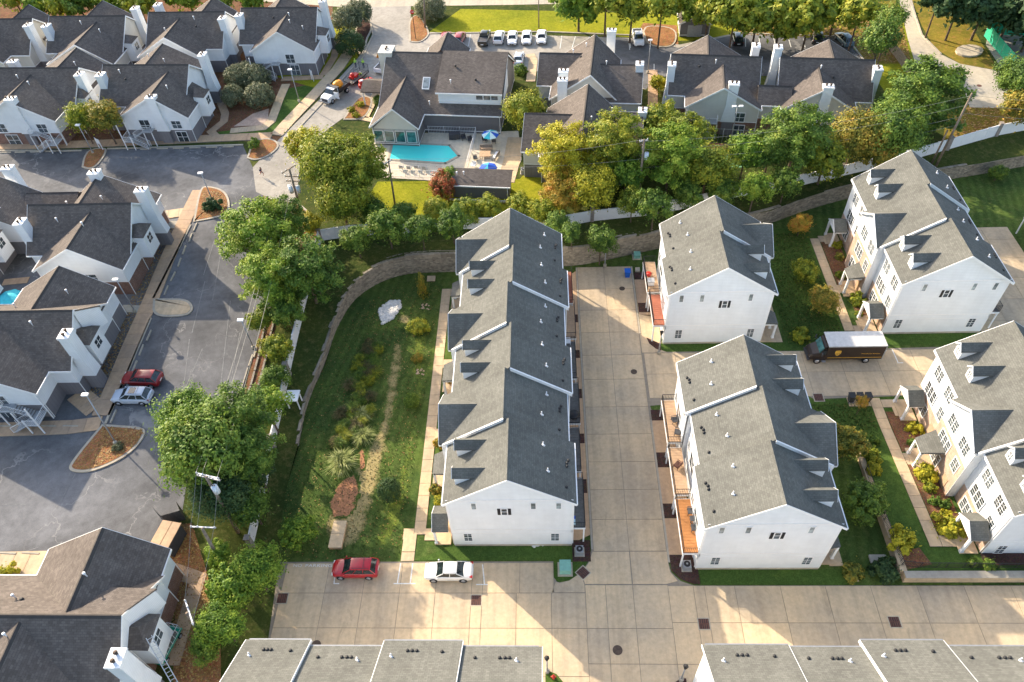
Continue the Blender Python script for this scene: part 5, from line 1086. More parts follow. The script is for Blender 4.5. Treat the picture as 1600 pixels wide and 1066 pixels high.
# ---------------------------------------------------------------- vehicles (x forward, origin on the ground)
def wheel_parts(t, x, y, r, w=.22):
    m_ = MB(); m_.tube((x, y-w/2, r), (x, y+w/2, r), r, 18); wo = m_.build('wheel', M['tyre'], t)
    h = MB(); s = 1 if y > 0 else -1; h.tube((x, y+s*(w/2-.02), r), (x, y+s*(w/2+.015), r), r*.62, 14)
    for k in range(5):
        a = k*2*math.pi/5; h.tube((x, y+s*(w/2+.02), r), (x+math.cos(a)*r*.55, y+s*(w/2+.02), r+math.sin(a)*r*.55), .035, 4)
    h.build('rim', M['rim'], wo)
def car(label, loc, rz, body, L_=4.6, W=1.82, kind='suv', cat='car', group=None, z=0.0, rack=False):
    t = thing('parked_car', label, cat, (loc[0], loc[1], z), rz, group); hw = W/2; r = .35 if kind != 'pickup' else .4
    if kind == 'suv': prof = [(-.5,.50,.98,.86), (-.47,.28,1.05,.95), (-.36,.24,1.08,1), (0,.22,1.06,1), (.2,.22,1.05,1), (.36,.24,.98,.98), (.46,.28,.88,.90), (.5,.42,.72,.74)]; H = 1.68; cab = (-.47, -.36, .06, .27)
    elif kind == 'sedan': prof = [(-.5,.46,.86,.80), (-.47,.28,.98,.93), (-.36,.22,1.02,1), (0,.20,.98,1), (.2,.20,.96,1), (.36,.22,.88,.98), (.46,.26,.76,.90), (.5,.38,.62,.72)]; H = 1.44; cab = (-.34, -.17, .09, .27)
    else: prof = [(-.5,.55,1.08,.93), (-.48,.40,1.10,.97), (-.36,.34,1.12,1), (0,.32,1.12,1), (.2,.32,1.14,1), (.36,.34,1.10,.98), (.46,.38,1.02,.92), (.5,.5,.85,.82)]; H = 1.88; cab = (-.10, -.07, .15, .26)
    secs = []
    dense = []
    for (a, b) in zip(prof, prof[1:]):
        for k in range(3): dense.append(tuple(a[j]+(b[j]-a[j])*k/3 for j in range(4)))
    dense.append(prof[-1])
    for fx, zb, zs, wf in dense:
        w = hw*wf; x = fx*L_
        secs.append([(x, -w*.90, zb), (x, -w, zb+.16), (x, -w*1.0, zs-.22), (x, -w*.93, zs-.05), (x, -w*.80, zs+.0), (x, -w*.4, zs+.035), (x, 0, zs+.045), (x, w*.4, zs+.035), (x, w*.80, zs), (x, w*.93, zs-.05), (x, w, zs-.22), (x, w, zb+.16), (x, w*.90, zb)])
    b = MB(); b.loft(secs)
    if kind == 'pickup':
        pass
    b.build('body', body, t)
    def zs_at(fx):
        for (a, c) in zip(dense, dense[1:]):
            if a[0] <= fx <= c[0]: return a[2]+(c[2]-a[2])*(fx-a[0])/(c[0]-a[0]+1e-9)
        return dense[0][2]
    x0, x1, x2, x3 = [f*L_ for f in cab]; wb_, wt = hw*.90, hw*.70
    def ring(xa, xb, w, z0_, z1_, n=1): return [(xa, -w, z0_), (xb, -w, z1_), (xb, w, z1_), (xa, w, z0_)]
    zb0, zb3 = zs_at(cab[0])-.04, zs_at(cab[3])-.03; zt = H-.07
    g = MB(); g.hexa([(x0, -wb_, zb0), (x3, -wb_*.96, zb3), (x3, wb_*.96, zb3), (x0, wb_, zb0), (x1, -wt, zt), (x2, -wt, zt), (x2, wt, zt), (x1, wt, zt)])
    g.build('windows', M['tintglass'], t)
    rf = MB(); xm = (x1+x2)/2; e = .05
    secs = [[(xx, -ww, zt-.01), (xx, -ww*.92, zt+.05*f), (xx, -ww*.5, zt+.08*f), (xx, 0, zt+.09*f), (xx, ww*.5, zt+.08*f), (xx, ww*.92, zt+.05*f), (xx, ww, zt-.01)] for xx, ww, f in ((x1-e, wt*.96, .25), (x1+.12, wt+.02, .8), (xm, wt+.03, 1), (x2-.15, wt+.02, .8), (x2+e, wt*.95, .25))]
    rf.loft(secs, smooth=True); rf.build('roof', body, t)
    pl = MB()
    for s in (-1, 1):
        for (xa, za, xb) in ((x0, zb0, x1), (x3, zb3, x2)): pl.tube((xa, s*wb_*(1 if xa == x0 else .96), za), (xb, s*wt, zt), .045, 5)
        for f in ((.36, .68) if kind == 'suv' else (.5,)):
            xa = x0+(x3-x0)*f; xb = x1+(x2-x1)*f; pl.tube((xa, s*wb_*.985, zb0+(zb3-zb0)*f), (xb, s*wt, zt), .035, 5)
    pl.build('pillars', body, t)
    for s in (-1, 1):
        q = MB(); q.box(L_*.44, L_*.492, s*hw*.52, s*hw*.84, .62 if kind != 'pickup' else .85, .80 if kind != 'pickup' else 1.02); q.build('headlight', M['lamp_glass'], t)
        q = MB(); q.box(-L_*.497, -L_*.44, s*hw*.66, s*hw*.90, .72, .98); q.build('taillight', M['tail'], t)
        q = MB(); q.ball((x3-.25, s*(hw+.06), zb3+.12), .10, .8, 8, 5); q.build('mirror', body, t)
        for xw in (L_*.31, -L_*.30):
            wheel_parts(t, xw, s*(hw-.08), r)
            a = MB(); a.tube((xw, s*(hw-.02), r+.01), (xw, s*(hw+.006), r+.01), r+.06, 16); a.build('wheel_arch', M['dark'], t)
    q = MB(); q.box(L_*.485, L_*.503, -hw*.42, hw*.42, .40, .60); q.build('grille', M['dark'], t)
    q = MB(); q.box(-L_*.505, -L_*.49, -.26, .26, .62, .76); q.build('licence_plate', M['white'], t)
    if rack:
        for s in (-1, 1): q = MB(); q.tube((x1+.1, s*wt*.86, H+.06), (x2-.15, s*wt*.86, H+.06), .025, 5); q.build('roof_rail', M['dark'] if rack == 2 else M['grey'], t)
        q = MB(); q.tube((xm-.3, -wt*.86, H+.06), (xm-.3, wt*.86, H+.06), .022, 5); q.build('roof_rail', M['dark'] if rack == 2 else M['grey'], t)
    if kind == 'pickup':
        q = MB(); q.box(-L_*.47, x0-.12, -hw*.80, hw*.80, 1.10, 1.17); q.build('bed_liner', M['dark'], t)
        q = MB(); [q.box(-L_*.49, x0-.05, s*hw*.80, s*hw*.93, 1.08, 1.24) for s in (-1, 1)]; q.box(-L_*.495, -L_*.475, -hw*.9, hw*.9, 1.0, 1.24); q.build('bed_sides', body, t)
    if kind == 'suv' and rack == 3:
        q = MB(); q.box(xm-.1, xm+.65, -.42, .42, H+.01, H+.035); q.build('sunroof', M['tintglass'], t)
    return t
car('red SUV parked in the concrete court next to the NO PARKING lettering', (-19.15, 32.95), math.pi, M['car_red'], 4.55, 1.84, 'suv', rack=2, z=.05)
car('white sedan parked in the concrete court east of the red SUV', (-9.9, 32.65), math.pi, M['car_pearl'], 4.75, 1.82, 'sedan', z=.05)
car('dark red SUV parked beside the silver one on the dark asphalt lot', (-47.7, 55.5), math.pi-.07, M['car_dred'], 4.7, 1.85, 'suv', z=ZO+.02)
car('silver SUV with a sunroof parked beside the dark red one', (-47.9, 52.9), math.pi-.03, M['car_silver'], 4.6, 1.84, 'suv', z=ZO+.02, rack=3)
TC = [('red SUV, leftmost car of the row in the back lot', -18.3, 138.2, 'car_dred', 'suv', 1.5), ('dark red SUV, second car of the row in the back lot', -15.6, 138.0, 'car_dred', 'suv', 1.45), ('black pickup truck parked in the back lot row', -10.9, 137.6, 'car_black', 'pickup', 1.45),
      ('white SUV parked next to the black pickup', -8.1, 137.9, 'car_white', 'suv', 1.47), ('white compact car, middle one of the three white sedans', -5.6, 137.4, 'car_white', 'sedan', -1.6), ('white sedan between two white cars in the back lot', -2.9, 137.4, 'car_white', 'sedan', -1.6), ('white sedan at the right end of the car row by the empty bays', -.1, 137.4, 'car_white', 'sedan', -1.6)]
for lb, x, y, c, k, rz in TC: car(lb, (x, y), rz, M[c], 5.3 if k == 'pickup' else 4.6, 1.85, k, 'pickup truck' if k == 'pickup' else 'car', 'cars parked along the sunny lawn', ZO+.04)
car('grey car parked by the hedge east of the clubhouse', (-4.3, 129.4), 1.5, M['car_silver'], 4.6, 1.8, 'sedan', z=ZO+.04)
car('white pickup truck parked alone beside the mulched tree island', (17.7, 135.6), -1.57, M['car_white'], 5.4, 1.95, 'pickup', 'pickup truck', z=ZO+.04)
car('black car parked alone behind the linked houses', (35.6, 134.2), 1.5, M['car_black'], 4.6, 1.85, 'suv', z=ZO+.04)
car('black hatchback next to the blue grey car in the back lot', (49.9, 133.6), 1.3, M['car_black'], 4.3, 1.8, 'suv', z=ZO+.04); car('blue grey SUV at the right end of the back lot', (54.3, 132.6), 1.75, M['car_blue'], 4.7, 1.85, 'suv', z=ZO+.04)
# text helper
def text(parent, s, size, mat, M4, name='lettering', ext=.004, sx=1.0):
    cu = bpy.data.curves.new(name, 'FONT'); cu.body = s; cu.size = size; cu.extrude = ext; cu.align_x = 'CENTER'; cu.align_y = 'CENTER'; cu.space_character = 1.1
    tmp = bpy.data.objects.new(name+'_tmp', cu); me = bpy.data.meshes.new_from_object(tmp); bpy.data.objects.remove(tmp)
    me.materials.clear(); me.materials.append(mat); o = link(name, me, parent); o.matrix_local = M4 @ Matrix.Diagonal((sx, 1, 1, 1)); return o
def basis(x, y, z, loc): m_ = Matrix((Vector(x), Vector(y), Vector(z))).transposed().to_4x4(); m_.translation = loc; return m_
# delivery truck, cab to the west
def delivery():
    t = thing('delivery_truck', 'brown delivery truck with a white roof standing in the middle driveway', 'delivery truck', (35.2, 60.1, .05), math.pi)   # x forward = west
    L0, L1, hw, H = -4.15, 2.5, 1.15, 3.05
    b = MB(); b.box(L0, L1, -hw, hw, .75, H-.05); b.build('cargo_body', M['brown'], t)
    b = MB(); b.box(L0-.02, L1+.02, -hw-.02, hw+.02, H-.05, H+.02); b.build('roof', M['truck_roof'], t)
    b = MB()
    for s in (-1, 1): b.box(L0-.035, L0+.05, s*hw-.035, s*hw+.035, .8, H)
    for s in (-1, 1): b.box(L0, L1, s*(hw+.03)-.02, s*(hw+.03)+.02, H-.13, H-.04)
    b.build('corner_trim', M['steel'], t)
    cabs = [[(x, -w, .55), (x, -w, zs), (x, -w*.85, zt_), (x, w*.85, zt_), (x, w, zs), (x, w, .55)] for x, w, zs, zt_ in ((2.3, 1.1, 1.6, 2.75), (2.75, 1.1, 1.5, 2.65), (3.1, 1.08, 1.4, 1.75), (3.9, .98, 1.15, 1.42), (4.25, .82, 1.0, 1.15))]
    b = MB(); b.loft(cabs, smooth=False); b.build('cab', M['brown'], t)
    b = MB(); b.hexa([(2.82, -.93, 2.5), (3.16, -1.0, 1.72), (3.16, 1.0, 1.72), (2.82, .93, 2.5), (2.85, -.93, 2.52), (3.22, -1.0, 1.74), (3.22, 1.0, 1.74), (2.85, .93, 2.52)]); b.build('windshield', M['teal'], t)
    b = MB(); b.box(4.1, 4.36, -.95, .95, .42, .68); b.build('bumper', M['dark'], t)
    b = MB(); b.box(4.18, 4.30, -.5, .5, .72, .98); b.build('grille', M['dark'], t)
    for s in (-1, 1):
        q = MB(); q.box(4.0, 4.2, s*.55, s*.85, .85, 1.05); q.build('headlight', M['lamp_glass'], t)
        q = MB(); q.tube((3.0, s*1.1, 1.9), (3.1, s*1.45, 2.0), .03, 5); q.box(3.05, 3.15, s*1.38, s*1.56, 1.7, 2.25); q.build('mirror', M['dark'], t)
        q = MB(); q.box(2.35, 2.95, s*1.07, s*1.13, 1.55, 2.3); q.build('side_window', M['tintglass'], t)
        for x in (3.25, -2.4): wheel_parts(t, x, s*(hw-.14), .42, .28)
        q = MB(); q.box(2.3, 2.75, s*(hw-.05), s*(hw+.18), .45, .55); q.build('step', M['steel'], t)
        q = MB(); q.box(-1.5, 2.2, s*(hw+.005)-.008, s*(hw+.005)+.008, 1.02, 1.08); q.box(L0+.1, -1.5, s*(hw+.005)-.008, s*(hw+.005)+.008, 1.02, 1.08); q.build('gold_stripe', M['gold'], t)
    q = MB(); q.box(L0+.3, L1-.3, -.8, .8, .35, .75); q.build('chassis', M['dark'], t)
    # emblem and lettering on the south side (local +y faces world south because the truck looks west)
    y = hw+.012; sh = [(-.33,.42),(0,.50),(.33,.42),(.35,.0),(.22,-.28),(0,-.46),(-.22,-.28),(-.35,0)]
    for sy in (1, -1):
        q = MB(); q.extr([(1.35-sx, 1.85+sz) for sx, sz in sh], 'x', 0, .015) if False else None
        e = MB(); pts = [(1.2+a, sy*y, 1.86+b_) for a, b_ in sh]; pt2 = [(a, b_+sy*.012, c) for a, b_, c in pts]
        e.quads(pts+pt2, [tuple(range(8)), tuple(range(15, 7, -1))]+[(i, (i+1) % 8, (i+1) % 8+8, i+8) for i in range(8)]); e.build('shield_emblem', M['gold'], t)
        text(t, 'ups', .38, M['brown'], basis((-sy, 0, 0), (0, 0, 1), (0, sy, 0), (1.2, sy*(y+.02), 1.80)))
        text(t, 'Worldwide Services', .24, M['gold'], basis((-sy, 0, 0), (0, 0, 1), (0, sy, 0), (-2.6, sy*(y+.004), 1.72)))
delivery()
def plain_box(t, name, x0, x1, y0, y1, z0, z1, m_): b = MB(); b.box(x0, x1, y0, y1, z0, z1); return b.build(name, m_, t)
# dump truck + trailer + red machine on the entrance road
ang = math.atan2(119.0-124.6, -36.6+33.6)   # cab points to the lower left
def road_truck():
    t = thing('dump_truck', 'white cab work truck with a black bed carrying an orange tank, one door open', 'work truck', (-36.0, 119.2, ZO+.04), ang)
    secs = [[(x, -w, .5), (x, -w, zs), (x, -w*.9, zs+.1), (x, w*.9, zs+.1), (x, w, zs), (x, w, .5)] for x, w, zs in ((.2, 1.0, 1.2), (1.0, 1.02, 1.25), (1.7, 1.02, 1.3), (2.5, .98, 1.25), (2.9, .85, 1.05))]
    b = MB(); b.loft(secs, smooth=False); b.build('body', M['car_white'], t)
    g = MB(); g.hexa([(.15, -.95, 1.3), (1.75, -.95, 1.3), (1.75, .95, 1.3), (.15, .95, 1.3), (.3, -.75, 2.0), (1.15, -.75, 2.0), (1.15, .75, 2.0), (.3, .75, 2.0)]); g.build('windows', M['tintglass'], t)
    plain_box(t, 'roof', .28, 1.18, -.77, .77, 1.98, 2.08, M['car_white']); plain_box(t, 'cab_back', .12, .26, -.92, .92, 1.2, 2.05, M['car_white'])
    plain_box(t, 'grille', 2.88, 2.97, -.6, .6, .65, 1.05, M['dark']); plain_box(t, 'bumper', 2.9, 3.05, -.95, .95, .4, .62, M['steel'])
    plain_box(t, 'bed_floor', -2.9, .05, -1.1, 1.1, .95, 1.05, M['black']); [plain_box(t, 'bed_side', -2.9, .05, s*1.1-.04, s*1.1+.04, 1.06, 1.65, M['black']) for s in (-1, 1)]
    plain_box(t, 'headboard', .0, .1, -1.15, 1.15, 1.06, 2.15, M['black']); plain_box(t, 'cab_guard', .0, .6, -1.15, 1.15, 2.12, 2.18, M['dark'])
    b = MB(); secs = [[(x, r_*math.cos(a), 1.75+r_*math.sin(a)) for a in [k*math.pi/6 for k in range(12)]] for x, r_ in ((-1.9, .3), (-1.75, .6), (-1.2, .75), (-.5, .72), (-.2, .45))]; b.loft(secs); b.build('orange_tank', M['orange'], t)
    d_ = MB(); d_.hexa([(1.35, .98, .7), (1.3, 2.0, .7), (1.36, 2.0, .7), (1.41, .98, .7), (1.35, .98, 1.85), (1.3, 1.8, 1.85), (1.36, 1.8, 1.85), (1.41, .98, 1.85)]); d_.build('open_door', M['car_white'], t)
    for s in (-1, 1):
        wheel_parts(t, 2.1, s*.9, .43, .28); wheel_parts(t, -1.9, s*.88, .43, .45)
        b = MB(); b.box(2.82, 2.93, s*.66, s*.92, .85, 1.08); b.build('headlight', M['lamp_glass'], t)
    u = thing('flatbed_trailer', 'black equipment trailer with a caged gate behind the orange tank truck', 'trailer', (-33.4, 124.2, ZO+.04), ang)
    plain_box(u, 'bed', -2.8, 1.9, -1.05, 1.05, .6, .7, M['black'])
    for k in range(10): plain_box(u, 'deck_board', -2.75+k*.46, -2.33+k*.46, -1.0, 1.0, .7, .74, M['oldwood'])
    r_ = MB(); railing(r_, [(1.9, -1.0, .6), (-2.7, -1.0, .6)], .55, .5); railing(r_, [(1.9, 1.0, .6), (-2.7, 1.0, .6)], .55, .5); railing(r_, [(-2.8, -1.0, .7), (-2.8, 1.0, .7)], 1.5, .18); r_.build('rails', M['black'], u)
    for s in (-1, 1): wheel_parts(u, -.5, s*1.15, .36); wheel_parts(u, .3, s*1.15, .36)
    b = MB(); b.tube((1.9, 0, .6), (3.0, 0, .6), .06, 6); b.build('drawbar', M['black'], u)
    v = thing('red_mower', 'small red machine standing on the trailer bed', 'machine', (-33.5, 124.1, ZO+.8), ang); plain_box(v, 'chassis', -.9, .8, -.5, .5, .15, .55, M['red']); b = MB(); b.ball((.3, 0, .75), .4, .8); b.build('engine', M['red'], v); b = MB(); b.tube((-.5, -.4, .5), (-.8, -.4, 1.2), .03); b.tube((-.5, .4, .5), (-.8, .4, 1.2), .03); b.tube((-.8, -.4, 1.2), (-.8, .4, 1.2), .03); b.build('handle', M['dark'], v)
    for s in (-1, 1): wheel_parts(v, .5, s*.5, .2, .12); wheel_parts(v, -.6, s*.5, .2, .12)
    k = thing('red_compressor', 'large red wheeled machine with round drum beside the trailer', 'machine', (-30.9, 121.6, ZO+.04), ang-.1)
    secs = [[(x, w*math.cos(a), .95+.75*f*math.sin(a)) for a in [q*math.pi/5 for q in range(10)]] for x, w, f in ((-1.6, .5, .5), (-1.3, .85, .8), (0, .95, .9), (1.1, .9, .85), (1.5, .5, .5))]
    b = MB(); b.loft(secs); b.build('housing', M['red'], k); b = MB(); b.tube((.9, 0, 1.4), (.9, 0, 1.95), .55, 14); b.build('drum', M['red'], k); b = MB(); b.tube((.9, 0, 1.95), (.9, 0, 2.0), .3, 12); b.build('lid', M['white'], k)
    b = MB(); b.tube((-.7, 0, 1.5), (-.7, .2, 2.1), .12, 8); b.build('stack', M['dark'], k)
    for s in (-1, 1): wheel_parts(k, -.2, s*.95, .36, .22)
    w_ = car('white pickup with its bed full of tools near the traffic cones', (-28.6, 128.6), ang+.15+math.pi, M['car_white'], 5.3, 1.95, 'pickup', 'pickup truck', z=ZO+.04)
    for lb, x, y in (('orange traffic cone left of the pickup by the workers', -30.6, 132.9), ('orange traffic cone right of the pickup by the workers', -28.4, 132.4)):
        c = thing('traffic_cone', lb, 'traffic cone', (x, y, ZO+.04)); b = MB(); b.tube((0, 0, .04), (0, 0, .75), .2, 10, .04); b.build('cone', M['orange'], c); plain_box(c, 'base', -.25, .25, -.25, .25, 0, .05, M['orange'])
road_truck()
# ---------------------------------------------------------------- people: one skinned body each
def person(label, loc, rz, pose, shirt, pants, hairc=None, z=0.0, helmet=None, vest=None):
    t = thing('person', label, 'person', (loc[0], loc[1], z), rz)
    J = dict(pel=(0,0,.95), wa=(0,0,1.12), ch=(.02,0,1.36), nk=(.03,0,1.50), hd=(.05,0,1.62), ht=(.05,0,1.76),
             ls=(0,.19,1.42), le=(-.05,.25,1.15), lw=(.05,.24,.92), lh=(.10,.24,.83), rs=(0,-.19,1.42), re=(-.05,-.25,1.15), rw=(.05,-.24,.92), rh=(.10,-.24,.83),
             lp=(0,.09,.90), lk=(.02,.10,.50), la=(-.02,.10,.09), lt=(.16,.10,.04), rp=(0,-.09,.90), rk=(.02,-.10,.50), ra=(-.02,-.10,.09), rt=(.16,-.10,.04)); J.update(pose)
    order = list(J); idx = {k: i for i, k in enumerate(order)}
    E_ = [('pel','wa'),('wa','ch'),('ch','nk'),('nk','hd'),('hd','ht'),('ch','ls'),('ls','le'),('le','lw'),('lw','lh'),('ch','rs'),('rs','re'),('re','rw'),('rw','rh'),('pel','lp'),('lp','lk'),('lk','la'),('la','lt'),('pel','rp'),('rp','rk'),('rk','ra'),('ra','rt')]
    RAD = dict(pel=.145, wa=.125, ch=.155, nk=.055, hd=.095, ht=.075, ls=.07, rs=.07, le=.045, re=.045, lw=.032, rw=.032, lh=.04, rh=.04, lp=.095, rp=.095, lk=.062, rk=.062, la=.042, ra=.042, lt=.035, rt=.035)
    me = bpy.data.meshes.new('body'); me.from_pydata([J[k] for k in order], [(idx[a], idx[b]) for a, b in E_], [])
    o = bpy.data.objects.new('body', me); COL.objects.link(o); o.parent = t
    o.modifiers.new('skin', 'SKIN'); 
    if not me.skin_vertices: 
        import bmesh as bmm; bm = bmm.new(); bm.from_mesh(me); bm.verts.layers.skin.verify(); bm.to_mesh(me); bm.free()
    for k in order: me.skin_vertices[0].data[idx[k]].radius = (RAD[k], RAD[k]*(.8 if k in ('wa', 'ch', 'pel') else 1))
    me.skin_vertices[0].data[0].use_root = True
    o.modifiers.new('sub', 'SUBSURF').render_levels = 1; o.modifiers['sub'].levels = 1
    dg = bpy.context.evaluated_depsgraph_get(); nm = bpy.data.meshes.new_from_object(o.evaluated_get(dg)); o.modifiers.clear(); o.data = nm
    nm.materials.clear(); 
    for m_ in (M['skin'], shirt, pants, M['dark'], vest or shirt): nm.materials.append(m_)
    for p in nm.polygons:
        c = p.center; p.use_smooth = True
        near = min(order, key=lambda k: (Vector(J[k])-c).length-RAD[k]*.5)
        p.material_index = 0 if near in ('nk', 'hd', 'ht', 'lh', 'rh', 'lw', 'rw', 'lk', 'rk', 'la', 'ra') and not (vest and near in ('lk', 'rk', 'la', 'ra', 'lw', 'rw')) else (3 if near in ('lt', 'rt') else (1 if near in ('wa', 'ch', 'ls', 'rs', 'le', 're', 'lw', 'rw') else 2))
    h = MB(); c = Vector(J['hd'])+Vector((-.02, 0, .05)); h.ball(c, .115, 1.05, 10, 6); h.build('hair' if not helmet else 'helmet', helmet or M['hair'], t)
    f = MB(); c = Vector(J['hd']); f.tube(c+Vector((.09, 0, .0)), c+Vector((.125, 0, -.02)), .018, 5, .01); f.build('nose', M['skin'], t)
    for s in (1, -1):
        e = MB(); e.ball(c+Vector((.09, s*.035, .03)), .013, 1, 6, 4); e.build('eye', M['black'], t)
        wv, hv = Vector(J['lw' if s > 0 else 'rw']), Vector(J['lh' if s > 0 else 'rh']); d = (hv-wv).normalized(); sd_ = d.orthogonal().normalized()
        for k in range(5):
            a = hv+sd_*(.018*(k-2)); ln = (.05, .075, .085, .078, .06)[k]; q = MB(); q.tube(a, a+d*ln+sd_*(.006*(k-2)), .009, 5, .006); q.build('finger', M['skin'], t)
    return t
run = dict(hd=(.12,0,1.60), ht=(.12,0,1.74), nk=(.08,0,1.48), ch=(.06,0,1.35), lp=(0,.09,.9), lk=(.32,.10,.62), la=(.10,.10,.25), lt=(.24,.10,.16), rk=(-.15,-.10,.52), ra=(-.52,-.10,.42), rt=(-.60,-.10,.28),
           le=(-.22,.26,1.22), lw=(-.02,.22,1.08), lh=(.05,.2,1.12), re=(.1,-.27,1.18), rw=(.32,-.2,1.26), rh=(.4,-.18,1.3))
person('runner in a dark top and red shorts crossing the sunlit asphalt', (-43.35, 96.1), -.6, run, M['navy'], M['maroon'], z=ZO+.02)
st1 = dict(le=(.12,.24,1.18), lw=(.32,.12,1.12), lh=(.4,.1,1.12))
person('worker in a hi vis vest standing left of the white pickup', (-34.1, 129.2), -.8, st1, M['hivis'], M['navy'], z=ZO+.04, helmet=M['hivis'], vest=M['hivis'])
person('worker in a hi vis vest standing right beside the white pickup', (-32.6, 128.9), 2.2, {}, M['hivis'], M['navy'], z=ZO+.04, helmet=M['hivis'], vest=M['hivis'])
person('worker in a hi vis vest bending over the red drum machine', (-32.5, 125.0), -1.2, dict(ch=(.22,0,1.30), nk=(.32,0,1.38), hd=(.40,0,1.45), ht=(.48,0,1.55), ls=(.2,.19,1.32), rs=(.2,-.19,1.32), le=(.35,.22,1.1), lw=(.5,.2,.95), lh=(.56,.18,.9), re=(.35,-.22,1.1), rw=(.5,-.2,.95), rh=(.56,-.18,.9), wa=(.08,0,1.12)), M['hivis'], M['navy'], z=ZO+.04, helmet=M['white'], vest=M['hivis'])

# ---------------------------------------------------------------- parking marks and lettering
mk = MB()
def stripe(b, p, q, w, z): 
    p, q = Vector(p), Vector(q); t = (q-p).normalized(); n = Vector((-t.y, t.x))*w/2; b.face([(*(p-n), z), (*(q-n), z), (*(q+n), z), (*(p+n), z)])
def stripes(name, segs, z, w=.11, px=True, mat='wornwhite'):
    for s in segs:
        b = MB(); p, q = (g2(*s[0], z), g2(*s[1], z)) if px else s
        stripe(b, p, q, w, z); b.build(name, M[mat], kind='structure')
stripes('bay_marking', [((626,880),(621,911)),((645,880),(641,911)),((615,912),(649,912)),((754,882),(757,913)),((744,913.5),(762,913.5)),((524,893),(522,911)),((521,912),(530,912))], .056)
stripes('bay_marking', [((1394,546),(1403,566)),((1402,567),(1411,567))], .056)
root = bpy.data.objects['concrete_driveway']
text(root, 'NO', .42, M['wornwhite'], Matrix.Translation((*g2(465, 884, .05), .052)), ext=.001, sx=1.3); text(root, 'PARKING', .42, M['wornwhite'], Matrix.Translation((*g2(498, 884, .05), .052)), ext=.001, sx=1.45)
text(bpy.data.objects['middle_driveway'], 'NO PARKING', .42, M['wornwhite'], Matrix.Translation((*g2(1362, 548, .05), .052)), ext=.001, sx=1.3)
stripes('bay_marking', [((708,72),(712,52)),((732,72),(735,54)),((772,72),(775,54)),((795,70),(797,53)),((815,70),(817,53)),((836,70),(838,53)),((875,76),(878,56)),((893,78),(899,57)),((915,78),(921,57)),((982,60),(984,78)),((1144,60),(1142,73)),((1165,60),(1165,73)),((1186,60),(1187,70)),((1209,60),(1212,72)),((1232,60),(1236,74)),((1255,60),(1258,74)),((985,75),(984,58)),((1022,100),(1022,113))], ZO+.052, .12)
# faint bay lines and sealed cracks on the dark lot
stripes('bay_marking', [((335,375),(318,430)),((320,440),(300,520)),((296,530),(285,620)),((345,395),(332,470)),((360,470),(345,600)),((0,788),(40,788)),((316,545),(286,615)),((228,611),(250,615)),((185,640),(226,641)),((60,855),(28,866)),((118,740),(88,795)),((110,738),(107,745)),((375,520),(360,600))], ZO+.034, .09, mat='faint')
# parking blocks
def stops(seq, label, group, n0=0):
    first = None
    for a, b in seq:
        p, q = Vector(g2(*a, ZO)), Vector(g2(*b, ZO)); L_ = (q-p).length; an = math.atan2((q-p).y, (q-p).x); c = (p+q)/2
        if first is None:
            w = MB(); w.extr([(-.11, 0), (.11, 0), (.07, .15), (-.07, .15)], 'x', -.9, .9); me = w.mesh('parking_block', [M['curb']])
            first = me
        o = link('parking_block', first, None, (c.x, c.y, ZO+.03), an, label=label, cat='parking block', group=group)
row1 = [((x, 239.4-x*.026), (x+18, 239.4-(x+18)*.026)) for x in (0, 23, 47, 71, 95, 219, 245, 270, 296, 322, 348)]
stops(row1, 'pale concrete parking block in the line below the white houses at the top left', 'parking blocks below the top left houses')
stops([((x, 666.5), (x+22, 667)) for x in (2, 34, 66, 100)], 'pale concrete parking block along the walk left of the leaf covered corner island', 'parking blocks beside the corner island')
stops([((x, 864.5), (x+24, 866)) for x in (1, 37)], 'pale concrete parking block above the bottom left house', 'parking blocks above the bottom left house')
lr = [((308,350),(303,361)),((300,367),(296,378)),((290,386),(286,397)),((283,404),(278,418)),((274,426),(267,440)),((263,447),(257,462)),((236,518),(230,532)),((224,540),(218,556)),((214,565),(207,582)),((182,641),(173,662))]
stops(lr, 'pale concrete parking block beside the walk of the left houses', 'parking blocks beside the left walk')
stops([((401,545),(398,556)),((394,558),(390,570)),((387,578),(383,592)),((381,598),(377,610)),((376,606),(369,623))], 'pale concrete parking block at the right edge of the dark lot near the big trees', 'parking blocks at the right edge of the lot')
# drains and manholes
def grate(label, x, y, w=.95, z=.053, rz=0, mat='rust'):
    t = thing('drain_grate', label, 'drain', (x, y, z), rz); plain_box(t, 'rim', -w/2-.1, w/2+.1, -w/2-.1, w/2+.1, -.04, .004, M['curb']); b = MB()
    b.box(-w/2, w/2, -w/2, w/2, -.02, .008); b.build('sump', M['black'], t)
    b = MB(); n = 5
    for i in range(n): b.box(-w/2+w*i/n+.02, -w/2+w*(i+1)/n-.05, -w/2, w/2, .009, .03)
    b.box(-w/2, w/2, -.04, .04, .031, .04); b.box(-.04, .04, -w/2, w/2, .0311, .039); b.build('bars', M[mat], t)
for lb, px in (('square rusty drain grate in front of the white sedan', (744, 938)), ('square drain grate in the junction right of the round manhole', (1100, 975)), ('square drain grate on the long drive at the lower right', (1398, 972)), ('square drain grate at the left edge of the two car court', (441, 935))):
    x, y = g2(*px, .05); grate(lb, x, y)
x, y = g2(911, 895, .05); grate('drain grate set diagonally at the corner of the grass tip', x, y, rz=.75); x, y = g2(1279, 621, .05); grate('rusty drain grate at the edge of the middle driveway', x, y, 1.0)
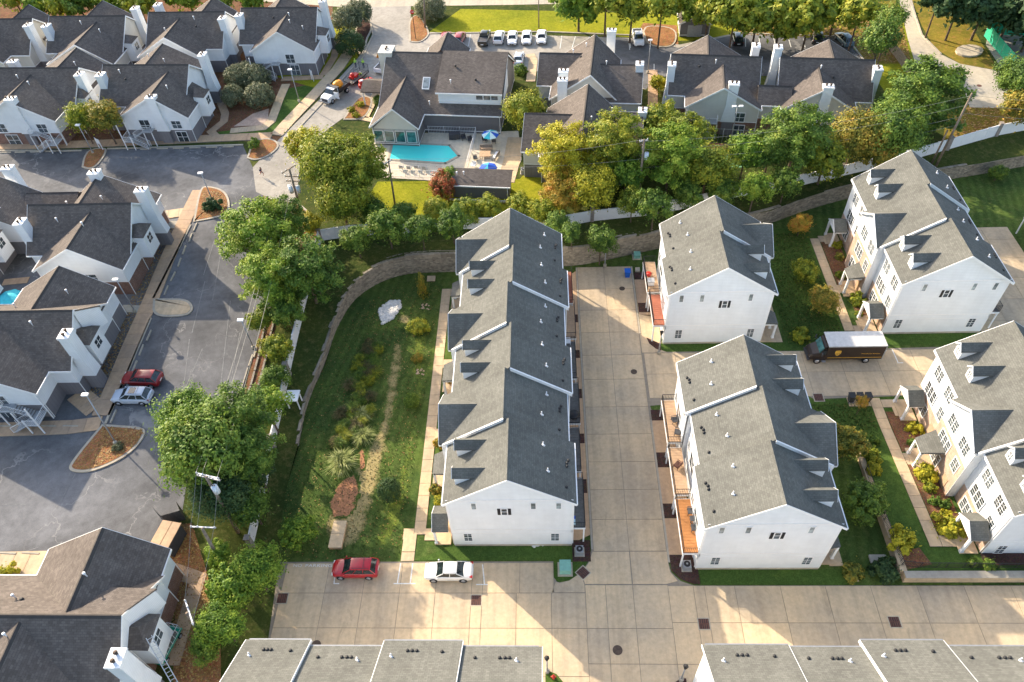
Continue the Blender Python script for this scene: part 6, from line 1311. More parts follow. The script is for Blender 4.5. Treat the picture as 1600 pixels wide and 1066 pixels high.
for lb, px, z in (('round manhole cover in the middle of the junction', (965, 1016), .05), ('round manhole cover on the drive beside the centre row', (990.5, 581), .05), ('small round manhole cover near the blue bin', (972, 451), .05), ('reddish manhole cover on the service lane', (1530, 134), ZO+.03), ('half hidden manhole cover at the edge of the bottom roof', (494, 1008), .05)):
    x, y = g2(*px, z); t = thing('manhole_cover', lb, 'manhole cover', (x, y, z)); b = MB(); b.disc((0, 0), .38 if px[1] < 1000 else .45, -.02, .02, 22); b.build('cover', M['rust'] if px[1] < 1000 and px[0] > 1200 else M['iron'], t)
# utility boxes, bins, lamps
def box_thing(name, label, cat, px, w, d, h, mat, z=0.0, rz=0.0, lid=None, pad=True):
    x, y = g2(*px, z); t = thing(name, label, cat, (x, y, z), rz)
    if pad: plain_box(t, 'pad', -w/2-.18, w/2+.18, -d/2-.18, d/2+.18, -.05, .09, M['curb'])
    b = MB(); b.hexa([(-w/2, -d/2, .09), (w/2, -d/2, .09), (w/2, d/2, .09), (-w/2, d/2, .09), (-w/2+.04, -d/2+.04, h), (w/2-.04, -d/2+.04, h), (w/2-.04, d/2-.04, h+.08), (-w/2+.04, d/2-.04, h+.08)]); b.build('cabinet', mat, t)
    b = MB(); b.hexa([(-w/2, -d/2, h+.001), (w/2, -d/2, h+.001), (w/2, d/2, h+.082), (-w/2, d/2, h+.082), (-w/2, -d/2, h+.05), (w/2, -d/2, h+.05), (w/2, d/2, h+.14), (-w/2, d/2, h+.14)]); b.build('lid', lid or mat, t); return t
box_thing('electric_cabinet', 'pale green electric cabinet on the grass tip by the junction', 'electric cabinet', (883, 890), 1.1, 1.1, .85, M['green_box'], .04)
box_thing('electric_cabinet', 'small green cabinet on the grass by the retaining wall', 'electric cabinet', (995, 402), .9, .8, .6, M['green_box'], 0)
box_thing('utility_box', 'low tan box on the grass beside the retaining wall', 'utility box', (996, 424), .6, .6, .3, M['curb'], 0, pad=False)
box_thing('utility_vault', 'flat concrete vault slab on the lawn near the small cypress', 'utility vault', (674, 437), 1.1, .9, .15, M['walk'], 0, pad=False)
box_thing('utility_vault', 'white concrete vault lid in the shaded yard by the dark shrub', 'utility vault', (1371, 875), 1.6, .8, .2, M['curb'], .0, pad=False)
x, y = g2(529, 838, 0); t = thing('culvert_box', 'long tan concrete box on the lawn above the red SUV', 'concrete box', (x, y, 0), -.02); plain_box(t, 'wall', -.65, .65, -1.45, 1.45, -.2, .40, M['walk_tan']); plain_box(t, 'lid', -.68, .68, -1.5, -.02, .40, .5, M['walk']); plain_box(t, 'lid', -.68, .68, .02, 1.5, .40, .5, M['walk'])
def ac(label, x, y, z=.06):
    t = thing('air_conditioner', label, 'air conditioner', (x, y, z)); plain_box(t, 'pad', -.5, .5, -.5, .5, -.04, .06, M['curb']); plain_box(t, 'casing', -.38, .38, -.38, .38, .06, .72, M['grey']); b = MB(); b.disc((0, 0), .32, .72, .76, 16); b.build('fan', M['black'], t); b = MB(); b.disc((0, 0), .1, .76, .80, 10); b.build('hub', M['grey'], t)
ac('air conditioner beside the near end of the centre row', 2.9, 34.9); ac('air conditioner in the mulch at the corner below the orange deck', 13.2, 33.3)
x, y = g2(980, 432, .05); t = thing('wheeled_bin', 'bright blue wheeled bin standing at the top of the long drive', 'bin', (x, y, .05)); b = MB(); b.hexa([(-.28,-.3,.05),(.28,-.3,.05),(.28,.3,.05),(-.28,.3,.05),(-.36,-.4,1.0),(.36,-.4,1.0),(.36,.4,1.0),(-.36,.4,1.0)]); b.build('bin_body', M['bin_blue'], t); plain_box(t, 'lid', -.4, .4, -.45, .45, 1.0, 1.08, M['bin_blue']); b = MB(); b.tube((-.3, .42, .12), (.3, .42, .12), .12, 10); b.build('axle', M['black'], t)
for i, (dx, lb) in enumerate(((-.95, 'dark wheeled bin at the left of the three by the court walk'), (-.05, 'dark wheeled bin in the middle of the three by the court walk'), (.85, 'dark wheeled bin at the right of the three by the court walk'))):
    t = thing('wheeled_bin', lb, 'bin', (35.3+dx, 53.3, .08), 0, 'wheeled bins by the court walk'); b = MB(); b.hexa([(-.25,-.28,.1),(.25,-.28,.1),(.25,.28,.1),(-.25,.28,.1),(-.33,-.38,1.05),(.33,-.38,1.05),(.33,.38,1.05),(-.33,.38,1.05)]); b.build('bin_body', M['dark'], t); plain_box(t, 'lid', -.36, .36, -.43, .43, 1.05, 1.13, M['black']); [wheel_parts(t, .0+.2*s, -.32, .13, .06) for s in (1, -1)]
def hydrant(label, px, z):
    x, y = g2(*px, z); t = thing('fire_hydrant', label, 'fire hydrant', (x, y, z)); b = MB(); b.tube((0, 0, 0), (0, 0, .6), .13, 10); b.ball((0, 0, .62), .14, 1, 10, 6); b.build('barrel', M['fire'], t); b = MB(); b.tube((-.24, 0, .42), (.24, 0, .42), .07, 8); b.tube((0, 0, .42), (0, -.22, .42), .09, 8); b.build('nozzles', M['fire'], t)
hydrant('red fire hydrant on the grass behind the delivery truck', (1371, 536), .03); hydrant('red fire hydrant on the grass corner at the bottom edge', (865, 1060), .0)
# bottom corner lawns
b = MB(); b.prism([(-.6,10),(-.6,23.6),(.4,23.2),(1.4,22.0),(2.2,20),(2.4,10)], 0, .07); b.build('verge', M['green_grass'], kind='structure')
b = MB(); b.prism([(9.2,19.5),(9.6,21.0),(10.3,22.2),(11.3,22.9),(11.8,22.9),(11.8,10),(9.2,10)], 0, .07); b.build('planting_bed', M['dark_mulch'], kind='structure')
def lamp(label, px, z=ZO, h=5.8, kind='head', lean=(0, 0), g='lamps of the apartment lots'):
    x, y = g2(*px, z); t = thing('street_lamp', label, 'lamp', (x, y, z), 0, g)
    p = MB(); p.tube((0, 0, 0), (lean[0], lean[1], h), .085, 8, .06); p.build('pole', M['grey'], t); b = MB(); b.tube((0, 0, 0), (0, 0, .45), .22, 10); b.build('base', M['curb'], t)
    if kind == 'head': b = MB(); b.box(lean[0]-.45, lean[0]+.25, lean[1]-.2, lean[1]+.2, h-.02, h+.16); b.build('lamp_head', M['white'], t)
    elif kind == 'twin': b = MB(); [b.box(lean[0]+s*.5-.3, lean[0]+s*.5+.3, lean[1]-.2, lean[1]+.2, h-.02, h+.15) for s in (-1, 1)]; b.tube((lean[0]-.5, lean[1], h), (lean[0]+.5, lean[1], h), .04); b.build('lamp_head', M['white'], t)
    elif kind == 'post': b = MB(); b.tube((0, 0, h-.05), (0, 0, h+.45), .12, 6, .2); b.tube((0, 0, h+.45), (0, 0, h+.65), .24, 6, .04); b.build('lantern', M['black'], t)
    return t
lamp('lamp post growing out of the shrub on the round lamp island', (335.7, 322.2)); lamp('lamp post with a white head in the mulch by the walk island', (211, 487), h=5.6); lamp('lamp post on the sign island below the autumn trees', (146, 240), h=5.2)
lamp('lamp post between the olive bushes and the entrance road', (468, 160), h=6); lamp('lamp post behind the gap between the linked houses and the clubhouse row', (1012, 115), h=6); lamp('lamp post leaning over the corner island', (182, 694), h=6, lean=(-1.5, 2.2)); lamp('lamp post at the right edge of the dark lot', (397, 545), h=5); lamp('tall pole with a small lamp at the sport court', (1141, 226), h=6.5, kind='twin'); lamp('lamp post beside the black hatchback at the end of the back lot', (1352, 60), h=6)
for lb, px, z, h in (('black post lantern at the corner of the short row', (1029, 552), .05, 3.4), ('black post lantern standing at the bottom right mulch corner', (1064, 1063), .05, 3.0), ('small black post lantern by the retaining wall', (945, 417), 0, 3.2), ('black post lantern on the grass by the bottom roof', (855, 1050), .05, 3.0)):
    lamp(lb, px, z, h, 'post', g='black post lanterns of the townhouses').children
# pale rock bed, rocks
def rocks(name, label, px, n, r, mat, z=0.0, rr=(.12, .3)):
    rnd = random.Random(5); b = MB(); P = [g2(*p, z) for p in px]; xs = [p[0] for p in P]; ys = [p[1] for p in P]; k = 0
    while k < n:
        x, y = rnd.uniform(min(xs), max(xs)), rnd.uniform(min(ys), max(ys))
        if not inside(x, y, P): continue
        k += 1; s = rnd.uniform(*rr); b.ball((x, y, z+s*.25), s, rnd.uniform(.5, .8), 6, 4)
    b.s = [False]*len(b.s); return b.build(name, mat, label=label, cat='rocks', kind='stuff')
rocks('rock_bed', 'patch of pale rocks on the lawn inside the curved wall', [(592,485),(608,472),(624,470),(626,480),(612,500),(598,506)], 520, 0, M['rock_w'], z=.02)
for lb, px in (('small pile of tan rocks on the lawn near the front walk', (656, 582)), ('small pile of tan rocks below the cypress', (664, 480)), ('small pile of tan rocks on the grass of the brick row', (1335, 905))): 
    rocks('rock_pile', lb, [(px[0]-7, px[1]-4), (px[0]+6, px[1]-5), (px[0]+6, px[1]+4), (px[0]-6, px[1]+4)], 16, 0, M['rock_t'], rr=(.06, .14))
rocks('gravel_heap', 'low heap of pale gravel against the gable end wall', [(832,851),(850,847),(850,853),(832,855)], 40, 0, M['rock_w'], rr=(.08, .16))
# mulch leaf litter on the beds
# ---------------------------------------------------------------- pool and patio
zp_ = ZO+.055
pool = [g2(*f, ZO) for f in [(613.5,223.5),(702.6,228),(717,244.5),(696,256),(607,250)]]
t = thing('swimming_pool', 'turquoise swimming pool in front of the clubhouse', 'pool', (0, 0, 0))
b = MB(); b.prism(pool if area2(pool) > 0 else pool[::-1], ZO-.2, ZO+.075); b.build('pool_shell', M['pool_tile'], t)
n_ = NT('pool_water'); n_.out((.14, 1.0, .90), .2, .1); n_.b.inputs['Transmission Weight'].default_value = .25; n_.b.inputs['IOR'].default_value = 1.33; n_.bump(n_.noise(n_.pos(), 1.6, 3), .2, .05)
cx = sum(p[0] for p in pool)/5; cy = sum(p[1] for p in pool)/5; wp = [(cx+(p[0]-cx)*1.0, cy+(p[1]-cy)*1.0) for p in pool]
b = MB(); b.face([(x, y, ZO+.10) for x, y in (wp if area2(wp) > 0 else wp[::-1])]); b.build('water', n_.mat, t)
cp = MB()
for p, q in zip(pool, pool[1:]+pool[:1]):
    d_ = (Vector(q)-Vector(p)).normalized(); n = Vector((-d_.y, d_.x))*.2; cp.prism([tuple(Vector(p)-n-d_*.15), tuple(Vector(q)-n+d_*.15), tuple(Vector(q)+n+d_*.15), tuple(Vector(p)+n-d_*.15)], ZO+.04, ZO+.13)
cp.build('coping', M['curb'], t)
def mesh_fence(name, label, px, h, mat, z=ZO, gap=.25, cat='fence', screen=None):
    t = thing(name, label, cat, (0, 0, 0)); P = [(*g2(*p, z), z) for p in px]
    for a, b_ in zip(P, P[1:]):
        A, B = Vector(a), Vector(b_); n = max(1, round((B-A).length/2.4))
        for i in range(n):
            u, v = A+(B-A)*(i/n), A+(B-A)*((i+1)/n)
            if screen:
                s = MB(); s.face([tuple(u), tuple(v), tuple(v+Vector((0, 0, h))), tuple(u+Vector((0, 0, h)))]); d = (v-u).normalized(); nn = Vector((-d.y, d.x, 0))*.02; s = MB(); s.prism([tuple((u-nn).xy), tuple((v-nn).xy), tuple((v+nn).xy), tuple((u+nn).xy)], z+.1, z+h); s.build('screen_panel', screen, t)
            else: r_ = MB(); railing(r_, [tuple(u), tuple(v)], h, gap); r_.build('fence_panel', mat, t)
            q = MB(); q.tube(tuple(u), tuple(u+Vector((0, 0, h+.08))), .045, 6); q.build('post', mat, t)
mesh_fence('pool_fence', 'white metal fence between the pool terrace and the patio', [(670,208),(744,210),(736,240),(730,262)], 1.25, M['white'])
mesh_fence('pool_fence', 'white metal fence on the far side of the pool by the lawn', [(588,262),(612,276),(700,278)], 1.25, M['white'])
mesh_fence('green_court_fence', 'green screened fence around the court at the top right', [(1537,57),(1580,108)], 2.3, M['grey'], screen=M['green_screen'])
mesh_fence('green_court_fence', 'green screened fence running along the back of the court at the top right', [(1542,55),(1660,58)], 2.3, M['grey'], screen=M['green_screen'])
mesh_fence('sport_fence', 'tall thin wire fence around the sport court', [(1075,222),(1180,228)], 2.6, M['grey'], gap=.6)
mesh_fence('dark_fence', 'black metal fence on the low wall at the bottom right', [(1408,884),(1436,887),(1600,888),(1680,889)], 1.0, M['black'], z=1.0, gap=.13)
mesh_fence('dark_fence', 'black metal fence on the long low wall beside the sunken yard', [(1352,735),(1368,780),(1408,884)], .95, M['black'], z=.9, gap=.16)
def umbrella(label, px, r, mats, z, tilt=0.0):
    x, y = g2(*px, z+2); t = thing('patio_umbrella', label, 'umbrella', (x, y, z)); b = MB(); b.tube((0, 0, 0), (0, 0, 2.5), .04, 6); b.build('pole', M['white'], t)
    for k in range(8):
        a0, a1 = k*math.pi/4, (k+1)*math.pi/4; c = MB(); p0 = (r*math.cos(a0), r*math.sin(a0), 2.0+tilt*math.cos(a0)); p1 = (r*math.cos(a1), r*math.sin(a1), 2.0+tilt*math.cos(a1)); T_ = (0, 0, 2.55)
        c.quads([p0, p1, T_, (p0[0], p0[1], p0[2]-.12), (p1[0], p1[1], p1[2]-.12), (0, 0, 2.50)], [(0, 1, 2), (3, 5, 4), (0, 3, 4, 1)]); c.build('canopy_panel', mats[k % len(mats)], t)
umbrella('aqua and white patio umbrella beside the pool fence', (766, 210), 1.35, [M['cloth_pale'], M['cloth_aqua'], M['cloth_pale'], M['cloth_blue']], ZO); umbrella('teal patio umbrella at the left edge among the houses', (14, 466), 1.7, [M['cloth_aqua']], ZO)
umbrella('blue patio umbrella folded low beside the patio table', (763, 262), 1.35, [M['cloth_blue'], M['cloth_blue'], M['cloth_aqua']], ZO-.9)
def seat(label, x, y, z, rz, w=.7, mat='white', cush=None, name='patio_chair', cat='chair', g=None):
    t = thing(name, label, cat, (x, y, z), rz, g); m_ = M[mat]
    plain_box(t, 'seat', -.3, .3, -w/2, w/2, .34, .42, m_); plain_box(t, 'backrest', -.36, -.29, -w/2, w/2, .42, .9, m_)
    for sx in (-.26, .26):
        for sy in (-w/2+.04, w/2-.04): plain_box(t, 'leg', sx-.025, sx+.025, sy-.025, sy+.025, 0, .34, m_)
    for sy in (-1, 1): plain_box(t, 'armrest', -.3, .3, sy*w/2-.03, sy*w/2+.03, .58, .63, m_)
    if cush: plain_box(t, 'cushion', -.27, .27, -w/2+.04, w/2-.04, .42, .52, M[cush])
    return t
def table(label, x, y, z, w, d, mat='oldwood', h=.72, rz=0):
    t = thing('patio_table', label, 'table', (x, y, z), rz); plain_box(t, 'tabletop', -w/2, w/2, -d/2, d/2, h-.06, h, M[mat])
    for sx in (-1, 1):
        for sy in (-1, 1): plain_box(t, 'leg', sx*(w/2-.1)-.04, sx*(w/2-.1)+.04, sy*(d/2-.1)-.04, sy*(d/2-.1)+.04, 0, h-.06, M[mat])
q = lambda a, b, z=ZO: g2(a, b, z)
table('square wooden patio table with a pale inset top', *q(758, 245), zp_, 1.7, 1.5, 'walk_tan', .5); x, y = q(758, 245); plain = MB(); 
seat('tan wicker sofa behind the square patio table', *q(760, 236), zp_, -1.6, 2.0, 'oldwood', 'walk_tan', 'patio_sofa', 'sofa'); seat('pale cushioned sofa right of the square patio table', *q(775, 247), zp_, 2.8, 1.9, 'oldwood', 'white', 'patio_sofa', 'sofa'); seat('dark wicker armchair left of the square patio table', *q(743, 250), zp_, .2, .9, 'dark', 'dark', 'patio_chair', 'chair')
seat('dark chair under the aqua umbrella', *q(772, 224), zp_, 1.5, .6, 'dark'); seat('dark chair left under the aqua umbrella', *q(758, 222), zp_, -.3, .6, 'dark'); seat('white lounge chair near the pool shed', *q(740, 262), zp_, -2, .7, 'white')
for i, px in enumerate(((610, 213), (606, 216), (725, 219), (735, 222))): seat(('blue striped lounge chair by the glazed gable', 'dark lounge chair nearest the pool corner by the glazed gable', 'dark lounge chair beside the black bins of the terrace', 'dark lounge chair against the white pool fence')[i], *q(*px), zp_, -1.2, .7, 'dark', 'cloth_pale' if i == 0 else None, 'lounge_chair', 'lounge chair', 'dark lounge chairs on the pool terrace')
for lb, px, w in (('large black storage box on the pool terrace', (708, 217), 1.2), ('small black bin next to the storage box on the pool terrace', (716, 216), .7)): box_thing('storage_box', lb, 'box', px, w, .9, .9, M['dark'], zp_, pad=False)
for i in range(4): seat('white folding chair in the row on the near side of the pool', *q(628+i*12, 265+(i % 2)), zp_, 1.4, .6, 'grey', None, 'folding_chair', 'chair', 'folding chairs near the pool')
x, y = q(768, 198); t = thing('white_canopy_box', 'white flat topped grill cover against the clubhouse wall', 'grill', (x, y, zp_)); plain_box(t, 'cabinet', -.8, .8, -.4, .4, 0, .95, M['dark']); plain_box(t, 'lid', -.85, .85, -.5, .5, .95, 1.1, M['white'])
ac('grey air conditioner against the clubhouse wall', *q(680, 201), ZO); ac('air conditioner beside the apartment house near the yellow tree', *q(818, 270), ZO)
t = thing('ladder', 'red ladder lying along the base of the pool shed', 'ladder', (-8.2, 88.3, ZO+.15), R(-6)); b = MB(); b.box(-.2, 4.6, -.25, -.2, 0, .07); b.box(-.2, 4.6, .2, .25, 0, .07); b.build('rail', M['rust'], t)
for k in range(13): plain_box(t, 'rung', k*.35-.02, k*.35+.04, -.2, .2, .015, .055, M['rust'])
# deck furniture
seat('brown armchair on the tan deck of the middle unit', 13.2, 42.9, 2.96, 2.4, .8, 'rust', 'rust'); seat('wire chair nearest the wall corner on the tan deck by the drive', 13.6, 48.6, 2.96, 3.3, .7, 'dark'); seat('wire chair at the near end of the tan deck by the drive', 13.7, 47.0, 2.96, 2.9, .7, 'dark')
seat('dark wicker chair farthest along the orange deck', 13.8, 37.6, 2.96, 3.1, .7, 'dark'); seat('dark wicker chair nearest the gable on the orange deck', 13.9, 35.8, 2.96, 3.1, .7, 'dark'); table('small round topped table between the wicker chairs on the orange deck', 13.9, 36.7, 2.96, .6, .6, 'dark', .5)
seat('pale chair on the centre row deck, the farther of two', 2.5, 60.2, 3.0, 0, .7, 'white'); seat('pale chair on the centre row deck, the nearer of two', 2.5, 57.9, 3.0, 0, .7, 'white')
t = thing('covered_grill', 'round black covered fire pit on the centre row deck', 'fire pit', (2.8, 49.6, 2.95)); b = MB(); b.ball((0, 0, .15), .65, .6, 14, 8); b.build('cover', M['black'], t)
t = thing('flower_pot', 'round red pot on the cluttered deck', 'pot', (13.2, 71.7, 2.96)); b = MB(); b.tube((0, 0, 0), (0, 0, .4), .25, 12, .38); b.build('pot', M['red'], t)
t = thing('cooler_box', 'white cooler on the cluttered deck', 'cooler', (13.3, 70.2, 2.96)); plain_box(t, 'box', -.4, .4, -.4, .4, 0, .55, M['white']); plain_box(t, 'lid', -.43, .43, -.43, .43, .55, .65, M['grey'])
t = thing('deck_chair', 'blue folding chair at the near corner of the centre row deck', 'chair', (2.2, 36.4, 3.0)); plain_box(t, 'seat', -.3, .3, -.3, .3, .4, .48, M['cloth_pale']); plain_box(t, 'backrest', -.3, .3, .28, .34, .45, 1.0, M['cloth_blue']); [plain_box(t, 'leg', a-.03, a+.03, b_-.03, b_+.03, 0, .4, M['grey']) for a in (-.25, .25) for b_ in (-.25, .25)]
# ladder at the bottom left chimney, crate cart
t = thing('ladder', 'long metal ladder leaning from the ground up to the bottom left chimney', 'ladder', (0, 0, 0)); A = Vector((-29.3, 17.6, ZO)); B = Vector((-32.9, 22.9, 9.4)); d_ = (B-A).normalized(); n = d_.cross(Vector((0, 0, 1))).normalized()*.22
for s in (-1, 1): b = MB(); b.tube(A+n*s, B+n*s, .04, 5); b.build('rail', M['steel'], t)
for k in range(26): b = MB(); c_ = A+(B-A)*((k+.5)/26); b.tube(c_-n, c_+n, .025, 5); b.build('rung', M['steel'], t)
x, y = g2(264, 1012, ZO); t = thing('caged_cart', 'green cart with white caged sides full of boards beside the bottom left house', 'cart', (x, y, ZO), R(78)); plain_box(t, 'tray', -1.7, 1.7, -.6, .6, .5, .62, M['green_screen']); b = MB(); railing(b, [(-1.6,-.55,.6),(1.6,-.55,.6),(1.6,.55,.6),(-1.6,.55,.6),(-1.6,-.55,.6)], .9, .45, r=.03); b.build('cage', M['white'], t)
for k in range(4): plain_box(t, 'board', -1.3, 1.3, -.4+.2*k, -.25+.2*k, .62, .72+.05*k, M['oldwood'])
[wheel_parts(t, a, s*.6, .25, .12) for a in (-1.1, 1.1) for s in (-1, 1)]
# signs
def sign(label, px, z, w=1.6, h=1.0, legs=1.6, txt=None, rz=0):
    x, y = g2(*px, z); t = thing('white_sign', label, 'sign', (x, y, z), rz); plain_box(t, 'board', -w/2, w/2, -.04, .04, legs-h*.2, legs+h*.8, M['white']); [plain_box(t, 'post', s*w/2-.05, s*w/2+.05, -.05, .05, 0, legs+h*.8+.1, M['white']) for s in (-1, 1)]
sign('white two legged sign on the sign island by the autumn trees', (159, 234), ZO, 1.0, .9, 1.3, rz=-.6); sign('white sign on two legs by the walk of the house near the entrance road', (489, 126), ZO, .7, .9, 1.2, rz=-.9)
t = thing('stop_sign', 'red stop sign on a wooden post on the bollard island', 'stop sign', (*g2(650, 62, ZO), ZO+.15)); plain_box(t, 'post', -.06, .06, -.06, .06, 0, 5.6, M['rust']); b = MB(); b.tube((0, -.08, 5.2), (0, -.12, 5.2), .42, 8); b.build('sign_plate', M['red'], t); text(t, 'STOP', .3, M['white'], basis((1, 0, 0), (0, 0, 1), (0, -1, 0), (0, -.13, 5.2)))
x, y = g2(461, 627, 1.5); t = thing('white_arbor', 'small white roofed board where the white fence turns by the curved wall', 'canopy', (x, y, zt(x, y)-.1)); plain_box(t, 'top', -.75, .75, -.9, .7, 1.7, 1.85, M['white']); [plain_box(t, 'post', a-.06, a+.06, b_-.06, b_+.06, 0, 1.7, M['white']) for a in (-.6, .6) for b_ in (-.7, .5)]
# low retaining walls at the right
t = thing('court_wall', 'pale concrete retaining wall along the drive at the bottom right', 'retaining wall', (0, 0, 0))
for k in range(20):
    x0 = 33.3+k*1.35
    for c in range(3): plain_box(t, 'block', x0+.01+(.0 if c % 2 else .0), x0+1.34, 31.75+.02*c, 32.35, .34*c-.02, .34*c+.315, M['walk'])
b = MB(); b.box(33.3, 60, 31.7, 32.4, .995, 1.10); b.build('cap', M['curb'], t)
t = thing('yard_wall', 'long low concrete wall between the sunken yard and the sloping court lawn', 'retaining wall', (0, 0, 0))
for k in range(11):
    y0 = 32.4+k*1.3; h_ = zslope(y0)+.12
    if h_ > .15: plain_box(t, 'block', 33.0, 33.6, y0, y0+1.28, -.05, h_, M['walk'])
# board fence top right, and wooden fence
t = thing('board_fence', 'weathered wooden board fence beside the service lane', 'fence', (0, 0, 0)); P_ = [Vector(g2(*p, ZO)) for p in ((1384, 72), (1400, 92), (1415, 112), (1434, 132))]
for a, b_ in zip(P_, P_[1:]):
    n = int((b_-a).length/.22)
    for i in range(n):
        u_ = a+(b_-a)*(i/n); v_ = a+(b_-a)*((i+.9)/n); w = MB(); w.prism([tuple(u_), tuple(v_), (v_.x+.04, v_.y+.04), (u_.x+.04, u_.y+.04)], ZO, ZO+1.8+.04*(i % 3)); w.build('board', M['oldwood'], t)
# ---------------------------------------------------------------- vegetation
def leaf_mesh(name, seed, n, leaf, clumps, shape=(1, 1, 1), jag=.34, kind='round', mat=None, inner=.35):
    """crown of unit radius made of many leaf quads gathered into clumps"""
    r = np.random.default_rng(seed)
    if kind == 'blades':
        a = r.uniform(0, 2*np.pi, n); tilt = r.uniform(.15, 1.15, n); ln = r.uniform(.7, 1.15, n)
        base = np.stack([r.normal(0, .10, n), r.normal(0, .10, n), np.zeros(n)], 1); hd = np.stack([np.cos(a), np.sin(a), np.zeros(n)], 1)
        sd = np.stack([-np.sin(a), np.cos(a), np.zeros(n)], 1)*leaf
        mid = base+hd*(np.sin(tilt)*ln*.55)[:, None]+np.array([0, 0, 1])*(np.cos(tilt)*ln*.75)[:, None]
        tip = base+hd*(np.sin(tilt)*ln*1.15)[:, None]+np.array([0, 0, 1])*(np.cos(tilt)*ln*.75-.12*ln)[:, None]
        V = np.stack([base-sd, base+sd, mid+sd*.8, mid-sd*.8, tip-sd*.1, tip+sd*.1], 1).reshape(-1, 3)
        i = np.arange(n)*6; F = np.concatenate([np.stack([i, i+1, i+2, i+3], 1), np.stack([i+3, i+2, i+5, i+4], 1)])
    else:
        # clump centres on a lumpy ellipsoid
        k = clumps; ph = np.arccos(1-2*(np.arange(k)+.5)/k*(.80 if kind != 'cone' else 1)); th = np.pi*(1+5**.5)*np.arange(k)+r.uniform(0, .8, k)
        rad = r.uniform(.50, .84, k) if kind != 'ball' else np.full(k, .80)
        D_ = np.stack([np.sin(ph)*np.cos(th), np.sin(ph)*np.sin(th), np.cos(ph)], 1)
        if kind != 'ball':
            lob = r.normal(size=(6, 3)); lob /= np.linalg.norm(lob, axis=1, keepdims=True); lob[:, 2] = np.abs(lob[:, 2])*.7
            w_ = np.maximum(0, (D_@lob.T)-.55).max(1)/.45; rad = rad*(.66+.56*w_)
        C = D_*rad[:, None]
        cr = r.uniform(.12, .30, k) if kind != 'ball' else np.full(k, .26)
        if kind == 'cone':
            z = r.uniform(-1, 1, k); q = (1-z)/2; th = r.uniform(0, 2*np.pi, k); C = np.stack([np.cos(th)*q*.62, np.sin(th)*q*.62, z*.95], 1); cr = .16+.12*q
        ci = r.integers(0, k, n); nin = int(n*inner*.3)
        d = r.normal(size=(n, 3)); d /= np.linalg.norm(d, axis=1, keepdims=True); rr = r.uniform(.3, 1, n)**(1/2.2)
        P = C[ci]+d*(cr[ci]*rr*(1+jag*r.uniform(-.3, .8, n)))[:, None]
        P[:nin] = r.normal(0, .33, (nin, 3))
        P[:, 2] = np.maximum(P[:, 2], -.75 if kind != 'cone' else -1.1)
        P = P*np.array(shape)
        nrm = d*.7+P/np.maximum(np.linalg.norm(P, axis=1, keepdims=True), .05)*.5+np.array([0, 0, .35])+r.normal(0, .45, (n, 3)); nrm /= np.linalg.norm(nrm, axis=1, keepdims=True)
        u = np.cross(nrm, r.normal(size=(n, 3))); u /= np.linalg.norm(u, axis=1, keepdims=True); v = np.cross(nrm, u)
        s = leaf*r.uniform(.55, 1.35, n)[:, None]
        V = np.stack([P-u*s, P-v*s*.55, P+u*s, P+v*s*.55], 1).reshape(-1, 3)
        i = np.arange(n)*4; F = np.stack([i, i+1, i+2, i+3], 1)
    if kind == 'feather':
        k = clumps; th = np.pi*(1+5**.5)*np.arange(k)+r.uniform(-.3, .3, k); zz_ = np.linspace(-.62, .88, k); ln = np.sqrt(np.maximum(.08, 1-(zz_*.95)**2))*r.uniform(.72, 1.12, k)
        bi = r.integers(0, k, n); t_ = r.uniform(.12, 1, n)**.7; wd = (.20*(1-t_*.55))*r.normal(0, .75, n); rad = ln[bi]*t_; ang = th[bi]
        P = np.stack([np.cos(ang)*rad-np.sin(ang)*wd, np.sin(ang)*rad+np.cos(ang)*wd, zz_[bi]*.85+rad*.16-.12*rad**2+r.normal(0, .045, n)], 1)*np.array(shape)
        nrm = np.stack([np.cos(ang)*.35, np.sin(ang)*.35, np.full(n, .8)], 1)+r.normal(0, .4, (n, 3)); nrm /= np.linalg.norm(nrm, axis=1, keepdims=True)
        u = np.cross(nrm, r.normal(size=(n, 3))); u /= np.linalg.norm(u, axis=1, keepdims=True); v = np.cross(nrm, u); s = leaf*r.uniform(.5, 1.4, n)[:, None]
        V = np.stack([P-u*s, P-v*s*.5, P+u*s, P+v*s*.5], 1).reshape(-1, 3); i = np.arange(n)*4; F = np.stack([i, i+1, i+2, i+3], 1)
        C = np.stack([np.cos(th)*ln*.8, np.sin(th)*ln*.8, zz_*.85], 1)
    me = bpy.data.meshes.new(name); nv, nf = len(V), len(F)
    me.vertices.add(nv); me.vertices.foreach_set('co', V.astype('f').ravel()); me.loops.add(nf*4); me.loops.foreach_set('vertex_index', F.astype('i').ravel())
    me.polygons.add(nf); me.polygons.foreach_set('loop_start', np.arange(nf, dtype='i')*4); me.polygons.foreach_set('loop_total', np.full(nf, 4, 'i'))
    me.update(calc_edges=True); me.materials.append(mat or L['green']); return me, (C if kind != 'blades' else None)
PRO = {}
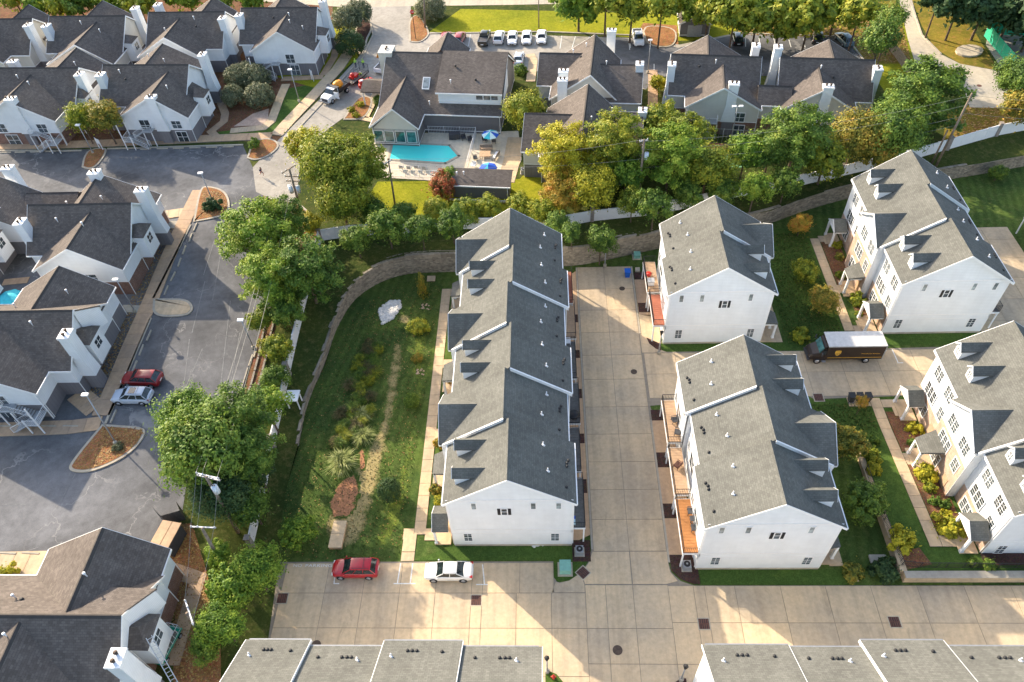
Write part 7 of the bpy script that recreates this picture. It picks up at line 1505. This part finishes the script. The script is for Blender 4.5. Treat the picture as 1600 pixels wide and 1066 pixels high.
def proto(kind, v, mat):
    k = (kind, v, mat)
    if k in PRO: return PRO[k]
    base = (kind, v)
    if base not in PRO:
        a = dict(feather=(15000, .036, 46, (1, 1, .95), .5, 'feather'), big=(15500, .037, 78, (1, 1, .95), .7), mid=(7600, .056, 40, (1, 1, 1.0), .5), shrub=(2600, .095, 16, (1, 1, .82)), ball=(5200, .055, 60, (1, 1, .85), .05, 'ball'), cone=(2600, .075, 60, (1, 1, 1), .3, 'cone'),
                 wispy=(3800, .050, 30, (1, 1, .9), .9), tuft=(520, .018, 1, (1, 1, 1), 0, 'blades'), far=(4200, .085, 34, (1, 1, .9)))[kind]
        PRO[base] = leaf_mesh(kind+'_crown', 11+v*7+len(kind), a[0], a[1], a[2], a[3], a[4] if len(a) > 4 else .34, a[5] if len(a) > 5 else 'round')
    me, C = PRO[base]; m2 = me.copy(); m2.materials[0] = L[mat]; PRO[k] = (m2, C); return PRO[k]
_trk = {}
def tree(label, px, rad, h, kind='big', mat='green', cat='tree', group=None, trunk=True, z=None, name=None, sq=1.0, zc=None, base=None):
    """px = where the crown's middle shows in the photograph; rad = crown radius; h = total height"""
    rnd = random.Random(hash((px, mat)) & 0xffff if False else int(px[0]*31+px[1]*17)); v = rnd.randint(0, 2)
    zz = 0.0
    crz = rad*sq*.86
    for _ in range(4):
        g = zz+h-crz; p = G(px[0], px[1], g); zz = zt(p.x, p.y) if z is None else z
    me, C = proto(kind, v, mat)
    nm = name or ('tree' if cat == 'tree' else 'shrub')
    t = thing(nm, label, cat, (p.x, p.y, zz), rnd.uniform(0, 6.28), group)
    c = link('crown' if cat == 'tree' else 'foliage', me, t, (0, 0, h-crz)); c.scale = (rad, rad*rnd.uniform(.9, 1.05), rad*sq)
    if trunk and kind != 'tuft':
        k = (kind, v, round(rad, 1), round(h, 1))
        b = MB(); r0 = max(.04, rad*.045); hc = h-crz; b.tube((0, 0, -.3), (.05, .03, hc*.6), r0, 8, r0*.75, caps=False); b.tube((.05, .03, hc*.6), (0, 0, hc), r0*.75, 8, r0*.5, caps=False)
        if C is not None and kind in ('big', 'mid', 'wispy', 'far', 'feather'):
            for i in range(0, len(C), 5): q = C[i]; b.tube((.05, .03, hc*rnd.uniform(.55, .95)), (q[0]*rad*.9, q[1]*rad*.9, hc+q[2]*rad*sq*.8), r0*.38, 5, r0*.1, caps=False)
        b.build('trunk', M['bark'], t)
    return t
T = tree
# big trees of the left strip
T('tallest bright green tree on the left strip, nearest the grey lot', (318, 700), 4.9, 11.5, 'big', 'green'); T('bright green tree overlapping the dark lot just below its narrow end', (292, 650), 3.5, 9, 'big', 'bright')
T('green tree right of the leaning pole with the transformer', (388, 712), 3.6, 10, 'feather', 'green'); T('rounded green tree between the lot corner and the white fence', (368, 655), 3.9, 10.5, 'feather', 'green'); T('green tree hiding the white fence below the little white board', (415, 632), 2.5, 7.5, 'mid', 'bright')
T('dark green tree behind the pole at the narrow strip', (392, 790), 2.5, 6, 'mid', 'green'); T('darker tree under the wires at the strip', (345, 770), 3.4, 7.5, 'big', 'dark'); T('low dark tree beside the white fence next to the lawn', (398, 745), 1.9, 5, 'mid', 'dark')
T('bright leafy tree at the lower end of the white fence', (398, 893), 3.0, 7, 'big', 'bright'); T('bushy tree at the corner of the concrete court', (360, 920), 2.5, 5.5, 'mid', 'bright'); T('lowest bright green tree beside the bottom roof', (345, 975), 2.4, 6, 'big', 'bright'); T('vine covered stump under the short crossarm', (340, 865), 1.5, 3.5, 'mid', 'bright')
T('small green tree left of the lowest pole', (322, 1010), 1.6, 4, 'mid', 'green')
T('broad green tree over the right edge of the lot, near the cluster of transformers', (405, 372), 5.6, 10.5, 'feather', 'bright'); T('green tree directly left of the curved wall', (478, 422), 5.0, 10, 'feather', 'green'); T('green tree between the lot and the white fence corner', (425, 435), 4.4, 9.5, 'feather', 'bright'); T('green tree top beside the transformers', (440, 345), 3.8, 8.5, 'feather', 'green')
T('tallest yellow green tree between the entrance road and the pool', (512, 256), 5.6, 12, 'big', 'ygreen'); T('yellow green tree next to the pool corner', (562, 258), 4.5, 11, 'feather', 'ygreen'); T('olive green tree below the tallest yellow green tree', (532, 312), 4.6, 8.5, 'big', 'ygreen'); T('yellow topped tree above the entrance island shadow', (474, 226), 3.0, 7.5, 'mid', 'yellow')
T('loose shrub tree beside the board walk of the lot', (447, 488), 2.6, 5.5, 'mid', 'green'); T('yellowish bush at the narrow bed between lot and fence', (432, 545), 2.1, 4.5, 'mid', 'ygreen'); T('low green bush left of the fence end', (428, 590), 1.9, 3.6, 'mid', 'green'); T('small bush under the broad tree at the lot edge', (408, 500), 1.8, 4, 'mid', 'ygreen')
T('small yellow bush at the fence corner', (485, 350), 1.8, 4, 'mid', 'yellow')
# row of trees behind the curved wall
for i, (px, r, h, mt, lb) in enumerate([
    ((556, 372), 2.3, 5.5, 'green', 'leftmost of the young trees behind the curved wall'), ((605, 352), 2.8, 6.5, 'green', 'young green tree behind the curved wall below the light pole'), ((658, 358), 2.4, 5.6, 'green', 'young green tree behind the wall, third from its left bend'), ((706, 348), 2.6, 6.0, 'green', 'young green tree touching the corner of the centre row'),
    ((630, 335), 2.2, 4.5, 'green', 'bush in the hedge line below the sunny pool lawn'), ((680, 330), 2.2, 4.2, 'ygreen', 'yellow green bush in the hedge line below the pool shed'), ((730, 330), 2.3, 4.2, 'ygreen', 'bush in the hedge line left of the centre row ridge'), ((845, 332), 2.3, 4.5, 'ygreen', 'bush in the hedge line right of the centre row ridge'), ((870, 350), 2.1, 4.2, 'green', 'hedge bush beside the first white fence opening'), ((765, 325), 2.2, 4, 'ygreen', 'hedge bush directly behind the centre row ridge'), ((812, 322), 2.2, 4, 'ygreen', 'hedge bush behind the right slope of the centre row'), ((585, 330), 2.4, 4.4, 'green', 'hedge bush at the foot of the light pole'),
    ((893, 362), 1.7, 4.2, 'green', 'small tree in front of the fence post behind the wall'), ((940, 348), 2.4, 6.4, 'green', 'tall dark green tree between fence opening and pole'), ((986, 340), 2.2, 5.5, 'ygreen', 'young tree at the base of the tall wooden pole'), ((1022, 322), 2.8, 6.5, 'green', 'green tree right of the wooden pole base'), ((1180, 292), 2.6, 6.5, 'bright', 'bright young tree by the white fence above the short row'), ((1228, 285), 2.4, 5.6, 'green', 'young tree on the bank right of the bright one'), ((1130, 300), 2.4, 5, 'green', 'green tree behind the ridge of the short row'), ((1075, 305), 2.4, 5, 'green', 'green tree behind the left roof corner of the short row')]):
    T(lb, px, r, h, 'mid', mt, group='trees and bushes along the retaining wall')
# mixed trees in front of the apartment houses
T('yellow tree in front of the house right of the pool', (880, 240), 4.8, 10.5, 'feather', 'yellow'); T('orange red tree below the yellow one', (882, 300), 3.6, 6.5, 'feather', 'orange'); T('yellow and orange tree left of the wooden pole', (925, 290), 4.0, 8, 'big', 'yellow')
T('yellow green tree directly left of the tall wooden pole', (962, 222), 4.8, 12, 'feather', 'ygreen'); T('green tree crossed by the wires right of the wooden pole', (1048, 245), 5.0, 11, 'feather', 'bright'); T('bright tree at the stairs of the linked houses', (1030, 190), 3.4, 9, 'mid', 'ygreen'); T('bright green tree in front of the sport court', (1075, 215), 4.0, 9, 'feather', 'ygreen')
T('dark green tree beside the sport court', (1105, 262), 4.2, 8.5, 'big', 'ygreen'); T('bright narrow tree right of the sport court', (1165, 240), 3.2, 8, 'mid', 'bright'); T('green tree in front of the right linked house', (1245, 215), 5.4, 11.5, 'feather', 'green'); T('green tree in front of the white fence near the brick row', (1205, 232), 3.6, 8.5, 'big', 'green')
T('orange tinted tree left of the widest tree', (1335, 215), 4.8, 9.5, 'big', 'autumn'); T('widest dark green tree beside the service lane', (1442, 158), 6.8, 12, 'feather', 'green'); T('green tree between the widest tree and the right linked house', (1398, 200), 4.6, 10.5, 'big', 'green'); T('olive tree in the group above the white fence', (1290, 248), 3.6, 7.5, 'mid', 'ygreen'); T('orange leaved low tree by the fence near the brick row', (1380, 240), 3.0, 6.5, 'mid', 'autumn')
T('loose crowned tree beside the board fence', (1378, 60), 4.0, 11.5, 'wispy', 'green'); T('upper part of the loose crown beside the board fence', (1395, 28), 3.2, 12, 'wispy', 'green')
T('tree touching the right edge of the picture beside the lane end', (1592, 125), 4.2, 9, 'big', 'green'); T('lower tree touching the right edge above the white fence', (1598, 165), 3.2, 7, 'mid', 'autumn')
T('green tree filling the gap left of the wooden pole', (978, 272), 3.0, 7.5, 'mid', 'bright')
T('round yellow green tree between the clubhouse and the next house', (822, 172), 3.9, 8.5, 'big', 'ygreen')
T('small autumn tree left of the pair behind the sign island', (124, 184), 3.0, 7.5, 'mid', 'ygreen'); T('small autumn tree right of the pair behind the sign island', (160, 182), 3.2, 8, 'mid', 'autumn')
T('red and green shrub at the left end of the pool shed', (690, 290), 2.6, 4.2, 'mid', 'red', 'shrub'); T('bright palm like shrub at the pool shed corner', (702, 274), 1.5, 3.6, 'mid', 'bright', 'shrub')
# row along the sunny lawn
RW = [(905, 4, 5.2), (988, 8, 4.6), (1035, 4, 4.2), (1075, 0, 4.6), (1110, 8, 4.6), (1150, 18, 4.8), (1185, 22, 5.0), (1222, 28, 5.2), (1268, 22, 5.0), (1310, 8, 5.0), (1345, 16, 4.2), (948, -10, 4.6), (1250, -8, 5)]
for i, (x, y, r) in enumerate(RW): T('shade tree in the row along the back of the far parking bays', (x, y), r, 10+(i % 3), 'far', 'ygreen' if i % 3 else 'bright', group='shade trees behind the back lot')
for i, (x, y, r) in enumerate([(1500, 5, 5), (1540, 8, 5.5), (1585, 10, 6), (1470, -6, 4), (1620, 30, 6), (1560, -20, 6), (1520, -25, 6), (1600, -30, 7)]): T('dark tree in the wood at the top right corner', (x, y), r, 11, 'far', 'dark', group='wood at the top right corner')
for i, (x, y, r) in enumerate([(60, 2, 4), (95, 4, 4.4), (120, 0, 4), (185, -2, 4.4), (215, 4, 4), (350, -8, 3.5), (395, -6, 4), (20, -5, 4), (150, -10, 5), (290, -12, 5)]): T('dense green tree behind the top left houses', (x, y), r, 9, 'far', ('bright', 'ygreen', 'green')[i % 3], group='trees behind the top left houses')
# clipped shrubs
S = lambda lb, px, r, h, mat='olive', kind='ball', **k: tree(lb, px, r, h, kind, mat, 'shrub', **k)
S('large clipped round shrub in front at the entrance gate', (542, 31), 3.0, 5.4); S('large clipped round shrub behind the front one at the entrance gate', (560, 20), 2.9, 5.4); S('clipped round shrub beside the house at the entrance road', (546, 68), 2.9, 4.8, 'dark'); S('clipped shrub at the corner of the sunny lawn', (672, 13), 3.2, 4.6, 'olive')
S('clipped olive bush at the top left of the ring of bushes', (372, 122), 2.7, 4.0); S('clipped olive bush at the lower left of the ring', (364, 150), 2.3, 3.6); S('clipped olive bush at the top right of the ring', (398, 122), 2.8, 4.0); S('clipped olive bush at the lower right of the ring', (405, 150), 2.6, 3.8); S('clipped olive bush at the top of the ring', (386, 112), 2.2, 3.6)
S('small round shrub beside the clubhouse entrance walk', (593, 157), 1.2, 2.0, 'green'); S('dark shrub growing around the lamp post on the round island', (331, 320), 1.6, 2.0, 'dark', 'shrub'); S('shrub on the corner island', (185, 699), .7, .9, 'olive', 'shrub'); S('small yellow green shrub on the entrance island', (398, 224), 1.3, 2.2, 'green', 'shrub')
for px, lb in (((563, 164), 'bright shrub upper of three in the garden island'), ((549, 172), 'bright shrub left of three in the garden island'), ((556, 180), 'bright shrub lower of three in the garden island')): S(lb, px, .8, 1.0, 'yellow', 'shrub')
S('hedge box planted beside the clubhouse parking', (812, 110), 1.7, 2.0, 'green', 'shrub'); S('sunny shrub beside the walk left of the linked houses', (1027, 130), 1.8, 3.0, 'yellow', 'shrub'); S('shrub at the lower left house door', (8, 896), 1.2, 1.6, 'yellow', 'shrub')
S('orange tuft shrub at the front walk, nearest the wall', (710, 488), .7, 1.0, 'orange', 'shrub'); 
for px, r, mt, lb in (((703, 590), 1.0, 'orange', 'golden shrub at the long front walk, halfway along'), ((686, 692), .8, 'orange', 'golden shrub between the two lower porches'), ((680, 765), .85, 'autumn', 'speckled shrub near the south porch'), ((686, 782), .85, 'yellow', 'yellow shrub at the south porch')): S(lb, px, r, 1.3, mt, 'shrub')
# lawn plants
S('round dark evergreen on the lawn beside the dirt patch', (608, 766), 1.35, 2.9, 'dark', 'ball', sq=1.25); S('small green evergreen on the lawn halfway along the front walk', (643, 626), .95, 1.9, 'green', 'ball', sq=1.2); T('thin bronze cypress on the lawn near the vault', (659, 446), 1.0, 4.0, 'cone', 'autumn', sq=2.3); T('light green young tree on the lawn near the court corner', (465, 832), 1.9, 3.8, 'mid', 'bright')
S('loose green shrub on the lawn near the rock bed', (655, 512), 1.5, 2.0, 'ygreen', 'mid'); S('small rust coloured shrub on the lawn beside the walk', (652, 560), .9, 1.1, 'autumn', 'wispy'); S('low shrub of dark stems above the long bed', (580, 540), 1.2, 1.3, 'dry', 'shrub')
rnd = random.Random(9)
for i in range(38):
    x = 575+rnd.uniform(-18, 18)-(i//12)*13; y = 545+i*3.9+rnd.uniform(-6, 6); S('tussock in the overgrown bed along the middle of the lawn', (x, y), rnd.uniform(.8, 1.3), 1.2, ('dry', 'green', 'ygreen')[i % 3], 'tuft' if i % 2 else 'wispy', group='dry tussocks of the lawn bed', trunk=False)
for px, r, lb in (((566, 652), 1.5, 'pale ornamental grass, upper of the two close clumps'), ((569, 686), 1.6, 'pale ornamental grass, lower of the two close clumps'), ((536, 728), 2.1, 'largest ornamental grass clump above the dirt patch')): S(lb, px, r, r*.8, 'blade', 'tuft', trunk=False, name='ornamental_grass')
# court plants
for px, r, h, mt, kd, lb in (((1251, 350), 1.7, 3.6, 'orange', 'mid', 'orange tipped small tree on the court grass near the wall'), ((1259, 425), 1.9, 3.4, 'ygreen', 'mid', 'yellow green small tree left of the court walk'), ((1286, 470), 2.1, 4.0, 'autumn', 'mid', 'dark bronze small tree beside the court walk'), ((1326, 692), 2.2, 4.6, 'autumn', 'mid', 'golden topped tree beside the orange deck row'), ((1351, 785), 2.5, 4.6, 'green', 'mid', 'dark round tree in the sunken yard'), ((1348, 628), .9, 3.2, 'orange', 'wispy', 'nearly bare young tree by the wheeled bins')): T(lb, px, r, h, kd, mt)
for px, r, mt, lb in (((1250, 525), 1.4, 'ygreen', 'low yellow green shrub in front of the delivery truck'), ((1309, 384), .9, 'yellow', 'yellow shrub nearest the far porch of the brick row'), ((1311, 402), .8, 'autumn', 'bronze shrub in the mulch bed of the brick row'), ((1316, 431), .9, 'ygreen', 'green shrub at the lower end of the upper mulch bed'), ((1340, 470), 1.4, 'ygreen', 'tall yellow green shrub in the lower bed of the brick row'), ((1343, 490), .7, 'ygreen', 'small shrub below the tall one by the brick row'),
    ((1427, 669), 1.1, 'yellow', 'yellow shrub between the porches of the lower brick row'), ((1424, 692), .7, 'green', 'small green shrub next to the wide porch'), ((1445, 740), 1.5, 'yellow', 'round yellow shrub below the wide porch roof'), ((1452, 762), .9, 'ygreen', 'green shrub in the bed under the round yellow one'), ((1462, 784), .75, 'green', 'clipped ball shrub, left of the pair'), ((1478, 789), .75, 'green', 'clipped ball shrub, right of the pair'), ((1484, 824), 1.8, 'yellow', 'largest yellow shrub beside the south porch of the lower brick row'),
    ((1411, 843), 1.6, 'yellow', 'yellow green shrub inside the black fence'), ((1362, 712), 1.2, 'ygreen', 'upper shrub of the hedge along the court lawn'), ((1364, 732), 1.1, 'yellow', 'lower shrub of the hedge along the court lawn'), ((1358, 690), 1.1, 'green', 'green shrub starting the hedge beside the golden tree'), ((1331, 893), 1.3, 'autumn', 'loose bronze shrub near the drive corner'), ((1384, 893), 1.7, 'dark', 'dark spiky shrub at the end of the retaining wall'), ((1545, 882), .8, 'green', 'small shrub behind the black fence'), ((1520, 880), .6, 'green', 'tiny shrub beside the south porch steps')): S(lb, px, r, r*1.15, mt, 'shrub', z=None)
S('shrub on the grass at the right beyond the garage court', (1560, 270), 1.4, 2.6, 'green', 'mid')
# ---------------------------------------------------------------- white fence with brick posts
def white_fence(label, px, h=1.9, posts=6.5):
    t = thing('white_fence', label, 'fence', (0, 0, 0)); P = [GT(*p) for p in px]
    k = 0.0
    for a, b in zip(P, P[1:]):
        n = max(1, round((b-a).length/2.4))
        for i in range(n):
            u = a+(b-a)*(i/n); v = a+(b-a)*((i+1)/n); u.z = zt(u.x, u.y); v.z = zt(v.x, v.y); d = (v-u).xy.normalized(); nn = Vector((-d.y, d.x))*.04
            A, B = u.xy+d*.07, v.xy-d*.07; zz = min(u.z, v.z)
            m_ = MB(); m_.prism([tuple(A-nn), tuple(B-nn), tuple(B+nn), tuple(A+nn)], zz-.2, zz+h-.12); m_.prism([tuple(A-nn*1.8), tuple(B-nn*1.8), tuple(B+nn*1.8), tuple(A+nn*1.8)], zz+h-.12, zz+h)
            w = (B-A).length; 
            for q in range(int(w/.2)): c = A+d*(.1+q*.2); m_.prism([tuple(c-nn*1.12), tuple(c+d*.012-nn*1.12), tuple(c+d*.012+nn*1.12), tuple(c+nn*1.12)], zz, zz+h-.13)
            m_.build('fence_panel', M['white'], t)
            m_ = MB(); c = u.xy; big = (k % 4 == 0); s_ = .24 if big else .065; m_.box(c.x-s_, c.x+s_, c.y-s_, c.y+s_, zz-.3, zz+h+(.25 if big else .1)); 
            if big: m_.box(c.x-.3, c.x+.3, c.y-.3, c.y+.3, zz+h+.25, zz+h+.36)
            m_.build('brick_post' if big else 'post', M['post_brick'] if big else M['white'], t); k += 1
    return t
white_fence('white vinyl fence running down the left strip beside the lawn', [(395, 855), (405, 810), (421, 735), (428, 700), (447, 610), (462, 540), (476, 480), (490, 430), (500, 385), (502, 375)])
white_fence('long white vinyl fence with brick posts behind the curved wall', [(502, 376), (550, 369), (640, 364), (720, 358), (868, 356), (925, 346), (1000, 338), (1060, 328), (1150, 308), (1250, 290), (1290, 281), (1370, 262), (1440, 245), (1556, 212), (1640, 196)])
# ---------------------------------------------------------------- wooden poles and wires
def pole(label, base, top, z=None, arms=(), tr=(), r=.17):
    """stands where base shows, leaning a little so its head shows at top"""
    p = GT(*base) if z is None else Vector((*g2(*base, z), z)); t = thing('utility_pole', label, 'utility pole', tuple(p)); best = None
    for k in range(60, 150): 
        hh = k*.1; q = G(*top, p.z+hh); dd = (q.xy-p.xy).length
        if best is None or dd < best[0]: best = (dd, hh, q)
    dd, hh, q = best; v = q-p; lean = Vector((v.x, v.y)); 
    if lean.length > .12*hh: lean = lean.normalized()*.12*hh
    H_ = Vector((lean.x, lean.y, hh)); b = MB(); b.tube((0, 0, -.3), tuple(H_), r*1.15, 9, r*.8); b.build('shaft', M['wood'], t); pts = []
    for f, w, ang_ in arms:
        c = H_*f; d = Vector((math.cos(ang_), math.sin(ang_), 0)); a = MB(); n = Vector((-d.y, d.x, 0))*.06; A, B = c-d*w/2+n*3, c+d*w/2+n*3
        a.hexa([tuple(A-n+Vector((0, 0, -.06))), tuple(B-n+Vector((0, 0, -.06))), tuple(B+n+Vector((0, 0, -.06))), tuple(A+n+Vector((0, 0, -.06))), tuple(A-n+Vector((0, 0, .07))), tuple(B-n+Vector((0, 0, .07))), tuple(B+n+Vector((0, 0, .07))), tuple(A+n+Vector((0, 0, .07)))]); a.build('crossarm', M['steel'] if len(arms) < 3 else M['wood'], t)
        for s in (-.46, -.2, .46):
            i_ = MB(); e = c+d*w*s+n*3; i_.tube(e+Vector((0, 0, .07)), e+Vector((0, 0, .24)), .06, 6); i_.build('insulator', M['white'], t); pts.append(p+e+Vector((0, 0, .25)))
    for f, a_, dist in tr:
        c = H_*f+Vector((math.cos(a_), math.sin(a_), 0))*dist; b = MB(); b.tube(c, c+Vector((0, 0, 1.0)), .30, 12); b.ball(tuple(c+Vector((0, 0, 1.0))), .30, .35, 12, 5); b.build('transformer', M['transf'], t)
        for s in (-.1, .1): b = MB(); b.tube(c+Vector((s, 0, 1.0)), c+Vector((s, 0, 1.28)), .04, 6); b.build('bushing', M['rust'], t)
    return t, pts, p+H_
pA, ptA, tA = pole('leaning wooden pole with one grey transformer among the bright green trees', (372, 832), (322, 745), arms=((.985, 2.4, .25-.5), (.955, 2.4, .25-.5)), tr=((.78, -.5, .5),))
pB, ptB, tB = pole('wooden pole with one white crossarm below the leaning transformer pole', (348, 885), (316, 826), arms=((.985, 2.4, -.05),))
pC, ptC, tC = pole('short pole with slanting crossarm beside the bottom left house', (322, 1005), (292, 958), arms=((.98, 2.6, -1.0),))
pD, ptD, tD = pole('pole with three pale transformers at the entrance of the dark lot', (473, 342), (452, 264), arms=((.985, 2.4, .9), (.84, 2.0, -.1), (.75, 2.0, -.1)), tr=((.55, 3.3, .5), (.53, 2.6, .85), (.55, -.1, .55)))
pE, ptE, tE = pole('tall wooden pole with one transformer behind the retaining wall', (996, 322), (1007, 218), arms=((.97, 1.2, .3),), tr=((.72, -.1, .5),))
pF, ptF, tF = pole('slim wooden pole on the sunny lawn beside the pool', (618, 326), (607, 252), arms=((.97, 1.4, .8),), r=.13)
pG, ptG, tG = pole('tall wooden pole right of the brick row roof, the taller of the pair', (1462, 260), (1519, 146), r=.17)
pH, ptH, tH = pole('shorter pale pole of the pair beside the brick row roof', (1456, 255), (1482, 212), r=.14)
pI, ptI, tI = pole('thick rusty pole standing between the clipped gate shrubs', (553, 24), (546, -20), r=.24)
pJ, ptJ, tJ = pole('wooden pole beside the clipped shrub on the bollard island', (664, 44), (662, -10), r=.17)
pK, ptK, tK = pole('thin pole on the sunny lawn behind the white cars', (842, 44), (843, 10), r=.1)
def wires(label, segs, sag=.03, r=.018, mat='wire'):
    for k, (a, b) in enumerate(segs):
        a, b = Vector(a), Vector(b); n = 14; L_ = (b-a).length; pts = [a+(b-a)*(i/n)-Vector((0, 0, 4*sag*L_*(i/n)*(1-i/n))) for i in range(n+1)]
        m_ = MB()
        for p, q in zip(pts, pts[1:]): m_.tube(p, q, r, 3, caps=False)
        tagobj(m_.build('overhead_wire', M[mat]), label, 'overhead wire', 'overhead wires')
wires('overhead wire strung between the leaning transformer pole and the three transformer pole', [(ptA[i], ptD[i]) for i in range(3)])
wires('overhead wire between the leaning transformer pole and the single crossarm pole', [(ptA[i], ptB[i]) for i in range(3)]); wires('overhead wire between the single crossarm pole and the lowest pole', [(ptB[i], ptC[i]) for i in (0, 2)])
wires('overhead wire from the three transformer pole past the pool to the slim pole', [(ptD[3], ptF[0]), (ptD[4], ptF[1])]); wires('overhead wire running past the pool shed to the tall wooden pole', [(ptF[2], tE*1), (ptF[0], tE-Vector((0, 0, 3)))])
wires('overhead wire crossing the trees between the tall pole and the brick row', [(tE-Vector((0, 0, k)), tG-Vector((0, 0, k*1.1))) for k in (.3, 1.6, 3.2, 4.4)])
wires('overhead wire leaving the picture at the right above the service lane', [(tG-Vector((0, 0, k)), tG+Vector((38, -3, -k))) for k in (.3, 1.6, 3.0)])
# landscape timbers beside the lot edge
for lb, seq in (('row of weathered timbers edging the narrow bed beside the lot', [(425,470),(412,520),(404,560),(392,605),(382,630)]),):
    t = thing('timber_edging', lb, 'edging', (0, 0, 0))
    for off in (0, 12):
        for a, b in zip(seq, seq[1:]):
            p, q = Vector(g2(a[0]+off, a[1], ZO)), Vector(g2(b[0]+off, b[1], ZO)); n = 2
            for i in range(n):
                u, v = p+(q-p)*(i/n), p+(q-p)*((i+.93)/n); d = (v-u).normalized(); nn = Vector((-d.y, d.x))*.11; m_ = MB(); m_.prism([tuple(u-nn), tuple(v-nn), tuple(v+nn), tuple(u+nn)], ZO, ZO+.22); m_.build('timber', M['oldwood'], t)

# ---------------------------------------------------------------- grass tufts and fallen leaves
def scatter(name, label, cat, polys, n, size, mats, zf, up=True, seed=3):
    r = np.random.default_rng(seed); out = []
    for P in polys:
        xs = [p[0] for p in P]; ys = [p[1] for p in P]; k = 0; m_ = n*abs(area2(P))/sum(abs(area2(q)) for q in polys)
        while k < m_:
            x, y = r.uniform(min(xs), max(xs)), r.uniform(min(ys), max(ys))
            if inside(x, y, P): out.append((x, y, zf(x, y))); k += 1
    C = np.array(out); N = len(C); a = r.uniform(0, 6.28, N); s = size*r.uniform(.5, 1.4, N)
    u = np.stack([np.cos(a), np.sin(a), np.zeros(N)], 1)*s[:, None]
    v = (np.stack([r.normal(0, .35, N), r.normal(0, .35, N), np.full(N, .9)], 1) if up else np.stack([-np.sin(a), np.cos(a), r.uniform(0, .5, N)], 1))*s[:, None]
    V = np.stack([C-u*.5, C+u*.5, C+u*.35+v, C-u*.35+v], 1).reshape(-1, 3); V[:, 2] += .012
    me = bpy.data.meshes.new(name); me.vertices.add(N*4); me.vertices.foreach_set('co', V.astype('f').ravel()); me.loops.add(N*4); me.loops.foreach_set('vertex_index', np.arange(N*4, dtype='i'))
    me.polygons.add(N); me.polygons.foreach_set('loop_start', np.arange(N, dtype='i')*4); me.polygons.foreach_set('loop_total', np.full(N, 4, 'i')); me.update(calc_edges=True)
    for m_ in mats: me.materials.append(m_)
    if len(mats) > 1: me.polygons.foreach_set('material_index', r.integers(0, len(mats), N).astype('i'))
    link(name, me, label=label, cat=cat, kind='stuff')
inp = [(-27, 34.2), (-15, 34.2), (-14.1, 73), (-16, 75.5), (-20, 74.5), (-25, 69), (-28, 60), (-28.6, 50), (-28.4, 42)]
lm = leafmat('grass_blades', [(.03, .06, .012), (.06, .10, .02), (.12, .14, .035), (.22, .19, .07)], .1)
scatter('grass_tufts', 'mown grass growing on the lawn inside the curved wall', 'grass', [inp], 16000, .08, [lm], lambda x, y: 0)
scatter('court_grass_tufts', 'mown grass growing in the court by the delivery truck', 'grass', [[(29.4, 62), (36.3, 62), (36.3, 83), (29.4, 83)], [(29.4, 46.2), (36.3, 46.2), (36.3, 53), (29.4, 53)]], 11000, .10, [lm], lambda x, y: .02)
ll = leafmat('fallen_leaves', [(.12, .05, .02), (.30, .15, .05), (.45, .30, .09), (.5, .38, .2)], .1)
zc = lambda z: (lambda x, y: z)
W_px = lambda pl: [g2(a, b, ZO) for a, b in pl]
scatter('fallen_leaves', 'dry fallen leaves lying on the mulch beside the left houses', 'leaves', [W_px([(255, 345), (275, 350), (172, 640), (155, 655), (130, 640), (200, 480)]), W_px([(255, 820), (300, 818), (325, 900), (330, 960), (345, 1000), (340, 1066), (275, 1060)])], 6000, .11, [ll], zc(ZO+.03), False)
scatter('fallen_leaves', 'dry fallen leaves lying on the lot islands', 'leaves', [W_px([(163, 668), (222, 671), (226, 677), (212, 698), (150, 732), (140, 735)]), W_px([(318, 300), (345, 302), (356, 318), (350, 332), (312, 340)])], 1600, .11, [ll], zc(ZO+.19), False)
scatter('fallen_leaves', 'fallen leaves scattered on the lawn inside the curved wall', 'leaves', [inp], 1500, .09, [ll], zc(.02), False, 8)
scatter('fallen_leaves', 'orange fallen leaves under the trees at the top right', 'leaves', [W_px([(1150, 40), (1400, 10), (1425, 100), (1355, 95), (1325, 60), (1150, 55)]), W_px([(1505, 168), (1590, 168), (1595, 195), (1480, 228)])], 5000, .2, [ll], zc(ZO+.05), False, 9)
